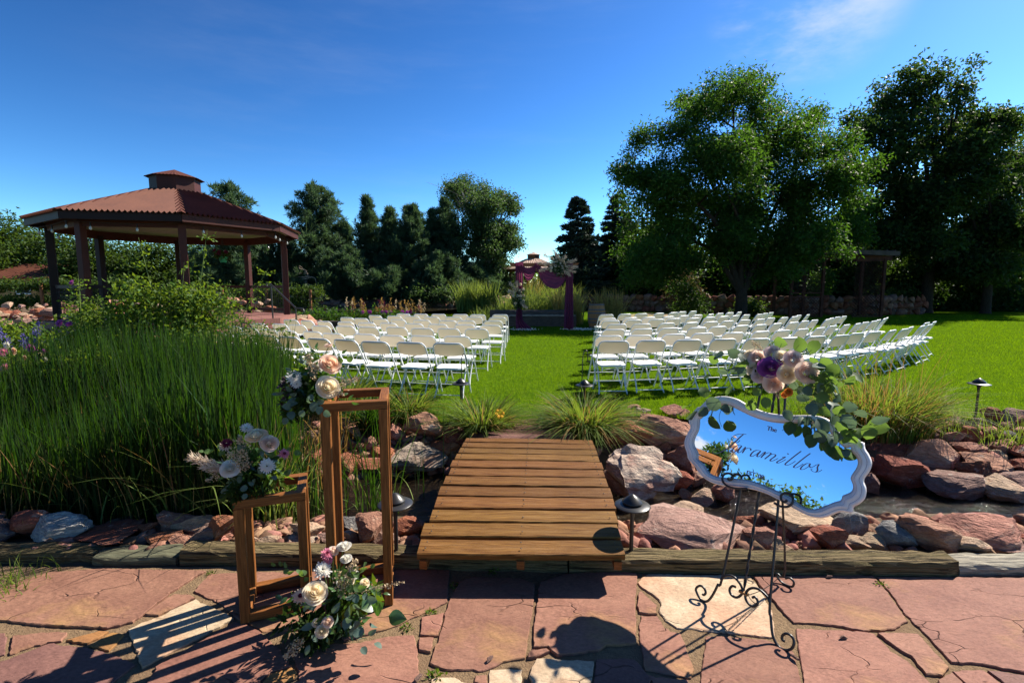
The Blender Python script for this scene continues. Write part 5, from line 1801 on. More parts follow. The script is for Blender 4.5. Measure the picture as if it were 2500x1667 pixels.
# vine rows with posts beyond the gazebo
for i, (x0, x1, y, h, lab) in enumerate([(-33, -23.5, 31, 2.1, 'leafy vine row on posts in front of the red roofed house'), (-23, -13, 33, 1.6, 'lower vine row seen through the gazebo railing')]):
    root = empty('vine_row', ((x0 + x1) / 2, y, 0), label=lab, cat='vine row', group='vine rows beyond the gazebo')
    bl = [(x, y + random.uniform(-.2, .2), h * f, .6, .5, .35) for x in np.arange(x0, x1, 0.7) for f in (0.3, 0.8)]
    crown('foliage', bl, M['leaf_mid'], root, 900, 12, 0.16, 0.14, 0.11, origin=root.location)
    for x in np.arange(x0 + 1, x1, 2.9):
        MB().tube([(x - root.location.x, -0.45, 0), (x - root.location.x, -0.45, h * 0.86)], 0.09, 8).build('post', M['arch_wood'], root)


def pergola():
    root = empty('lattice_pergola', (16.6, 25.4, 0), label='dark brown lattice pergola in the shade under the trees', cat='pergola')
    xs_ = (-2.25, -0.65, 2.45)
    for x in xs_:
        for y in (0, 1.6):
            MB().bar((x, y, 0), (x, y, 3.0), 0.13, 0.13, up=(1, 0, 0)).build('post', M['pergola_wood'], root)
    for y in (0, 1.6):
        MB().bar((-2.6, y, 3.12), (2.8, y, 3.02), 0.06, 0.24).build('beam', M['pergola_wood'], root)
    for k in range(14):
        x = -2.4 + k * 0.39
        MB().bar((x, -0.35, 3.33), (x, 1.95, 3.33), 0.05, 0.16).build('rafter', M['pergola_grey'], root)
    MB().bar((-1.1, -0.42, 3.36), (2.85, -0.42, 3.22), 0.05, 0.22).build('fascia', M['pergola_grey'], root)
    for x0, x1, z0, z1 in ((-2.2, -0.72, 0.05, 1.05), (-2.2, -0.72, 1.25, 2.9), (0.95, 2.4, 0.05, 2.9)):
        m = MB()
        s = 0.16
        w, h = x1 - x0, z1 - z0
        for sgn in (1, -1):
            c = -h
            while c < w:
                a0, a1 = max(0, c), min(w, c + h)
                if a1 > a0 + 0.02:
                    za, zb = a0 - c, a1 - c
                    if sgn < 0:
                        za, zb = h - za, h - zb
                    m.bar((x0 + a0, 0.008 * sgn, z0 + za), (x0 + a1, 0.008 * sgn, z0 + zb), 0.006, 0.036, up=(0, 1, 0))
                c += s
        m.build('lattice_panel', M['pergola_wood'], root)['kind'] = 'stuff'
        for z in (z0, z1):
            MB().bar((x0, -0.01, z), (x1, -0.01, z), 0.05, 0.07).build('lattice_rail', M['pergola_wood'], root)


pergola()


def barrel():
    root = empty('wine_barrel', (3.27, 19.0, 0), label='old oak wine barrel standing upright beside the arch', cat='barrel')
    prof = [(0.27, 0), (0.30, 0.12), (0.335, 0.3), (0.35, 0.46), (0.335, 0.62), (0.30, 0.8), (0.275, 0.93), (0.255, 0.93), (0.25, 0.89), (0.001, 0.89)]
    n = 22
    V, Fs = [], []
    for k in range(n):                                   # staves
        a0, a1 = 2 * pi * (k + 0.03) / n, 2 * pi * (k + 0.97) / n
        m = MB()
        rows = [[(r * cos(a), r * sin(a), z) for a in (a0, (a0 + a1) / 2, a1)] for r, z in prof[:8]]
        m.grid(rows)
        m.build('stave', M['oak'], root)
    MB().lathe([(0.262, 0.88), (0.001, 0.88)], 24).build('lid', M['oak'], root)
    MB().lathe([(r - 0.012, z) for r, z in prof[:7]], 24).build('barrel_core', M['dark_timber'], root)
    for z, r in ((0.03, 0.281), (0.22, 0.323), (0.35, 0.346), (0.57, 0.346), (0.70, 0.325), (0.885, 0.288)):
        MB().lathe([(r, z - 0.025), (r + 0.004, z - 0.02), (r + 0.004, z + 0.02), (r, z + 0.025)], 28).build('hoop', M['hoop'], root)


barrel()
for i, (p0, p1, w, h, m, lab) in enumerate([((-0.3, 19.55, 0), (2.55, 19.55, 0), 0.2, 0.42, 'dark_timber', 'dark timber wall of the raised bed behind the arch'), ((-0.9, 20.1, 0.0), (2.5, 20.1, 0.0), 0.22, 0.62, 'dark_timber', 'upper weathered timber of the raised bed behind the arch'),
                                           ((-8.6, 19.3, 0), (-4.4, 19.0, 0), 0.2, 0.24, 'dark_timber', 'low timber edging in front of the flower bed at the pond')]):
    timber(p0, p1, w, h, M[m], lab, 20 + i, 'timbers of the raised beds by the pond')
timber((-0.3, 19.38, 0.42), (2.5, 19.38, 0.42), 0.10, 0.05, M['grey_timber'], 'pale narrow capping board on the raised bed timber', 29, 'timbers of the raised beds by the pond')


# ------------------------------------------------------------------ flowers
def petal_grid(a0, hw, rb, rt, h, z0, curl, nu=5, nv=5, bulge=0.0):
    rows = []
    for i in range(nv + 1):
        v = i / nv
        r = []
        for j in range(nu + 1):
            u = j / nu * 2 - 1
            rad = rb + (rt - rb) * v ** 1.3 + bulge * sin(v * pi) - 0.05 * rt * u * u * v
            z = z0 + (h - z0) * v ** 0.75 * (1 - 0.13 * u * u * v) - curl * max(0, v - 0.7) ** 2 * 5
            rad += curl * max(0, v - 0.66) * 0.7
            a = a0 + u * hw * (0.5 + 0.5 * sin(min(1, v * 1.3) * pi / 2)) * (1 - 0.12 * max(0, v - 0.8) * 5)
            r.append((rad * cos(a), rad * sin(a), z))
        rows.append(r)
    return rows


def rose_mesh(m, seed, open_=1.0):
    rs = random.Random(seed)
    mb = MB()
    # petals per ring, base radius, rim radius, rim height, half width, curl, bulge
    rings = [(2, 0.01, 0.045, 0.60, 1.7, 0.0, 0.05), (3, 0.03, 0.12, 0.62, 1.35, 0.0, 0.08), (3, 0.06, 0.21, 0.62, 1.25, 0.01, 0.10), (4, 0.10, 0.32, 0.60, 1.05, 0.02, 0.11), (5, 0.16, 0.46, 0.55, 0.90, 0.05, 0.12), (5, 0.22, 0.63, 0.47, 0.85, 0.08, 0.12), (6, 0.28, 0.82, 0.34, 0.75, 0.12, 0.10), (6, 0.32, 1.0, 0.16, 0.72, 0.14, 0.06)]
    for k, (n, rb, rt, h, hw, curl, bl) in enumerate(rings):
        a0 = rs.uniform(0, 6.28)
        for i in range(n):
            mb.grid(petal_grid(a0 + 2 * pi * i / n + rs.uniform(-.15, .15), hw * rs.uniform(0.92, 1.1), rb, rt * open_ * rs.uniform(0.95, 1.05), h + rs.uniform(-.025, .025), 0.30 - 0.65 * (k / 7) ** 0.8, curl * rs.uniform(0.5, 1.4), bulge=bl))
    me = mb.mesh('rose')
    me.materials.append(m)
    return me


def mum_mesh(m, seed, n=60, flat=0.3, name='mum'):
    rs = random.Random(seed)
    mb = MB()
    for i in range(n):
        f = i / n
        a = i * 2.39996
        el = (1.35 - 1.35 * f) * (1 - flat)
        ln = 0.55 + 0.45 * f
        d = Vector((cos(a) * cos(el), sin(a) * cos(el), sin(el)))
        s = Vector((-sin(a), cos(a), 0)) * 0.10
        b = d * 0.12
        t = d * ln * rs.uniform(0.85, 1.1)
        mb.add([b, b.lerp(t, 0.6) + s + Vector((0, 0, .03)), t + s * 0.6, t - s * 0.6, b.lerp(t, 0.6) - s + Vector((0, 0, .03))], [(0, 1, 2, 3, 4)])
    me = mb.mesh(name)
    me.materials.append(m)
    return me


def euc_leaf_mesh(m, wid, name='eucalyptus_leaf', pointed=0.0):
    rows = []
    for i in range(7):
        v = i / 6
        w = wid * 0.5 * (sin(pi * v ** (0.85 - 0.1 * pointed)) ** (0.62 + 0.4 * pointed)) + 0.004
        z = 0.10 * sin(v * pi) - 0.06 * v
        rows.append([(-w, v, z + 0.14 * w), (-w * 0.5, v, z + 0.03 * w), (0, v, z - 0.02), (w * 0.5, v, z + 0.03 * w), (w, v, z + 0.14 * w)])
    me = MB().grid(rows).mesh(name)
    me.materials.append(m)
    return me


FL = {}
for k, mk in (('cream', 'petal_cream'), ('peach', 'petal_peach'), ('mauve', 'petal_mauve'), ('blush', 'petal_blush'), ('purple', 'petal_purple'), ('white', 'petal_white'), ('orange', 'petal_orange')):
    FL[k] = [rose_mesh(M[mk], 40 + i + len(k), 1.0) for i in range(2)]
for k, mk in (('wmum', 'petal_white'), ('pmum', 'petal_pink'), ('bmum', 'petal_burgundy'), ('magmum', 'petal_magenta'), ('blushmum', 'petal_blush')):
    FL[k] = [mum_mesh(M[mk], 60 + i, 70, 0.25) for i in range(2)]
LEAF = {'euc': euc_leaf_mesh(M['euc'], 0.78), 'eucg': euc_leaf_mesh(M['euc_green'], 0.8), 'long': euc_leaf_mesh(M['euc'], 0.5, pointed=0.6), 'gloss': euc_leaf_mesh(M['leaf_glossy'], 0.45, 'leaf', 1.0), 'broad': euc_leaf_mesh(M['leaf_glossy'], 0.75, 'leaf', 0.8)}


def put(name, me, parent, loc, d, size, roll=None):
    q = Vector(d).to_track_quat('Z', 'Y')
    roll = random.uniform(0, 6.28) if roll is None else roll
    q = q @ Euler((0, 0, roll)).to_quaternion()
    o = bpy.data.objects.new(name, me)
    COL.objects.link(o)
    o.parent = parent
    o.location = Vector(loc) - parent.location
    o.rotation_mode = 'QUATERNION'
    o.rotation_quaternion = q
    o.scale = (size,) * 3
    return o


def leaf_put(parent, kind, loc, tip, size, facing=None, name='eucalyptus_leaf'):
    """leaf whose length runs along tip (a world direction); its face turned roughly to the viewer or the sun"""
    y = Vector(tip).normalized()
    f = Vector(facing) if facing is not None else (Vector((0, 0, EYE)) - Vector(loc)).normalized() + Vector((random.gauss(0, .6), random.gauss(0, .6), random.gauss(0, .6)))
    x = y.cross(f)
    if x.length < 1e-3:
        x = y.orthogonal()
    x.normalize()
    z = x.cross(y)
    R = Matrix((x, y, z)).transposed()
    o = bpy.data.objects.new(name, LEAF[kind])
    COL.objects.link(o)
    o.parent = parent
    o.location = Vector(loc) - parent.location
    o.rotation_mode = 'QUATERNION'
    o.rotation_quaternion = R.to_quaternion()
    o.scale = (size, size, size)
    return o


def sprig(parent, p0, p1, kind, n, size, sag=0.03, name='eucalyptus_leaf', rstem=0.0016):
    p0, p1 = Vector(p0), Vector(p1)
    mid = p0.lerp(p1, 0.5) + Vector((0, 0, sag))
    path = smooth_path([p0, mid, p1], 6)
    MB().tube(path, [rstem * (1.4 - i / len(path)) for i in range(len(path))], 5).build('stem', M['stem'], parent)
    d = (p1 - p0)
    for i in range(n):
        t = 0.15 + 0.85 * (i + 0.5) / n
        q = path[min(len(path) - 1, int(t * (len(path) - 1)))]
        side = d.cross(Vector((random.gauss(0, 1), random.gauss(0, 1), random.gauss(0, 1)))).normalized()
        tip = d.normalized() * 0.5 + side * (0.9 if i < n - 1 else 0.1)
        leaf_put(parent, kind, q, tip, size * random.uniform(0.75, 1.15) * (1 - 0.25 * t), name=name)


def fluff(parent, name, p0, p1, m, n, spread, L, Wd, droop=0.0):
    """feathery or beaded spray along a line"""
    p0, p1 = np.array(p0), np.array(p1)
    t = RNG.random(n) ** 0.8
    d = (p1 - p0) / np.linalg.norm(p1 - p0)
    C = p0 + (p1 - p0) * t[:, None] + RNG.normal(size=(n, 3)) * spread * (0.3 + np.sin(t * pi))[:, None]
    D = unit(n) * 0.7 + d
    D[:, 2] -= droop
    D /= np.linalg.norm(D, axis=1)[:, None]
    V, Fc = leaf_quads(C, D, RNG.uniform(0.6, 1.2, n) * L, Wd, 0.1)
    pl = np.array(parent.location)
    o = link(name, mesh_np(name, V - pl, Fc), M[m], parent)
    MB().tube([p0 - pl, p1 - pl], 0.0012, 4).build('stem', M['stem_brown'], parent)
    return o


def greens(parent, c, r, m, n, L, Wd, droop=0.1, name='greenery'):
    cc, u = blob_points([(*c, *r)], n, 0.5)
    D = unit(n) * 0.7 + u
    D[:, 2] -= droop
    D /= np.linalg.norm(D, axis=1)[:, None]
    V, Fc = leaf_quads(cc, D, RNG.uniform(0.6, 1.3, n) * L, RNG.uniform(0.7, 1.2, n) * Wd, 0.12)
    link(name, mesh_np(name, V - np.array(parent.location), Fc), M[m], parent)


def bouquet(name, label, origin, y, flowers, sprigs, sprays, green, group='wedding flower arrangements', yoff=None, at=None):
    root = empty(name, origin, label=label, cat='flower arrangement', group=group)
    at = at or (lambda px, py, off=0.0: aty(px, py, y + off))
    core = Vector(green[0][0])
    for (px, py, r, kind, off, dirv) in flowers:
        p = at(px, py, off)
        s = r * p.y / F
        d = Vector(dirv) if dirv else (Vector((0, 0, EYE)) - p).normalized() * 0.9 + (p - core).normalized() * 0.4 + Vector((0.25, 0.1, 0.55))
        nm = 'rose' if kind in ('cream', 'peach', 'mauve', 'blush', 'purple', 'white', 'orange') else 'flower'
        put(nm, random.choice(FL[kind]), root, p, d, s * 1.15)
        e = core.lerp(p, 0.25) - Vector(root.location)
        MB().tube(smooth_path([e, (p - root.location).lerp(e, 0.5) + Vector((0, 0, .01)), p - root.location], 3), 0.0022, 5).build('stem', M['stem'], root)
        if kind == 'blushmum' or kind == 'pmum':
            put('flower_heart', FL['bmum'][0], root, p + Vector(d).normalized() * s * 0.35, d, s * 0.42)
    for (a, b, kind, n, size) in sprigs:
        sprig(root, at(*a), at(*b), kind, n, size)
    for (a, b, m, n, sp_, L, Wd) in sprays:
        fluff(root, 'pampas_plume' if m == 'pampas' else 'dried_spray', at(*a), at(*b), m, n, sp_, L, Wd)
    for (c, r, m, n, L, Wd) in green:
        for k in range(5):                                  # loose uneven sprays, not one ball
            o = unit(1)[0] * np.array(r) * 0.75
            rr = tuple(np.array(r) * RNG.uniform(0.35, 0.6))
            greens(root, tuple(np.array(c) + o), rr, m, n // 7, L * 1.15, Wd * 1.25)
    return root


def G(px, py, y): return tuple(aty(px, py, y))


# on the tall frame
bouquet('flower_arrangement', 'cream and peach rose arrangement on the tall wooden frame', G(760, 975, 2.55), 2.5, [
    (805, 890, 24, 'peach', -0.02, None), (800, 946, 26, 'cream', -0.06, None), (803, 846, 12, 'blushmum', 0.0, (0.1, -0.2, 1)), (718, 922, 18, 'wmum', -0.02, None), (778, 893, 14, 'white', 0.03, None), (724, 938, 12, 'wmum', -0.03, None)],
    [((760, 950, 0), (705, 905, -.02), 'long', 5, 0.055), ((770, 940, 0), (860, 880, .02), 'eucg', 5, 0.045), ((780, 960, 0), (868, 928, 0), 'euc', 4, 0.045), ((740, 970, 0), (672, 966, -.02), 'long', 4, 0.06),
     ((760, 980, -.03), (795, 1012, -.08), 'euc', 4, 0.055), ((735, 980, 0), (696, 1030, -.03), 'euc', 5, 0.055), ((760, 930, 0), (735, 880, 0), 'long', 5, 0.055), ((770, 920, 0), (838, 862, .04), 'gloss', 6, 0.05), ((780, 960, 0), (862, 985, -.03), 'gloss', 8, 0.05),
     ((770, 900, 0), (772, 850, 0), 'gloss', 6, 0.04), ((760, 960, -.03), (738, 1012, -.06), 'euc', 3, 0.05)],
    [((790, 960, -.02), (872, 922, -.03), 'dried', 160, 0.010, 0.010, 0.009), ((770, 930, 0), (752, 868, 0), 'dried', 170, 0.011, 0.011, 0.009), ((790, 950, -.04), (838, 962, -.08), 'dried', 120, 0.008, 0.010, 0.009)],
    [(G(762, 945, 2.60), (0.11, 0.08, 0.10), 'leaf_glossy', 420, 0.055, 0.022), (G(735, 975, 2.58), (0.10, 0.09, 0.11), 'leaf_dark', 360, 0.045, 0.018), (G(775, 915, 2.60), (0.09, 0.08, 0.09), 'rose_leaf', 160, 0.045, 0.02), (G(725, 960, 2.58), (0.09, 0.07, 0.09), 'purple_leaf', 200, 0.03, 0.014)])
# on the low frame
bouquet('flower_arrangement', 'white and blush flower arrangement with a pampas plume on the low wooden frame', G(600, 1190, 2.45), 2.42, [
    (626, 1065, 23, 'cream', -0.02, (0.05, -0.35, 1)), (657, 1083, 20, 'blush', -0.03, None), (602, 1046, 14, 'wmum', 0.02, None), (553, 1082, 13, 'bmum', -0.02, None), (549, 1090, 13, 'blushmum', -0.01, None), (693, 1108, 13, 'pmum', 0.0, None),
    (651, 1138, 19, 'wmum', -0.06, None), (561, 1145, 20, 'white', -0.05, None)],
    [((590, 1120, 0), (492, 1104, -.02), 'eucg', 7, 0.038), ((620, 1110, 0), (732, 1108, .02), 'eucg', 5, 0.045), ((610, 1120, 0), (585, 1100, -.04), 'euc', 3, 0.05), ((620, 1130, 0), (672, 1172, -.06), 'euc', 4, 0.05), ((640, 1130, 0), (655, 1100, -.04), 'long', 4, 0.05),
     ((640, 1150, 0), (706, 1170, -.03), 'gloss', 9, 0.06), ((600, 1160, 0), (548, 1200, -.03), 'euc', 5, 0.05), ((620, 1170, -.02), (600, 1215, -.06), 'euc', 4, 0.05)],
    [((575, 1155, -.02), (470, 1118, -.04), 'pampas', 420, 0.010, 0.040, 0.0035), ((575, 1150, -.02), (500, 1142, -.06), 'pampas', 200, 0.008, 0.030, 0.003), ((600, 1150, -.02), (585, 1068, -.02), 'dried', 260, 0.016, 0.011, 0.010), ((590, 1140, -.04), (560, 1105, -.05), 'dried', 150, 0.012, 0.010, 0.009), ((540, 1160, -.02), (505, 1172, -.04), 'dried', 80, 0.006, 0.010, 0.006)],
    [(G(615, 1140, 2.53), (0.11, 0.09, 0.09), 'leaf_glossy', 420, 0.05, 0.02), (G(600, 1175, 2.48), (0.10, 0.09, 0.08), 'leaf_dark', 380, 0.045, 0.018), (G(660, 1160, 2.50), (0.06, 0.06, 0.05), 'rose_leaf', 130, 0.05, 0.02)])
# at the foot of the frames
bouquet('flower_arrangement', 'cream rose and eucalyptus arrangement on the flagstones at the foot of the frames', G(815, 1560, 2.26), 2.25, [
    (769, 1447, 27, 'cream', -0.06, None), (798, 1352, 15, 'pmum', 0.06, None), (802, 1366, 12, 'pmum', 0.06, None), (840, 1334, 16, 'white', 0.10, (0, -0.2, 1)), (814, 1345, 12, 'blush', 0.08, None), (845, 1364, 13, 'white', 0.08, (0, -.3, 1)), (788, 1391, 22, 'wmum', 0.02, None),
    (733, 1456, 19, 'blushmum', -0.02, None), (786, 1540, 15, 'cream', -0.13, None), (800, 1518, 13, 'blush', -0.11, None), (773, 1520, 10, 'cream', -0.10, None), (891, 1423, 11, 'cream', 0.04, None), (853, 1416, 12, 'cream', 0.03, None), (866, 1402, 10, 'white', 0.04, None)],
    [((790, 1450, 0), (668, 1378, .03), 'eucg', 11, 0.045), ((820, 1430, 0), (908, 1382, .04), 'eucg', 7, 0.045), ((830, 1440, 0), (880, 1440, -.04), 'eucg', 5, 0.05), ((840, 1460, -.02), (905, 1466, -.04), 'euc', 4, 0.062), ((840, 1480, -.04), (912, 1530, -.06), 'euc', 5, 0.062),
     ((840, 1500, -.05), (925, 1585, -.12), 'euc', 5, 0.062), ((800, 1500, -.06), (850, 1520, -.14), 'long', 3, 0.075), ((780, 1500, -.06), (752, 1590, -.14), 'long', 4, 0.07), ((770, 1500, -.06), (748, 1490, -.12), 'euc', 3, 0.06), ((840, 1540, -.1), (890, 1590, -.16), 'euc', 4, 0.05),
     ((860, 1490, 0), (962, 1510, 0.0), 'broad', 3, 0.11), ((760, 1480, 0), (686, 1460, 0), 'gloss', 6, 0.06), ((790, 1490, -.06), (800, 1560, -.12), 'gloss', 9, 0.06), ((820, 1420, 0), (880, 1400, 0), 'eucg', 6, 0.045), ((860, 1450, 0), (940, 1450, .02), 'gloss', 6, 0.055)],
    [((830, 1460, -.02), (868, 1370, .03), 'dried', 320, 0.014, 0.011, 0.010), ((850, 1450, 0), (985, 1420, .02), 'dried', 150, 0.006, 0.010, 0.007), ((740, 1560, -.1), (700, 1600, -.16), 'dried', 180, 0.012, 0.012, 0.008), ((830, 1440, 0), (830, 1400, 0), 'dried', 120, 0.012, 0.010, 0.009)],
    [(G(810, 1478, 2.38), (0.17, 0.12, 0.15), 'leaf_glossy', 620, 0.055, 0.020), (G(780, 1515, 2.30), (0.15, 0.10, 0.10), 'leaf_dark', 560, 0.05, 0.018), (G(880, 1475, 2.36), (0.11, 0.11, 0.09), 'rose_leaf', 260, 0.055, 0.024)])


# ------------------------------------------------------------------ easel and mirror
EA, EB = Vector((1.093, 2.599, -0.2)), Vector((1.343, 2.230, -0.2))
EM = (EA + EB) / 2
E1 = Matrix.Rotation(radians(1.5), 3, 'Z') @ (EB - EA).normalized()
EBK = Vector((-E1.y, E1.x, 0))
LEAN = radians(17)
EU = EBK * sin(LEAN) + Vector((0, 0, cos(LEAN)))
EN = E1.cross(EU)
if EN.dot(Vector((0, 0, EYE)) - EM) < 0:
    EN = -EN


def on_plane(px, py, off):
    r = ray(px, py)
    c = Vector((0, 0, EYE))
    p0 = EM + EN * off
    return c + r * ((p0 - c).dot(EN) / r.dot(EN))


def za(*p): return [(1650 + x / 5.81, 1350 + y / 5.81) for x, y in p]
def z8(*p): return [(1650 + x / 3.4836, 830 + y / 3.4836) for x, y in p]


def easel():
    root = empty('easel', EM, label='black wrought iron easel with scrolled feet carrying the mirror', cat='easel')
    o = Vector(root.location)

    def scroll(name, pts, off=0.0, r=0.0068):
        P = [on_plane(x, y, off) - o for x, y in pts]
        P = smooth_path(P, 4)
        return MB().tube(P, r, 7).build(name, M['black_metal'], root)
    top = [(1867, 905), (1921, 905)]
    l = scroll('leg', [top[0]] + [(1808, 1197)] + za((660, 340), (600, 440), (540, 560), (480, 650), (420, 685), (350, 650), (300, 565), (285, 505), (318, 466), (362, 463), (405, 500), (424, 556), (398, 590), (375, 575)))
    r_ = scroll('leg', [top[1]] + [(1899, 1241)] + za((1335, 690), (1345, 900), (1365, 1120), (1400, 1235), (1470, 1335), (1560, 1372), (1640, 1350), (1676, 1275), (1660, 1200), (1612, 1152), (1560, 1138), (1512, 1165), (1508, 1222), (1545, 1248)))
    scroll('scroll', za((640, 380), (668, 345), (710, 322), (770, 315), (835, 345), (905, 425), (945, 515), (942, 565), (900, 612), (850, 625), (792, 594), (765, 545), (768, 498), (805, 462), (850, 480)), 0.004)
    scroll('scroll', za((1325, 690), (1310, 640), (1270, 588), (1185, 515), (1105, 492), (1040, 508), (1000, 550), (984, 612), (1000, 672), (1050, 732), (1110, 756), (1160, 712), (1155, 660), (1120, 618), (1085, 630)), 0.004)
    # twisted centre bar and its collar
    a, b = on_plane(1897, 925, 0) - o, on_plane(*za((960, 545))[0], 0) - o
    n = 60
    d = (b - a).normalized()
    x = d.orthogonal().normalized()
    y = d.cross(x)
    mb = MB()
    for ph in (0, pi):
        mb.tube([a.lerp(b, i / n) + (x * cos(i * 0.9 + ph) + y * sin(i * 0.9 + ph)) * 0.0042 for i in range(n + 1)], 0.0045, 5)
    mb.build('twisted_bar', M['black_metal'], root)
    c0, c1 = [on_plane(*q, 0.006) - o for q in za((905, 525), (1025, 590))]
    MB().bar(c0, c1, 0.022, 0.012).build('collar', M['oak'], root)
    # rear leg with a scrolled foot, hinged at the top
    apex = (on_plane(*top[0], 0) + on_plane(*top[1], 0)) / 2 - EN * 0.02 - o
    foot = Vector((1.625, 2.76, -0.2)) - o
    q = foot + Vector((0, 0, 0.10))
    f = Vector((E1.x, E1.y, 0))
    pts = [apex, q.lerp(apex, 0.5), q, q + Vector((0, 0, -0.05)) - f * 0.045, foot + Vector((0, 0, 0.02)) - f * 0.03, foot + Vector((0, 0, .008)), foot + f * 0.045 + Vector((0, 0, 0.012)), foot + f * 0.055 + Vector((0, 0, 0.045)), foot + f * 0.03 + Vector((0, 0, 0.06)), foot + f * 0.008 + Vector((0, 0, 0.045))]
    MB().tube(smooth_path(pts, 4), 0.0065, 7).build('rear_leg', M['black_metal'], root)
    MB().bar(on_plane(*top[0], 0) - o, on_plane(*top[1], 0) - o, 0.018, 0.016).build('top_bar', M['black_metal'], root)
    # the holders gripping the lower frame edge
    for pts in (((600, 1262), (520, 1262), (450, 1245), (408, 1215), (395, 1175), (412, 1142), (450, 1132), (482, 1148), (480, 1180), (455, 1190), (438, 1172)),
                ((840, 1385), (890, 1412), (948, 1416), (985, 1392), (997, 1350), (975, 1312), (930, 1300), (897, 1318), (897, 1358), (925, 1378), (945, 1360))):
        scroll('holder', z8(*pts), 0.075, 0.0062)
        x0, y0 = z8(pts[0])[0]
        MB().tube([on_plane(x0, y0, 0.075) - o, on_plane(x0, y0, 0.0) - o], 0.006, 6).build('holder_arm', M['black_metal'], root)
    for pts in (((480, 1160), (500, 1140), (530, 1138), (552, 1155), (558, 1178)),):
        scroll('holder', z8(*pts), 0.075, 0.0055)
    # chain from the collar to the rear foot, with a loose end on the stone
    def chain(a, b, sag, n):
        mb = MB()
        for i in range(n):
            t = (i + 0.5) / n
            p = a.lerp(b, t) + Vector((0, 0, -sag * 4 * t * (1 - t)))
            dd = (b - a).normalized()
            s = dd.cross(Vector((0, 0, 1))).normalized() if i % 2 else Vector((0, 0, 1))
            L = (b - a).length / n * 0.72
            mb.tube([p + dd * (cos(k * pi / 4) * L) + s * (sin(k * pi / 4) * 0.0028) for k in range(8)], 0.0009, 4, closed=True)
        mb.build('chain', M['chain'], root)
    chain(c1, foot + Vector((-0.02, 0, 0.06)), 0.02, 46)
    g = [atz(x, y, -0.193) - o for x, y in za((1180, 700), (990, 850), (740, 1085))]
    chain(c1, g[0], 0.02, 18)
    chain(g[0], g[1], 0.0, 18)
    chain(g[1], g[2], 0.0, 22)


easel()


def polar_loop(pts, c, off, n=180):
    """closed px outline -> n points of equal polar angle about c, in mirror-plane coordinates"""
    P = [on_plane(x, y, off) - EM for x, y in pts]
    P = smooth_path([Vector((p.dot(E1), p.dot(EU), 0)) for p in P] + [Vector((P[0].dot(E1), P[0].dot(EU), 0))], 5)
    L = [0.0]
    for a, b in zip(P[:-1], P[1:]):
        L.append(L[-1] + (b - a).length)
    out = []
    for i in range(n):
        s = L[-1] * i / n
        j = max(k for k in range(len(L)) if L[k] <= s)
        j = min(j, len(P) - 2)
        t = (s - L[j]) / max(1e-9, L[j + 1] - L[j])
        out.append(P[j].lerp(P[j + 1], t))
    return out


OUTER = z8((182, 572), (215, 560), (262, 512), (340, 482), (430, 478), (520, 500), (600, 545), (700, 590), (800, 620), (950, 638), (1080, 638), (1180, 640), (1270, 662), (1345, 715), (1400, 790), (1440, 840), (1520, 872), (1590, 862), (1602, 920), (1640, 980), (1660, 1045), (1642, 1110), (1602, 1165), (1590, 1200), (1612, 1260), (1602, 1340), (1555, 1392), (1502, 1418), (1496, 1470), (1425, 1456), (1365, 1468), (1290, 1500), (1230, 1512), (1150, 1502), (1060, 1462), (950, 1402), (860, 1350), (760, 1302), (650, 1270), (560, 1256), (480, 1250), (380, 1236), (300, 1210), (230, 1165), (182, 1110), (160, 1070), (104, 1010), (94, 960), (74, 900), (76, 850), (102, 790), (125, 740), (108, 690), (122, 640))
INNER = z8((196, 672), (228, 640), (290, 592), (370, 560), (440, 553), (520, 588), (650, 650), (780, 690), (900, 705), (1020, 706), (1140, 706), (1220, 722), (1290, 765), (1345, 830), (1390, 880), (1440, 915), (1482, 905), (1492, 950), (1530, 990), (1545, 1045), (1524, 1100), (1492, 1145), (1482, 1180), (1504, 1235), (1490, 1285), (1445, 1308), (1412, 1322), (1402, 1358), (1345, 1376), (1280, 1402), (1200, 1432), (1120, 1430), (1040, 1390), (960, 1330), (850, 1278), (720, 1222), (600, 1186), (500, 1175), (400, 1166), (330, 1154), (272, 1120), (238, 1060), (184, 1010), (184, 960), (150, 890), (156, 830), (186, 770), (194, 720))


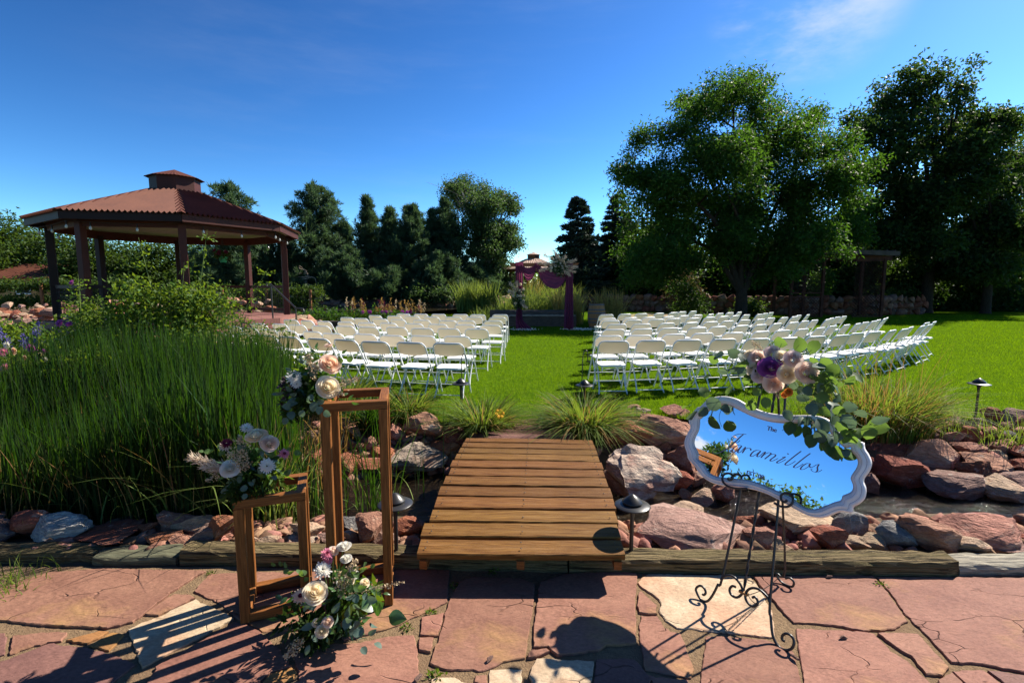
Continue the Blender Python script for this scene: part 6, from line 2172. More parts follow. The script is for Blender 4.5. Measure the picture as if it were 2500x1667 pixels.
def mirror():
    root = empty('mirror', EM, label='ornate whitewashed framed mirror with script lettering on the black easel', cat='mirror')
    B = 0.022                                                    # back of the frame above the easel plane
    n = 190
    O = polar_loop(OUTER, None, B + 0.015, n)
    I0 = polar_loop(INNER, None, B + 0.015, n * 3)
    # pair each outer point with the nearest inner point, monotonically smoothed
    idx = []
    for p in O:
        idx.append(min(range(len(I0)), key=lambda k: (I0[k] - p).length_squared))
    base = idx[0]
    un = [0]
    for k in range(1, n):
        d = (idx[k] - idx[k - 1] + len(I0) // 2) % len(I0) - len(I0) // 2
        un.append(un[-1] + d)
    tot = len(I0)
    lin = [tot * k / n for k in range(n)]
    dev = np.array(un) - np.array(lin)
    ker = np.ones(7) / 7
    dev = np.convolve(np.concatenate([dev[-6:], dev, dev[:6]]), ker, 'same')[6:-6]
    I = []
    for k in range(n):
        f = (base + lin[k] + dev[k]) % tot
        a = int(f)
        I.append(I0[a % tot].lerp(I0[(a + 1) % tot], f - a))

    def W3(p, h): return E1 * p.x + EU * p.y + EN * (B + h)
    prof = [(0.0, 0.0), (0.0, 0.014), (0.05, 0.020), (0.18, 0.0235), (0.22, 0.0225), (0.30, 0.0225), (0.42, 0.027), (0.52, 0.029), (0.60, 0.0275), (0.64, 0.026), (0.72, 0.0255), (0.82, 0.022), (0.93, 0.016), (1.0, 0.010), (1.0, 0.002)]
    V, Fs = [], []
    for t, h in prof:
        V += [W3(a.lerp(b, t), h) for a, b in zip(O, I)]
    for r in range(len(prof) - 1):
        for i in range(n):
            Fs.append((r * n + i, r * n + (i + 1) % n, (r + 1) * n + (i + 1) % n, (r + 1) * n + i))
    me = mesh_np('frame', V, Fs, True)
    fr = link('frame', me, M['mirror_frame'], root)
    for t, h in ((0.25, 0.0222), (0.62, 0.0262), (0.90, 0.0172)):           # the dark rubbed grooves
        MB().tube([W3(a.lerp(b, t), h) for a, b in zip(O, I)], 0.0008, 4, closed=True).build('groove_line', M['frame_line'], fr)
    c = sum(I, Vector()) / n
    MB().add([W3(p, 0.005) for p in I], [tuple(range(n))]).build('glass', M['mirror'], root)
    m = MB()
    m.add([W3(a.lerp(b, 0.1), -0.002) for a, b in zip(O, I)], [tuple(range(n))[::-1]])
    m.build('backing', M['dark_timber'], root)

    # lettering on the glass
    def zq(x, y): return (1750 + x / 7.84, 1020 + y / 7.84)

    def stroke(mb, pts, thin=7, thick=25):
        P = smooth_path([Vector((x, y, 0)) for x, y in pts], 7)
        Lft, Rgt = [], []
        wprev = thin
        for i, p in enumerate(P):
            d = (P[min(i + 1, len(P) - 1)] - P[max(i - 1, 0)])
            if d.length < 1e-6:
                continue
            d.normalize()
            w = thin + (thick - thin) * max(0.0, d.y) ** 1.2
            w = wprev + (w - wprev) * 0.45
            wprev = w
            nn = Vector((-d.y, d.x, 0)) * w / 2
            Lft.append(p + nn)
            Rgt.append(p - nn)
        rows = [[on_plane(*zq(a.x, a.y), B + 0.0075) - EM, on_plane(*zq(b.x, b.y), B + 0.0075) - EM] for a, b in zip(Lft, Rgt)]
        mb.grid(rows, False)
    mb = MB()
    S = [[(300, 420), (275, 400), (290, 372), (340, 332), (410, 308), (490, 306), (560, 312)], [(505, 312), (440, 365), (370, 435), (300, 500), (220, 570), (120, 630), (30, 668), (-50, 676), (-85, 650), (-60, 615), (0, 590), (60, 585)], [(325, 455), (365, 472), (405, 460), (437, 425)],
         [(472, 532), (420, 520), (350, 545), (300, 600), (290, 640), (320, 655), (380, 620), (440, 560), (472, 532)], [(475, 530), (425, 595), (398, 640), (408, 664), (450, 645), (500, 595), (545, 552)],
         [(545, 552), (520, 610), (482, 668)], [(488, 655), (525, 608), (568, 580), (612, 574), (640, 588), (646, 606), (636, 616)],
         [(832, 632), (775, 612), (700, 640), (648, 695), (642, 725), (675, 732), (740, 700), (800, 655), (832, 632)], [(838, 630), (785, 690), (765, 725), (785, 740), (830, 718), (880, 668), (930, 645)],
         [(930, 645), (890, 700), (840, 758)], [(850, 745), (920, 690), (985, 662), (1030, 672), (1010, 705), (912, 784)], [(925, 772), (1000, 715), (1065, 690), (1118, 702), (1105, 735), (1030, 790), (1020, 818), (1060, 820), (1120, 795), (1170, 770)],
         [(1245, 752), (1310, 742), (1230, 790), (1150, 838), (1155, 860), (1200, 852), (1260, 822), (1320, 790)], [(1345, 676), (1358, 684), (1366, 694)],
         [(1612, 632), (1520, 700), (1400, 795), (1312, 870), (1312, 896), (1360, 898), (1430, 868), (1500, 822)], [(1788, 674), (1690, 745), (1570, 840), (1478, 918), (1475, 945), (1525, 946), (1590, 912), (1650, 872)],
         [(1785, 872), (1720, 868), (1640, 915), (1600, 965), (1615, 985), (1670, 975), (1740, 935), (1785, 892), (1785, 872), (1765, 905), (1790, 945), (1850, 925), (1900, 895), (1958, 884)],
         [(1958, 884), (1930, 920), (1920, 960), (1925, 995), (1895, 1032), (1845, 1025), (1805, 1000), (1800, 975), (1830, 975)], [(1890, 1032), (1950, 1025), (2010, 990)]]
    for s in S:
        stroke(mb, s)
    mb.build('lettering', M['lettering'], root)

    def text(body, p0, p1, size):
        cu = bpy.data.curves.new('lettering', 'FONT')
        cu.body = body
        cu.size = 1.0
        o = link('lettering', cu, M['lettering'], root)
        a, b = on_plane(*zq(*p0), B + 0.0075) - EM, on_plane(*zq(*p1), B + 0.0075) - EM
        x = (b - a).normalized()
        y = EN.cross(x)
        bpy.context.view_layer.update()
        k = (b - a).length / max(o.dimensions.x, 1e-3)
        o.matrix_local = Matrix.Translation(a) @ Matrix((x, y, EN)).transposed().to_4x4() @ Matrix.Diagonal((k, k * size, k, 1))
        cu.offset = 0.012
        bpy.context.view_layer.update()
        me = bpy.data.meshes.new_from_object(o.evaluated_get(bpy.context.evaluated_depsgraph_get()))
        mw = o.matrix_local.copy()
        bpy.data.objects.remove(o)
        o = link('lettering', me, M['lettering'], root)
        o.matrix_local = mw
    text('The', (950, 228), (1130, 272), 1.0)
    text('EST. 08', (556, 1075), (880, 1172), 1.0)


mirror()


def mir_at(px, py, off=0.0): return on_plane(px, py, 0.085 + off)


def mirror_flowers():
    def q(x, y): return z8((x, y))[0]
    core = mir_at(1890, 920, 0.0)
    fl = [(805, 235, 25, 'purple', .03), (1000, 165, 20, 'mauve', .0), (830, 112, 18, 'mauve', -.02), (900, 152, 18, 'cream', .0), (945, 292, 20, 'cream', .02), (1110, 280, 24, 'blush', .01), (825, 370, 20, 'blush', .02), (715, 300, 17, 'mauve', .02), (668, 248, 17, 'cream', .0), (690, 150, 18, 'blush', -.01), (640, 130, 14, 'cream', -.02), (958, 442, 9, 'orange', .01), (925, 465, 7, 'orange', .0)]
    leaves = [(890, 20, 'eucg', 22), (1050, 38, 'eucg', 26), (1175, 60, 'eucg', 24), (365, 140, 'euc', 22), (320, 165, 'eucg', 18), (490, 112, 'euc', 22), (570, 150, 'euc', 24), (550, 210, 'eucg', 22), (630, 195, 'eucg', 18), (400, 265, 'long', 22), (500, 250, 'long', 22), (240, 440, 'eucg', 22), (262, 320, 'eucg', 16), (455, 435, 'eucg', 20),
              (640, 520, 'eucg', 18), (765, 535, 'eucg', 20), (320, 540, 'euc', 28), (230, 610, 'euc', 20), (420, 585, 'euc', 20), (135, 640, 'euc', 22), (90, 570, 'eucg', 20), (330, 700, 'eucg', 26), (590, 400, 'long', 14), (560, 270, 'euc', 18), (610, 340, 'eucg', 22), (690, 440, 'eucg', 18), (640, 555, 'eucg', 22),
              (1000, 385, 'euc', 18), (1070, 430, 'euc', 20), (1120, 435, 'euc', 18), (1080, 490, 'euc', 20), (950, 640, 'euc', 20), (1060, 690, 'long', 24), (1120, 690, 'euc', 18), (970, 750, 'eucg', 24), (1105, 785, 'eucg', 24), (1190, 700, 'eucg', 22), (1240, 740, 'euc', 30), (1150, 860, 'eucg', 24), (1230, 820, 'euc', 26), (1320, 850, 'euc', 26), (1380, 820, 'euc', 24), (1280, 930, 'eucg', 26), (1340, 960, 'eucg', 28), (1400, 950, 'eucg', 26), (1450, 960, 'euc', 16),
              (1160, 590, 'euc', 24), (1200, 560, 'euc', 24), (1330, 570, 'euc', 28), (1320, 660, 'euc', 24), (1470, 690, 'euc', 28), (1480, 570, 'euc', 24), (1570, 630, 'euc', 22), (1480, 780, 'eucg', 24), (1500, 830, 'eucg', 26), (1430, 820, 'eucg', 26), (1560, 790, 'eucg', 26), (1640, 780, 'eucg', 28), (1720, 740, 'eucg', 32), (1740, 680, 'long', 28), (1540, 870, 'eucg', 24),
              (1170, 200, 'eucg', 24), (1230, 230, 'euc', 26), (1280, 190, 'eucg', 22), (1340, 260, 'eucg', 26), (1400, 290, 'eucg', 24), (1460, 270, 'eucg', 22), (1530, 320, 'eucg', 24), (1480, 340, 'eucg', 20), (1200, 320, 'eucg', 26), (1260, 340, 'eucg', 24), (1300, 400, 'eucg', 26), (1360, 400, 'eucg', 24), (1220, 420, 'euc', 24), (1330, 450, 'eucg', 22), (1240, 490, 'eucg', 24), (1150, 330, 'eucg', 22), (1380, 500, 'euc', 22), (1390, 600, 'eucg', 22), (1270, 610, 'eucg', 20), (1410, 740, 'eucg', 22), (1360, 690, 'euc', 20), (1120, 250, 'eucg', 20), (1300, 300, 'eucg', 22)]
    root = empty('flower_arrangement', core, label='purple and blush rose spray with trailing eucalyptus over the mirror top', cat='flower arrangement', group='wedding flower arrangements')
    for x, y, r, k, off in fl:
        p = mir_at(*q(x, y), off)
        d = (Vector((0, 0, EYE)) - p).normalized() + (p - core).normalized() * 0.45 + Vector((0.1, 0, 0.12))
        put('rose', random.choice(FL[k]), root, p, d, r * p.y / F * 1.2)
    tips = {}
    for x, y, k, r in leaves:
        p = mir_at(*q(x, y), random.uniform(-0.05, 0.02) if y < 500 else random.uniform(-0.025, 0.03))
        v = p - core
        s = r * p.y / F * 1.55
        tip = v.normalized() * 0.5 + Vector((random.gauss(0, .35), random.gauss(0, .35), random.gauss(-0.25, .4)))
        leaf_put(root, k, p - tip.normalized() * s * 0.5, tip, s)
    # trailing stems
    for pts in (((900, 300), (1150, 400), (1280, 600), (1340, 760), (1320, 930)), ((950, 300), (1250, 330), (1400, 520), (1560, 720), (1720, 720)), ((1000, 350), (1130, 560), (1110, 690), (1150, 850)), ((750, 250), (560, 290), (380, 480), (300, 620), (320, 720)), ((750, 220), (520, 230), (330, 160)), ((760, 280), (480, 440), (220, 470), (90, 570)),
                ((850, 150), (900, 30)), ((950, 150), (1050, 40)), ((1000, 200), (1170, 60)), ((1000, 250), (1300, 240), (1530, 310)), ((1020, 640), (980, 700), (905, 770)), ((1380, 560), (1500, 580), (1620, 620), (1800, 700))):
        MB().tube(smooth_path([mir_at(*q(*p), -0.012) - root.location for p in pts], 4), 0.0014, 5).build('stem', M['stem'], root)
    fluff(root, 'dried_spray', mir_at(*q(905, 360)), mir_at(*q(865, 480)), 'dried', 120, 0.007, 0.010, 0.006)
    fluff(root, 'dried_spray', mir_at(*q(740, 90), -.03), mir_at(*q(650, 10), -.03), 'dried', 90, 0.007, 0.012, 0.006)
    greens(root, tuple(mir_at(1880, 905, -0.05)), (0.10, 0.06, 0.07), 'leaf_dark', 200, 0.04, 0.022)
    greens(root, tuple(mir_at(2010, 930, -0.04)), (0.07, 0.06, 0.07), 'euc_green', 90, 0.04, 0.03)


mirror_flowers()


# ------------------------------------------------------------------ wedding arch
def arch():
    ax, ay, aw, h = 1.15, 17.9, 1.82, 2.42
    root = empty('wedding_arch', (ax, ay, 0), label='wooden wedding arch at the end of the lawn aisle', cat='arch')
    xl, xr = -aw / 2, aw / 2
    for x in (xl, xr):
        MB().bar((x, 0, 0), (x, 0, h - 0.13), 0.09, 0.09, up=(1, 0, 0)).build('post', M['arch_wood'], root)
    m = MB()
    V = [(-1.28, -0.04, h), (1.28, -0.04, h), (1.16, -0.04, h - 0.13), (-1.16, -0.04, h - 0.13)]
    m.add(V + [(x, 0.04, z) for x, y, z in V], [(0, 1, 2, 3)[::-1], (4, 5, 6, 7), (0, 1, 5, 4), (1, 2, 6, 5), (2, 3, 7, 6), (3, 0, 4, 7)])
    m.build('beam', M['arch_wood'], root)

    def hang(x0, w0, w1, z0, z1, y0, name_lab, pinch=None, flare=0.0):
        rows = []
        for i in range(26):
            v = i / 25
            z = z0 + (z1 - z0) * v
            w = w0 + (w1 - w0) * v
            if pinch:
                w *= 1 - pinch[1] * math.exp(-((v - pinch[0]) / 0.16) ** 2)
            w += flare * max(0, v - 0.86) * 3
            r = []
            for j in range(41):
                u = j / 40 * 2 - 1
                fold = 0.035 * sin(u * 13 + 1.3 * sin(v * 2.0)) + 0.015 * sin(u * 27 + v * 3)
                r.append((x0 + u * w / 2 + 0.02 * v * u + flare * max(0, v - .86) * 1.6, y0 - 0.03 + fold * (0.6 + 0.6 * v) - 0.10 * max(0, v - 0.93) * 8 * flare, z))
            rows.append(r)
        m = MB().grid(rows)
        o = m.build('drape', M['plum_cloth'])
        o.location = (ax, ay, 0)
        return tag(o, name_lab, 'drape', 'plum drapes on the wedding arch')

    hang(xl + 0.02, 0.28, 0.22, h + 0.02, 0.02, -0.09, 'plum drape hanging down the left arch post', (0.62, 0.42), 0.9)
    hang(xr + 0.0, 0.24, 0.32, h - 0.02, 0.03, -0.09, 'plum drape hanging straight down the right arch post')

    def swag(xa, xb, drop, w, lab, za=0.0, zb_=0.0):
        rows = []
        for i in range(31):
            t = i / 30
            r = []
            for j in range(19):
                v = j / 18
                d = drop * (0.25 + 0.75 * v)
                x = xa + (xb - xa) * t
                z = h + 0.03 + za * (1 - t) + zb_ * t - d * (1 - abs(2 * t - 1) ** 2.4) - w * v * (1 - sin(pi * t)) * 0.5
                y = -0.09 - 0.05 * sin(pi * t) - 0.022 * sin(v * 28) * (0.35 + 0.65 * sin(pi * t))
                r.append((x, y, z))
            rows.append(r)
        o = MB().grid(rows).build('swag', M['plum_cloth'])
        o.location = (ax, ay, 0)
        tag(o, lab, 'drape', 'plum drapes on the wedding arch')

    swag(xl + 0.10, -0.25, 0.62, 0.15, 'small plum swag at the left of the arch beam', -0.08)
    swag(-0.32, xr - 0.05, 0.78, 0.2, 'large plum swag sagging under the flowers on the arch beam', 0, -0.3)

    def arch_flowers(cx, cz, pts, label, plumes, gr):
        y = ay - 0.22
        root = empty('flower_arrangement', aty(cx, cz, y), label=label, cat='flower arrangement', group='white flower clusters on the arch')
        o = Vector(root.location)
        for x, z in pts:
            p = aty(x, z, y + random.uniform(-.06, .06))
            put('rose', random.choice(FL['white'] + FL['cream']), root, p, (random.gauss(0, .3), -1, random.gauss(0.3, .3)), random.uniform(0.040, 0.056))
        for (a, b) in plumes:
            fluff(root, 'pampas_plume', aty(*a, y), aty(*b, y - random.uniform(0, .15)), 'pampas', 150, 0.022, 0.11, 0.014)
        for (x, z, r) in gr:
            p = aty(x, z, y + 0.05)
            greens(root, tuple(p), (r, 0.12, r), 'leaf_mid', 260, 0.10, 0.035)
            greens(root, tuple(p), (r * 1.1, 0.13, r * 1.1), 'euc', 110, 0.10, 0.04)

    def zr(lst): return [(1200 + x / 6.03, 580 + y / 6.03) for x, y in lst]
    arch_flowers(1368, 648, zr([(915, 385), (960, 300), (1015, 320), (1060, 355), (795, 400), (885, 445), (945, 420), (990, 415), (990, 485), (1045, 450), (1030, 500), (940, 480), (1045, 535), (1100, 470), (875, 490), (960, 350), (875, 400), (1020, 375), (1040, 420), (985, 530), (1075, 395)]), 'large white rose and pampas cluster on the right end of the arch beam',
                 [((1360, 640), (1330, 622)), ((1372, 645), (1405, 635)), ((1375, 650), (1408, 652)), ((1370, 655), (1402, 664)), ((1355, 645), (1315, 643)), ((1352, 650), (1320, 660)), ((1370, 640), (1352, 612)), ((1368, 640), (1380, 628)), ((1375, 658), (1390, 672))], [(1362, 645, 0.30), (1370, 658, 0.25)])
    arch_flowers(1264, 725, zr([(360, 778), (425, 690), (470, 760), (405, 775), (435, 810), (388, 860), (430, 858), (470, 855), (325, 852), (355, 965), (395, 920), (470, 930), (330, 800), (295, 815), (345, 900), (425, 895)]), 'smaller white rose cluster halfway down the left arch post',
                 [((1262, 715), (1246, 692)), ((1268, 735), (1284, 750)), ((1262, 712), (1262, 690)), ((1256, 720), (1244, 712))], [(1264, 722, 0.26), (1266, 738, 0.2)])
    for x, w, lab in ((-0.75, 0.5, 'white rose petals strewn at the left arch post'), (1.35, 0.7, 'white rose petals strewn right of the right arch post')):
        n = 260
        C = np.stack([ax + x + RNG.normal(size=n) * w * 0.42, ay - 0.15 + RNG.normal(size=n) * 0.14, RNG.uniform(0.03, 0.07, n)], 1)
        D = unit(n) * np.array([1, 1, 0.3])
        V, Fc = leaf_quads(C, D / np.linalg.norm(D, axis=1)[:, None], 0.05, 0.045, 0.2)
        o = link('petals', mesh_np('petals', V, Fc), M['petal_white'])
        tag(o, lab, 'petals', kind='stuff')


arch()


# ------------------------------------------------------------------ reeds, shrubs, daylilies, grasses
def blades_at(name, x, y, h, w, lean, m, label=None, cat=None, kind=None, parent=None, seg=4, az=None, curve=0.35, z=None, group=None):
    z = ground_z(x, y) if z is None else z
    b = np.stack([x, y, z], 1)
    if parent is not None:
        b = b - np.array(parent.location)
    o = link(name, blades_mesh(name, b, h, w, lean, az, seg, curve), M[m], parent)
    return tag(o, label, cat, group, kind)


def reeds():
    n = 17500
    x = RNG.uniform(-5.6, -1.62, n)
    y = RNG.uniform(3.5, 6.4, n)
    ok = (RNG.random(n) < np.clip((-0.43 - x / y) / 0.07, 0.0, 1)) & (RNG.random(n) < np.clip((-1.62 - x) / 0.35, 0.08, 1)) & (y < 6.5 + 0.0 * x) & (y > 3.45 + 0.15 * np.sin(x * 3))
    x, y = x[ok], y[ok]
    n = len(x)
    h = (RNG.uniform(0.72, 1.36, n) + 0.22 * (RNG.random(n) < 0.05)) * (1.0 + 0.10 * np.sin(x * 2.3 + 1) + 0.05 * np.sin(y * 5)) * np.interp(x / y, [-1.05, -0.85, -0.72, -0.58, -0.5, -0.42], [0.84, 0.88, 1.0, 1.04, 0.92, 0.76])
    blades_at('reed_bed', x, y, h, RNG.uniform(0.006, 0.019, n), np.where(RNG.random(n) < 0.035, RNG.uniform(0.2, 0.7, n), np.abs(RNG.normal(0.0, 0.09, n)) + 0.02), 'reed', 'dense bed of tall green reeds at the left of the stream', 'reeds', 'stuff', z=ground_z(x, y) - 0.03)
    n = 1300
    x, y = RNG.uniform(-5.2, -1.7, n), RNG.uniform(3.5, 5.2, n)
    blades_at('dry_reeds', x, y, RNG.uniform(0.4, 1.05, n) * np.interp(x / y, [-1.05, -0.85, -0.72], [0.74, 0.78, 0.95]), RNG.uniform(0.006, 0.011, n), np.abs(RNG.normal(0.1, 0.3, n)), 'dry_grass', 'scattered dead straw coloured stems among the green reeds', 'reeds', 'stuff', z=ground_z(x, y) - 0.03)
    # arching long leaves at the front of the bed, over the rocks
    root = empty('reed_tuft', (-2.55, 3.55, -0.3), label='arching pale green sedge leaves at the front of the reed bed', cat='sedge')
    n = 210
    x = np.concatenate([RNG.normal(c, 0.07, n // 7) for c in (-2.9, -2.55, -2.25, -1.95, -3.4, -3.9, -1.8)])
    y = RNG.normal(3.62, 0.09, len(x))
    blades_at('leaf', x, y, RNG.uniform(0.4, 0.85, len(x)), RNG.uniform(0.009, 0.015, len(x)), RNG.uniform(0.25, 1.15, len(x)), 'reed_pale', parent=root, seg=7)
    # sparse stems standing in the water behind the tall frame
    for cx, cy, lab, n in ((-1.18, 4.05, 'sparse reed stems standing in the stream behind the tall frame', 36), (-1.62, 3.9, 'reed stems at the stream edge between the two frames', 50), (-0.86, 4.3, 'thin reed stems in the water beside the bridge', 8)):
        root = empty('reed_clump', (cx, cy, -0.4), label=lab, cat='reeds', group='reed clumps in the stream')
        blades_at('leaf', RNG.normal(cx, 0.13, n), RNG.normal(cy, 0.10, n), RNG.uniform(0.5, 1.15, n), RNG.uniform(0.007, 0.012, n), np.abs(RNG.normal(0.1, 0.28, n)), 'reed', parent=root, seg=6, z=np.full(n, -0.42))
        k = n // 3
        blades_at('dry_leaf', RNG.normal(cx, 0.15, k), RNG.normal(cy, 0.1, k), RNG.uniform(0.3, 0.8, k), RNG.uniform(0.006, 0.011, k), RNG.uniform(0.3, 1.2, k), 'reed_pale', parent=root, seg=6, z=np.full(k, -0.42))


reeds()


def daylily(x, y, r, h, label, n, flower=None, dry=0.15, m='daylily', z=None, cat='daylily', group='daylily clumps by the bridge'):
    root = empty('daylily_clump', (x, y, float(ground_z(x, y)) if z is None else z), label=label, cat=cat, group=group)
    for mm, k in ((m, n), ('dry_grass', int(n * dry))):
        a = RNG.uniform(0, 2 * pi, k)
        rr = r * 0.35 * np.sqrt(RNG.random(k))
        ln = RNG.uniform(0.35, 1.3, k)
        blades_at('leaf' if mm == m else 'dry_leaf', x + rr * np.cos(a), y + rr * np.sin(a), h * RNG.uniform(0.75, 1.2, k), RNG.uniform(0.010, 0.018, k), ln * r / h * 0.95, mm, parent=root, seg=7, az=a + RNG.normal(0, 0.4, k), z=np.full(k, root.location.z), curve=0.5)
    if flower:
        p = aty(*flower, y - r * 0.5)
        q = p - root.location
        MB().tube(smooth_path([(0, 0, 0), q * 0.5 + Vector((0, 0, 0.1)), q], 4), 0.004, 5).build('stem', M['stem'], root)
        mb = MB()
        for i in range(6):
            mb.grid(petal_grid(i * pi / 3, 0.45, 0.05, 1.0, 0.5, 0, 0.3))
        o = mb.build('lily_flower', M['petal_yellow'], root)
        o.location = q
        o.scale = (0.05,) * 3
        o.rotation_euler = (radians(55), 0, 0.3)
    return root


daylily(-0.33, 5.36, 0.50, 0.50, 'daylily clump with one yellow bloom left of the bridge end', 760, (1219, 1011))
daylily(0.80, 5.30, 0.68, 0.54, 'daylily clump with yellowing leaves right of the bridge end', 950, None, 0.22)
daylily(-1.25, 5.85, 0.50, 0.42, 'smaller daylily clump behind the tall wooden frame', 420)
daylily(-1.62, 5.5, 0.45, 0.5, 'dark green daylily clump at the edge of the reed bed', 350, None, 0.05, 'reed')
daylily(-2.1, 6.2, 0.5, 0.5, 'grassy daylily clump between reeds and lawn', 350, None, 0.1)


def ornamental_grass():
    x, y = 4.15, 5.42
    root = empty('ornamental_grass', (x, y, -0.1), label='large shaggy brown and green grass clump above the right stones', cat='grass clump')
    for mm, n, hh, nm in (('daylily', 900, 0.78, 'leaf'), ('reed', 420, 0.72, 'leaf'), ('dry_grass', 620, 0.70, 'dry_leaf')):
        a = RNG.uniform(0, 2 * pi, n)
        rr = 0.42 * np.sqrt(RNG.random(n))
        blades_at(nm, x + rr * 1.35 * np.cos(a), y + rr * 0.8 * np.sin(a), hh * RNG.uniform(0.5, 1.15, n), RNG.uniform(0.006, 0.011, n), RNG.uniform(0.15, 1.2, n), mm, parent=root, seg=6, az=a + RNG.normal(0, 0.5, n), z=np.full(n, -0.1), curve=0.45)
    n = 40
    blades_at('seed_stalk', RNG.normal(x, 0.35, n), RNG.normal(y, 0.2, n), RNG.uniform(0.9, 1.25, n), np.full(n, 0.006), RNG.uniform(0.0, 0.3, n), 'dry_grass', parent=root, seg=4, z=np.full(n, -0.1))
    for cx, cy, lab in ((4.95, 5.45, 'thin green grass hanging over the stones right of the big grass clump'), (5.35, 5.15, 'sparse grass blades between the stones below the lone lamp'), (3.2, 5.6, 'thin tall grass left of the big grass clump')):
        r2 = empty('grass_tuft', (cx, cy, -0.12), label=lab, cat='grass tuft', group='grass tufts among the right stones')
        n = 130
        blades_at('leaf', RNG.normal(cx, 0.25, n), RNG.normal(cy, 0.12, n), RNG.uniform(0.2, 0.6, n), np.full(n, 0.007), RNG.uniform(0.1, 1.0, n), 'daylily', parent=r2, seg=5)


ornamental_grass()


def shrub_border():
    """roses and tall stems between the reeds and the gazebo"""
    def shoot(parent, p, hgt, lean, m='rose_leaf', ls=0.06, n=46):
        o = parent.location
        base = Vector(p)
        tip = base + Vector((lean[0], lean[1], hgt))
        path = smooth_path([base, base.lerp(tip, 0.5) + Vector((-lean[0] * 0.15, 0, 0.05)), tip], 6)
        MB().tube([q - o for q in path], [0.007 * (1.2 - i / len(path)) for i in range(len(path))], 5).build('stem', M['stem'], parent)
        C, D = [], []
        for i in range(n):
            q = path[int((0.25 + 0.75 * random.random()) * (len(path) - 1))]
            d = Vector((random.gauss(0, 1), random.gauss(0, 1), random.gauss(-0.1, .4))).normalized()
            for k in range(3):
                C.append(q + d * (0.02 + 0.05 * k)); D.append(d + Vector((random.gauss(0, .5), random.gauss(0, .5), random.gauss(-.1, .3))))
        D = np.array([d.normalized() for d in D])
        V, Fc = leaf_quads(np.array(C), D, RNG.uniform(0.6, 1.2, len(C)) * ls, RNG.uniform(0.4, 0.6, len(C)) * ls)
        link('leaves', mesh_np('leaves', V - np.array(o), Fc), M[m], parent)

    def bush(px0, px1, top, y, label, m, n, fl=(), shoots=(), L=0.05, low=0.0, group='garden shrubs between the reeds and the gazebo'):
        a, b = aty(px0, top, y), aty(px1, top, y)
        h = a.z
        bl = []
        k = max(3, int((b.x - a.x) / 0.4))
        for i in range(k):
            x = a.x + (b.x - a.x) * (i + 0.5) / k
            for f in (0.25, 0.55, 0.80):
                bl.append((x + random.uniform(-.1, .1), y + random.uniform(-.3, .3), max(0.15, h * f * random.uniform(0.85, 1.05)), 0.32, 0.32, 0.22 * h + 0.06))
        base = ((a.x + b.x) / 2, y, 0)
        root = leafy_bush('garden_shrub', base, bl, label, 'shrub', m, n, L, L * 0.55, per=10, cr=0.07, group=group, stems=8)
        for (px, py, dy, k2, s) in fl:
            p = aty(px, py, y + dy)
            put('bloom', random.choice(FL[k2]), root, p, (random.gauss(0, .3), -1, random.gauss(.3, .3)), s)
        for (px, py, pxb, dy) in shoots:
            t = aty(px, py, y + dy)
            b0 = aty(pxb, 860, y + dy)
            shoot(root, (b0.x, b0.y, 0.3), t.z - 0.3, (t.x - b0.x, 0))
        return root

    bush(300, 530, 700, 7.2, 'tall rose shrub with long yellow green shoots in front of the gazebo', 'rose_leaf', 13000, [(262, 784, -.2, 'blush', 0.05), (400, 765, 0, 'cream', 0.03)], [(338, 580, 400, 0), (506, 560, 480, .2), (655, 655, 560, .3), (165, 730, 330, -.2), (225, 740, 380, 0), (450, 640, 440, 0), (470, 690, 450, -.2), (560, 700, 500, .1), (390, 700, 400, -.1)], 0.065)
    bush(120, 320, 768, 7.0, 'hollyhock clump with purple blooms left of the tall rose shrub', 'rose_leaf', 6500, [(176, 691, 0, 'magmum', 0.05), (146, 790, -.1, 'magmum', 0.07), (168, 792, -.1, 'magmum', 0.05), (262, 786, 0, 'blush', 0.05), (200, 862, -.6, 'magmum', 0.04)], [(190, 668, 205, 0), (196, 700, 200, .1), (240, 720, 230, 0)], 0.065)
    bush(-80, 100, 790, 7.4, 'leafy rose bush at the left edge behind the pink blooms', 'rose_leaf', 6000, [], [(20, 775, 10, 0), (70, 790, 50, .1)], 0.06)
    bush(-80, 320, 862, 5.9, 'low flowering shrub with pink and white blooms at the left edge', 'rose_leaf', 12000, [(8, 860, -.2, 'pmum', 0.06), (18, 843, -.1, 'wmum', 0.05), (78, 850, -.2, 'magmum', 0.06), (35, 857, 0, 'peach', 0.045), (98, 873, -.2, 'cream', 0.06), (60, 875, -.2, 'peach', 0.04), (108, 858, 0, 'magmum', 0.04), (12, 898, -.4, 'pmum', 0.06), (110, 908, -.4, 'cream', 0.05), (83, 884, -.3, 'magmum', 0.03), (108, 882, -.3, 'white', 0.05), (0, 930, -.5, 'magmum', 0.05), (-20, 880, -.3, 'pmum', 0.06)], [], 0.055)
    bush(520, 690, 862, 6.6, 'bright leafy bush covering the lowest seats of the left chairs', 'rose_leaf', 6000, [], [(600, 770, 580, 0), (640, 790, 620, .1), (700, 790, 660, 0), (560, 760, 540, 0)], 0.055)
    bush(640, 800, 925, 6.2, 'low leafy bush behind the flowers of the tall frame', 'rose_leaf', 4200, [], [(700, 860, 690, 0), (760, 860, 740, .1)], 0.05)
    bush(280, 540, 838, 6.9, 'dense bright green bush behind the reeds', 'rose_leaf', 6500, [], [], 0.055)
    # lavender spikes at the left edge
    root = empty('lavender_clump', (-6.6, 6.6, 0), label='lavender spikes at the left edge above the pink blooms', cat='lavender')
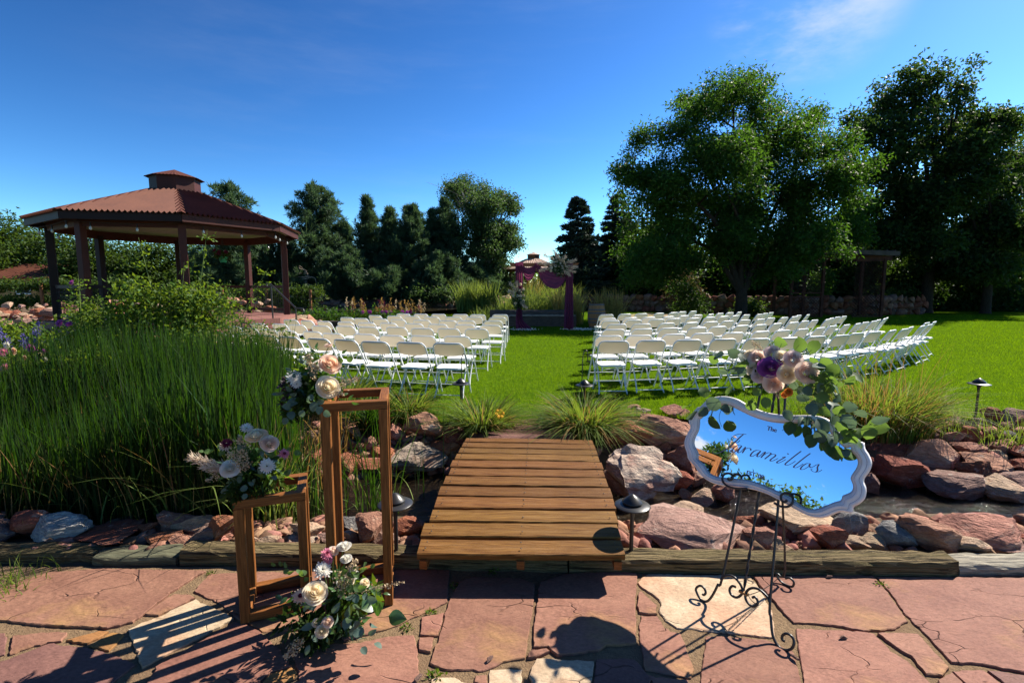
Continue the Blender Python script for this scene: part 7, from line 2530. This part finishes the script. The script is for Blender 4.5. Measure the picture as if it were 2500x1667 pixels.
    for k in range(14):
        p = Vector((-6.75 + random.uniform(-.35, .35), 6.6 + random.uniform(-.2, .2), 0.5))
        t = p + Vector((random.uniform(-.12, .15), 0, random.uniform(.35, .62)))
        fluff(root, 'spike', t - Vector((0, 0, .2)), t, 'lavender', 60, 0.012, 0.03, 0.014)
        MB().tube([p - root.location - Vector((0, 0, .3)), t - root.location], 0.004, 4).build('stem', M['stem'], root)


leafmat('lavender', (0.16, 0.13, 0.40), (0.2, 0.16, 0.45), 0.3)
shrub_border()


def pond_plants():
    def bed(x0, x1, y, h, m, n, label, cat='plants', seg=5, w=0.02, lean=0.35, z=0.0, dep=0.5, group='reeds and plants by the pond'):
        root = empty('pond_plants', ((x0 + x1) / 2, y, z), label=label, cat=cat, group=group)
        x, yy = RNG.uniform(x0, x1, n), y + RNG.uniform(-dep, dep, n)
        blades_at('leaf', x, yy, h * RNG.uniform(0.6, 1.15, n), RNG.uniform(0.6, 1.2, n) * w, np.abs(RNG.normal(0.1, lean, n)), m, parent=root, seg=seg, z=np.full(n, z))
        return root
    bed(-0.5, 1.9, 21.4, 1.25, 'reed_pale', 800, 'sunlit cattails in the raised bed behind the arch', w=0.035)
    bed(1.8, 3.0, 20.9, 1.55, 'reed_gold', 420, 'golden cattails right of the arch beside the barrel', w=0.035)
    bed(3.7, 4.8, 21.5, 1.5, 'reed_gold', 260, 'golden cattails right of the barrel', w=0.035)
    bed(-3.4, -0.9, 30.5, 1.9, 'reed_pale', 700, 'bright green reeds at the right end of the pond', w=0.05)
    bed(0.2, 3.4, 25.0, 1.7, 'reed_pale', 700, 'tall reeds behind the raised bed', w=0.04)
    bed(0.7, 1.9, 31.0, 2.1, 'reed_gold', 260, 'feathery golden grass clump in front of the far gazebo', w=0.04, lean=0.3)
    bed(-1.6, -0.4, 20.9, 0.8, 'reed_pale', 200, 'spiky iris leaves left of the arch', w=0.035, lean=0.7)
    bl = [(x, 20.0 + random.uniform(-.4, .5), 0.35, 0.5, 0.5, 0.28) for x in np.arange(-8.4, -4.2, 0.45)]
    r = leafy_bush('flower_bed', (-6.4, 20.0, 0), bl, 'low green flower bed with yellow and red plumes at the pond', 'flower bed', 'leaf_bright', 3600, 0.10, 0.06, per=10)
    for k in range(46):
        x = random.uniform(-6.8, -3.6)
        p = Vector((x, 20.3 + random.uniform(-.5, .5), 0.3))
        t = p + Vector((random.uniform(-.1, .1), 0, random.uniform(.3, .85)))
        fluff(r, 'flower_spike', p.lerp(t, 0.35), t, random.choice(['dry_grass', 'dried', 'dry_grass', 'petal_burgundy']), 30, 0.03, 0.08, 0.04)
    for k in range(12):
        p = Vector((random.uniform(-6.2, -4.0), 19.8 + random.uniform(-.2, .3), 0.55))
        put('bloom', random.choice(FL['magmum']), r, p, (0, -1, .4), 0.09)
    bl = [(x, 40.8 + random.uniform(-.4, .4), 0.9, 1.0, .8, .7) for x in np.arange(-8.0, -3.8, 0.9)]
    leafy_bush('bank_shrub', (-6, 40.8, 0.2), bl, 'grey green shrub spilling over the far pond bank', 'shrub', 'leaf_aspen', 2600, 0.22, 0.13, per=10, cr=0.2)
    # bushes along the stone wall under the big tree
    for i, (x, y, w, h, m, lab) in enumerate([(9.1, 25.6, 1.3, 2.0, 'leaf_dark', 'dark bush left of the big green tree trunk'), (10.3, 29.6, 1.2, 2.6, 'twig_brown', 'brownish twiggy shrub behind the big green tree trunk'), (17.9, 28.6, 1.3, 2.6, 'leaf_bright', 'sunlit yellow green shrub seen through the lattice pergola'), (12.6, 26.0, 1.0, 0.8, 'leaf_mid', 'low bush at the foot of the wall right of the trunk'), (22.0, 29.0, 2.0, 1.6, 'leaf_dark', 'dark low shrub at the right end of the stone wall')]):
        bl = [(x + random.uniform(-.5, .5) * w, y + random.uniform(-.4, .4), h * f, w * .55, w * .5, h * .25) for f in (.25, .5, .75) for _ in range(2)]
        leafy_bush('wall_shrub', (x, y, 0), bl, lab, 'shrub', m, 2600, 0.15, 0.075, per=10, cr=0.16, group='shrubs along the stone wall')


pond_plants()


# hanging basket in the gazebo
def basket():
    p = aty(545, 628, 15.2)
    root = empty('hanging_basket', p, label='green hanging basket of red flowers inside the gazebo', cat='hanging basket')
    MB().lathe([(0.08, -0.16), (0.13, 0.0), (0.14, 0.01)], 14).build('pot', mat('green_pot', (0.03, 0.22, 0.10), 0.5), root)
    greens(root, tuple(p + Vector((0, 0, 0.06))), (0.22, 0.2, 0.12), 'leaf_mid', 260, 0.10, 0.05)
    for k in range(8):
        put('flower', FL['bmum'][0], root, p + Vector((random.uniform(-.2, .2), -0.15, random.uniform(0.05, .2))), (0, -1, .5), 0.06)
    for a in (0, 2.1, 4.2):
        MB().tube([(0.13 * cos(a), 0.13 * sin(a), 0.0), (0, 0, 0.55), (0, 0, 3.05 - p.z)], 0.006, 4).build('hanger', M['rail_wire'], root)


basket()

# small weeds in the patio joints: each a little tuft
for i, (px, py, s, lab) in enumerate([(1204, 1393, 0.05, 'small weed in the sand in front of the bridge'), (1111, 1427, 0.045, 'weed in the joint at the top corner of the big centre flagstone'), (1052, 1493, 0.04, 'weed in the joint beside the small square flagstones'), (995, 1530, 0.045, 'weed at the corner of the flagstone right of the bouquet'), (1065, 1648, 0.06, 'leafy weed at the bottom edge of the patio'),
                                      (2150, 1427, 0.05, 'bright weed in the joint between the two right flagstones'), (515, 1398, 0.035, 'tiny weed left of the low frame by the timber'), (1945, 1399, 0.03, 'tiny weed along the timber right of the easel')]):
    p = atz(px, py, -0.2)
    root = empty('weed', (p.x, p.y, -0.215), label=lab, cat='weed', group='weeds in the patio joints')
    greens(root, (p.x, p.y, -0.203), (s * 0.7, s * 0.5, s * 0.25), 'rose_leaf', 50, s * 0.4, s * 0.2, name='leaves')
r_ = empty('grass_tuft', (-2.72, 2.72, -0.215), label='tuft of grass at the left edge of the patio', cat='grass tuft')
blades_at('leaf', RNG.normal(-3.02, 0.11, 160), RNG.normal(2.72, 0.10, 160), RNG.uniform(0.06, 0.16, 160), np.full(160, 0.006), RNG.uniform(0.1, 1.1, 160), 'daylily', parent=r_, seg=4, z=np.full(160, -0.22))
for i, (px, py) in enumerate([(2058, 1556), (1195, 1610), (1940, 1605), (2024, 1408), (1022, 1655)]):
    p = atz(px, py, -0.195)
    o = link('stone_chip', PROTO_ST[i], M['rock_m'], None, (p.x, p.y, -0.19), (0.2, 0.1, i), (0.045, 0.02, 0.016))
    tag(o, ['dark splinter of stone on the flagstone right of the easel', 'chip of stone on the big centre flagstone', 'chip of stone below the easel foot', 'small chip of stone beside the rear easel foot', 'squarish chip of stone at the bottom of the patio'][i], 'stone chip', 'stone chips on the patio')


# ------------------------------------------------------------------ behind and beside the camera: what the mirror shows
def mirror_side():
    for i, (x, y, w, h, m, lab) in enumerate([(-5.6, 2.6, 0.8, 1.2, 'leaf_mid', 'green hedge shrub beside the patio, seen in the mirror'), (-5.7, 1.75, 0.8, 1.3, 'purple_leaf', 'purple leaved hedge shrub beside the patio, seen in the mirror'), (-5.7, 0.9, 0.8, 1.92, 'rose_leaf', 'third hedge shrub beside the patio, seen in the mirror'), (-5.9, 0.0, 0.9, 1.9, 'leaf_mid', 'last hedge shrub beside the patio, by the brown building')]):
        bl = [(x + random.uniform(-.35, .35), y + random.uniform(-.5, .5), h * f, w * .55, w * .7, h * .2) for f in (.2, .5, .82) for _ in range(3)]
        leafy_bush('hedge_shrub', (x, y, -0.2), bl, lab, 'shrub', m, 11000, 0.075, 0.045, per=10, cr=0.09, group='hedge shrubs left of the patio')
    root = empty('brown_building', (-17, -7.5, -0.2), label='brown building with a metal roof behind the patio, at the mirror edge', cat='building')
    MB().box((0, 0, 1.6), (8, 6, 3.2)).build('wall', M['gazebo_paint'], root)
    MB().add([(-4.5, -3.5, 3.15), (4.5, -3.5, 3.15), (4.5, 3.5, 3.15), (-4.5, 3.5, 3.15), (-4.5, 0, 4.6), (4.5, 0, 4.6)], [(0, 1, 5, 4), (2, 3, 4, 5), (1, 2, 5), (3, 0, 4), (3, 2, 1, 0)]).build('roof', M['red_tin'], root)
    d = MB().box((4.02, 0, 1.05), (0.06, 1.0, 2.1)).build('door', M['oak'], root)
    MB().lathe([(0.03, 0), (0.03, 0.06)], 8, (4.06, 0.38, 1.0)).build('handle', M['hoop'], d)


mirror_side()
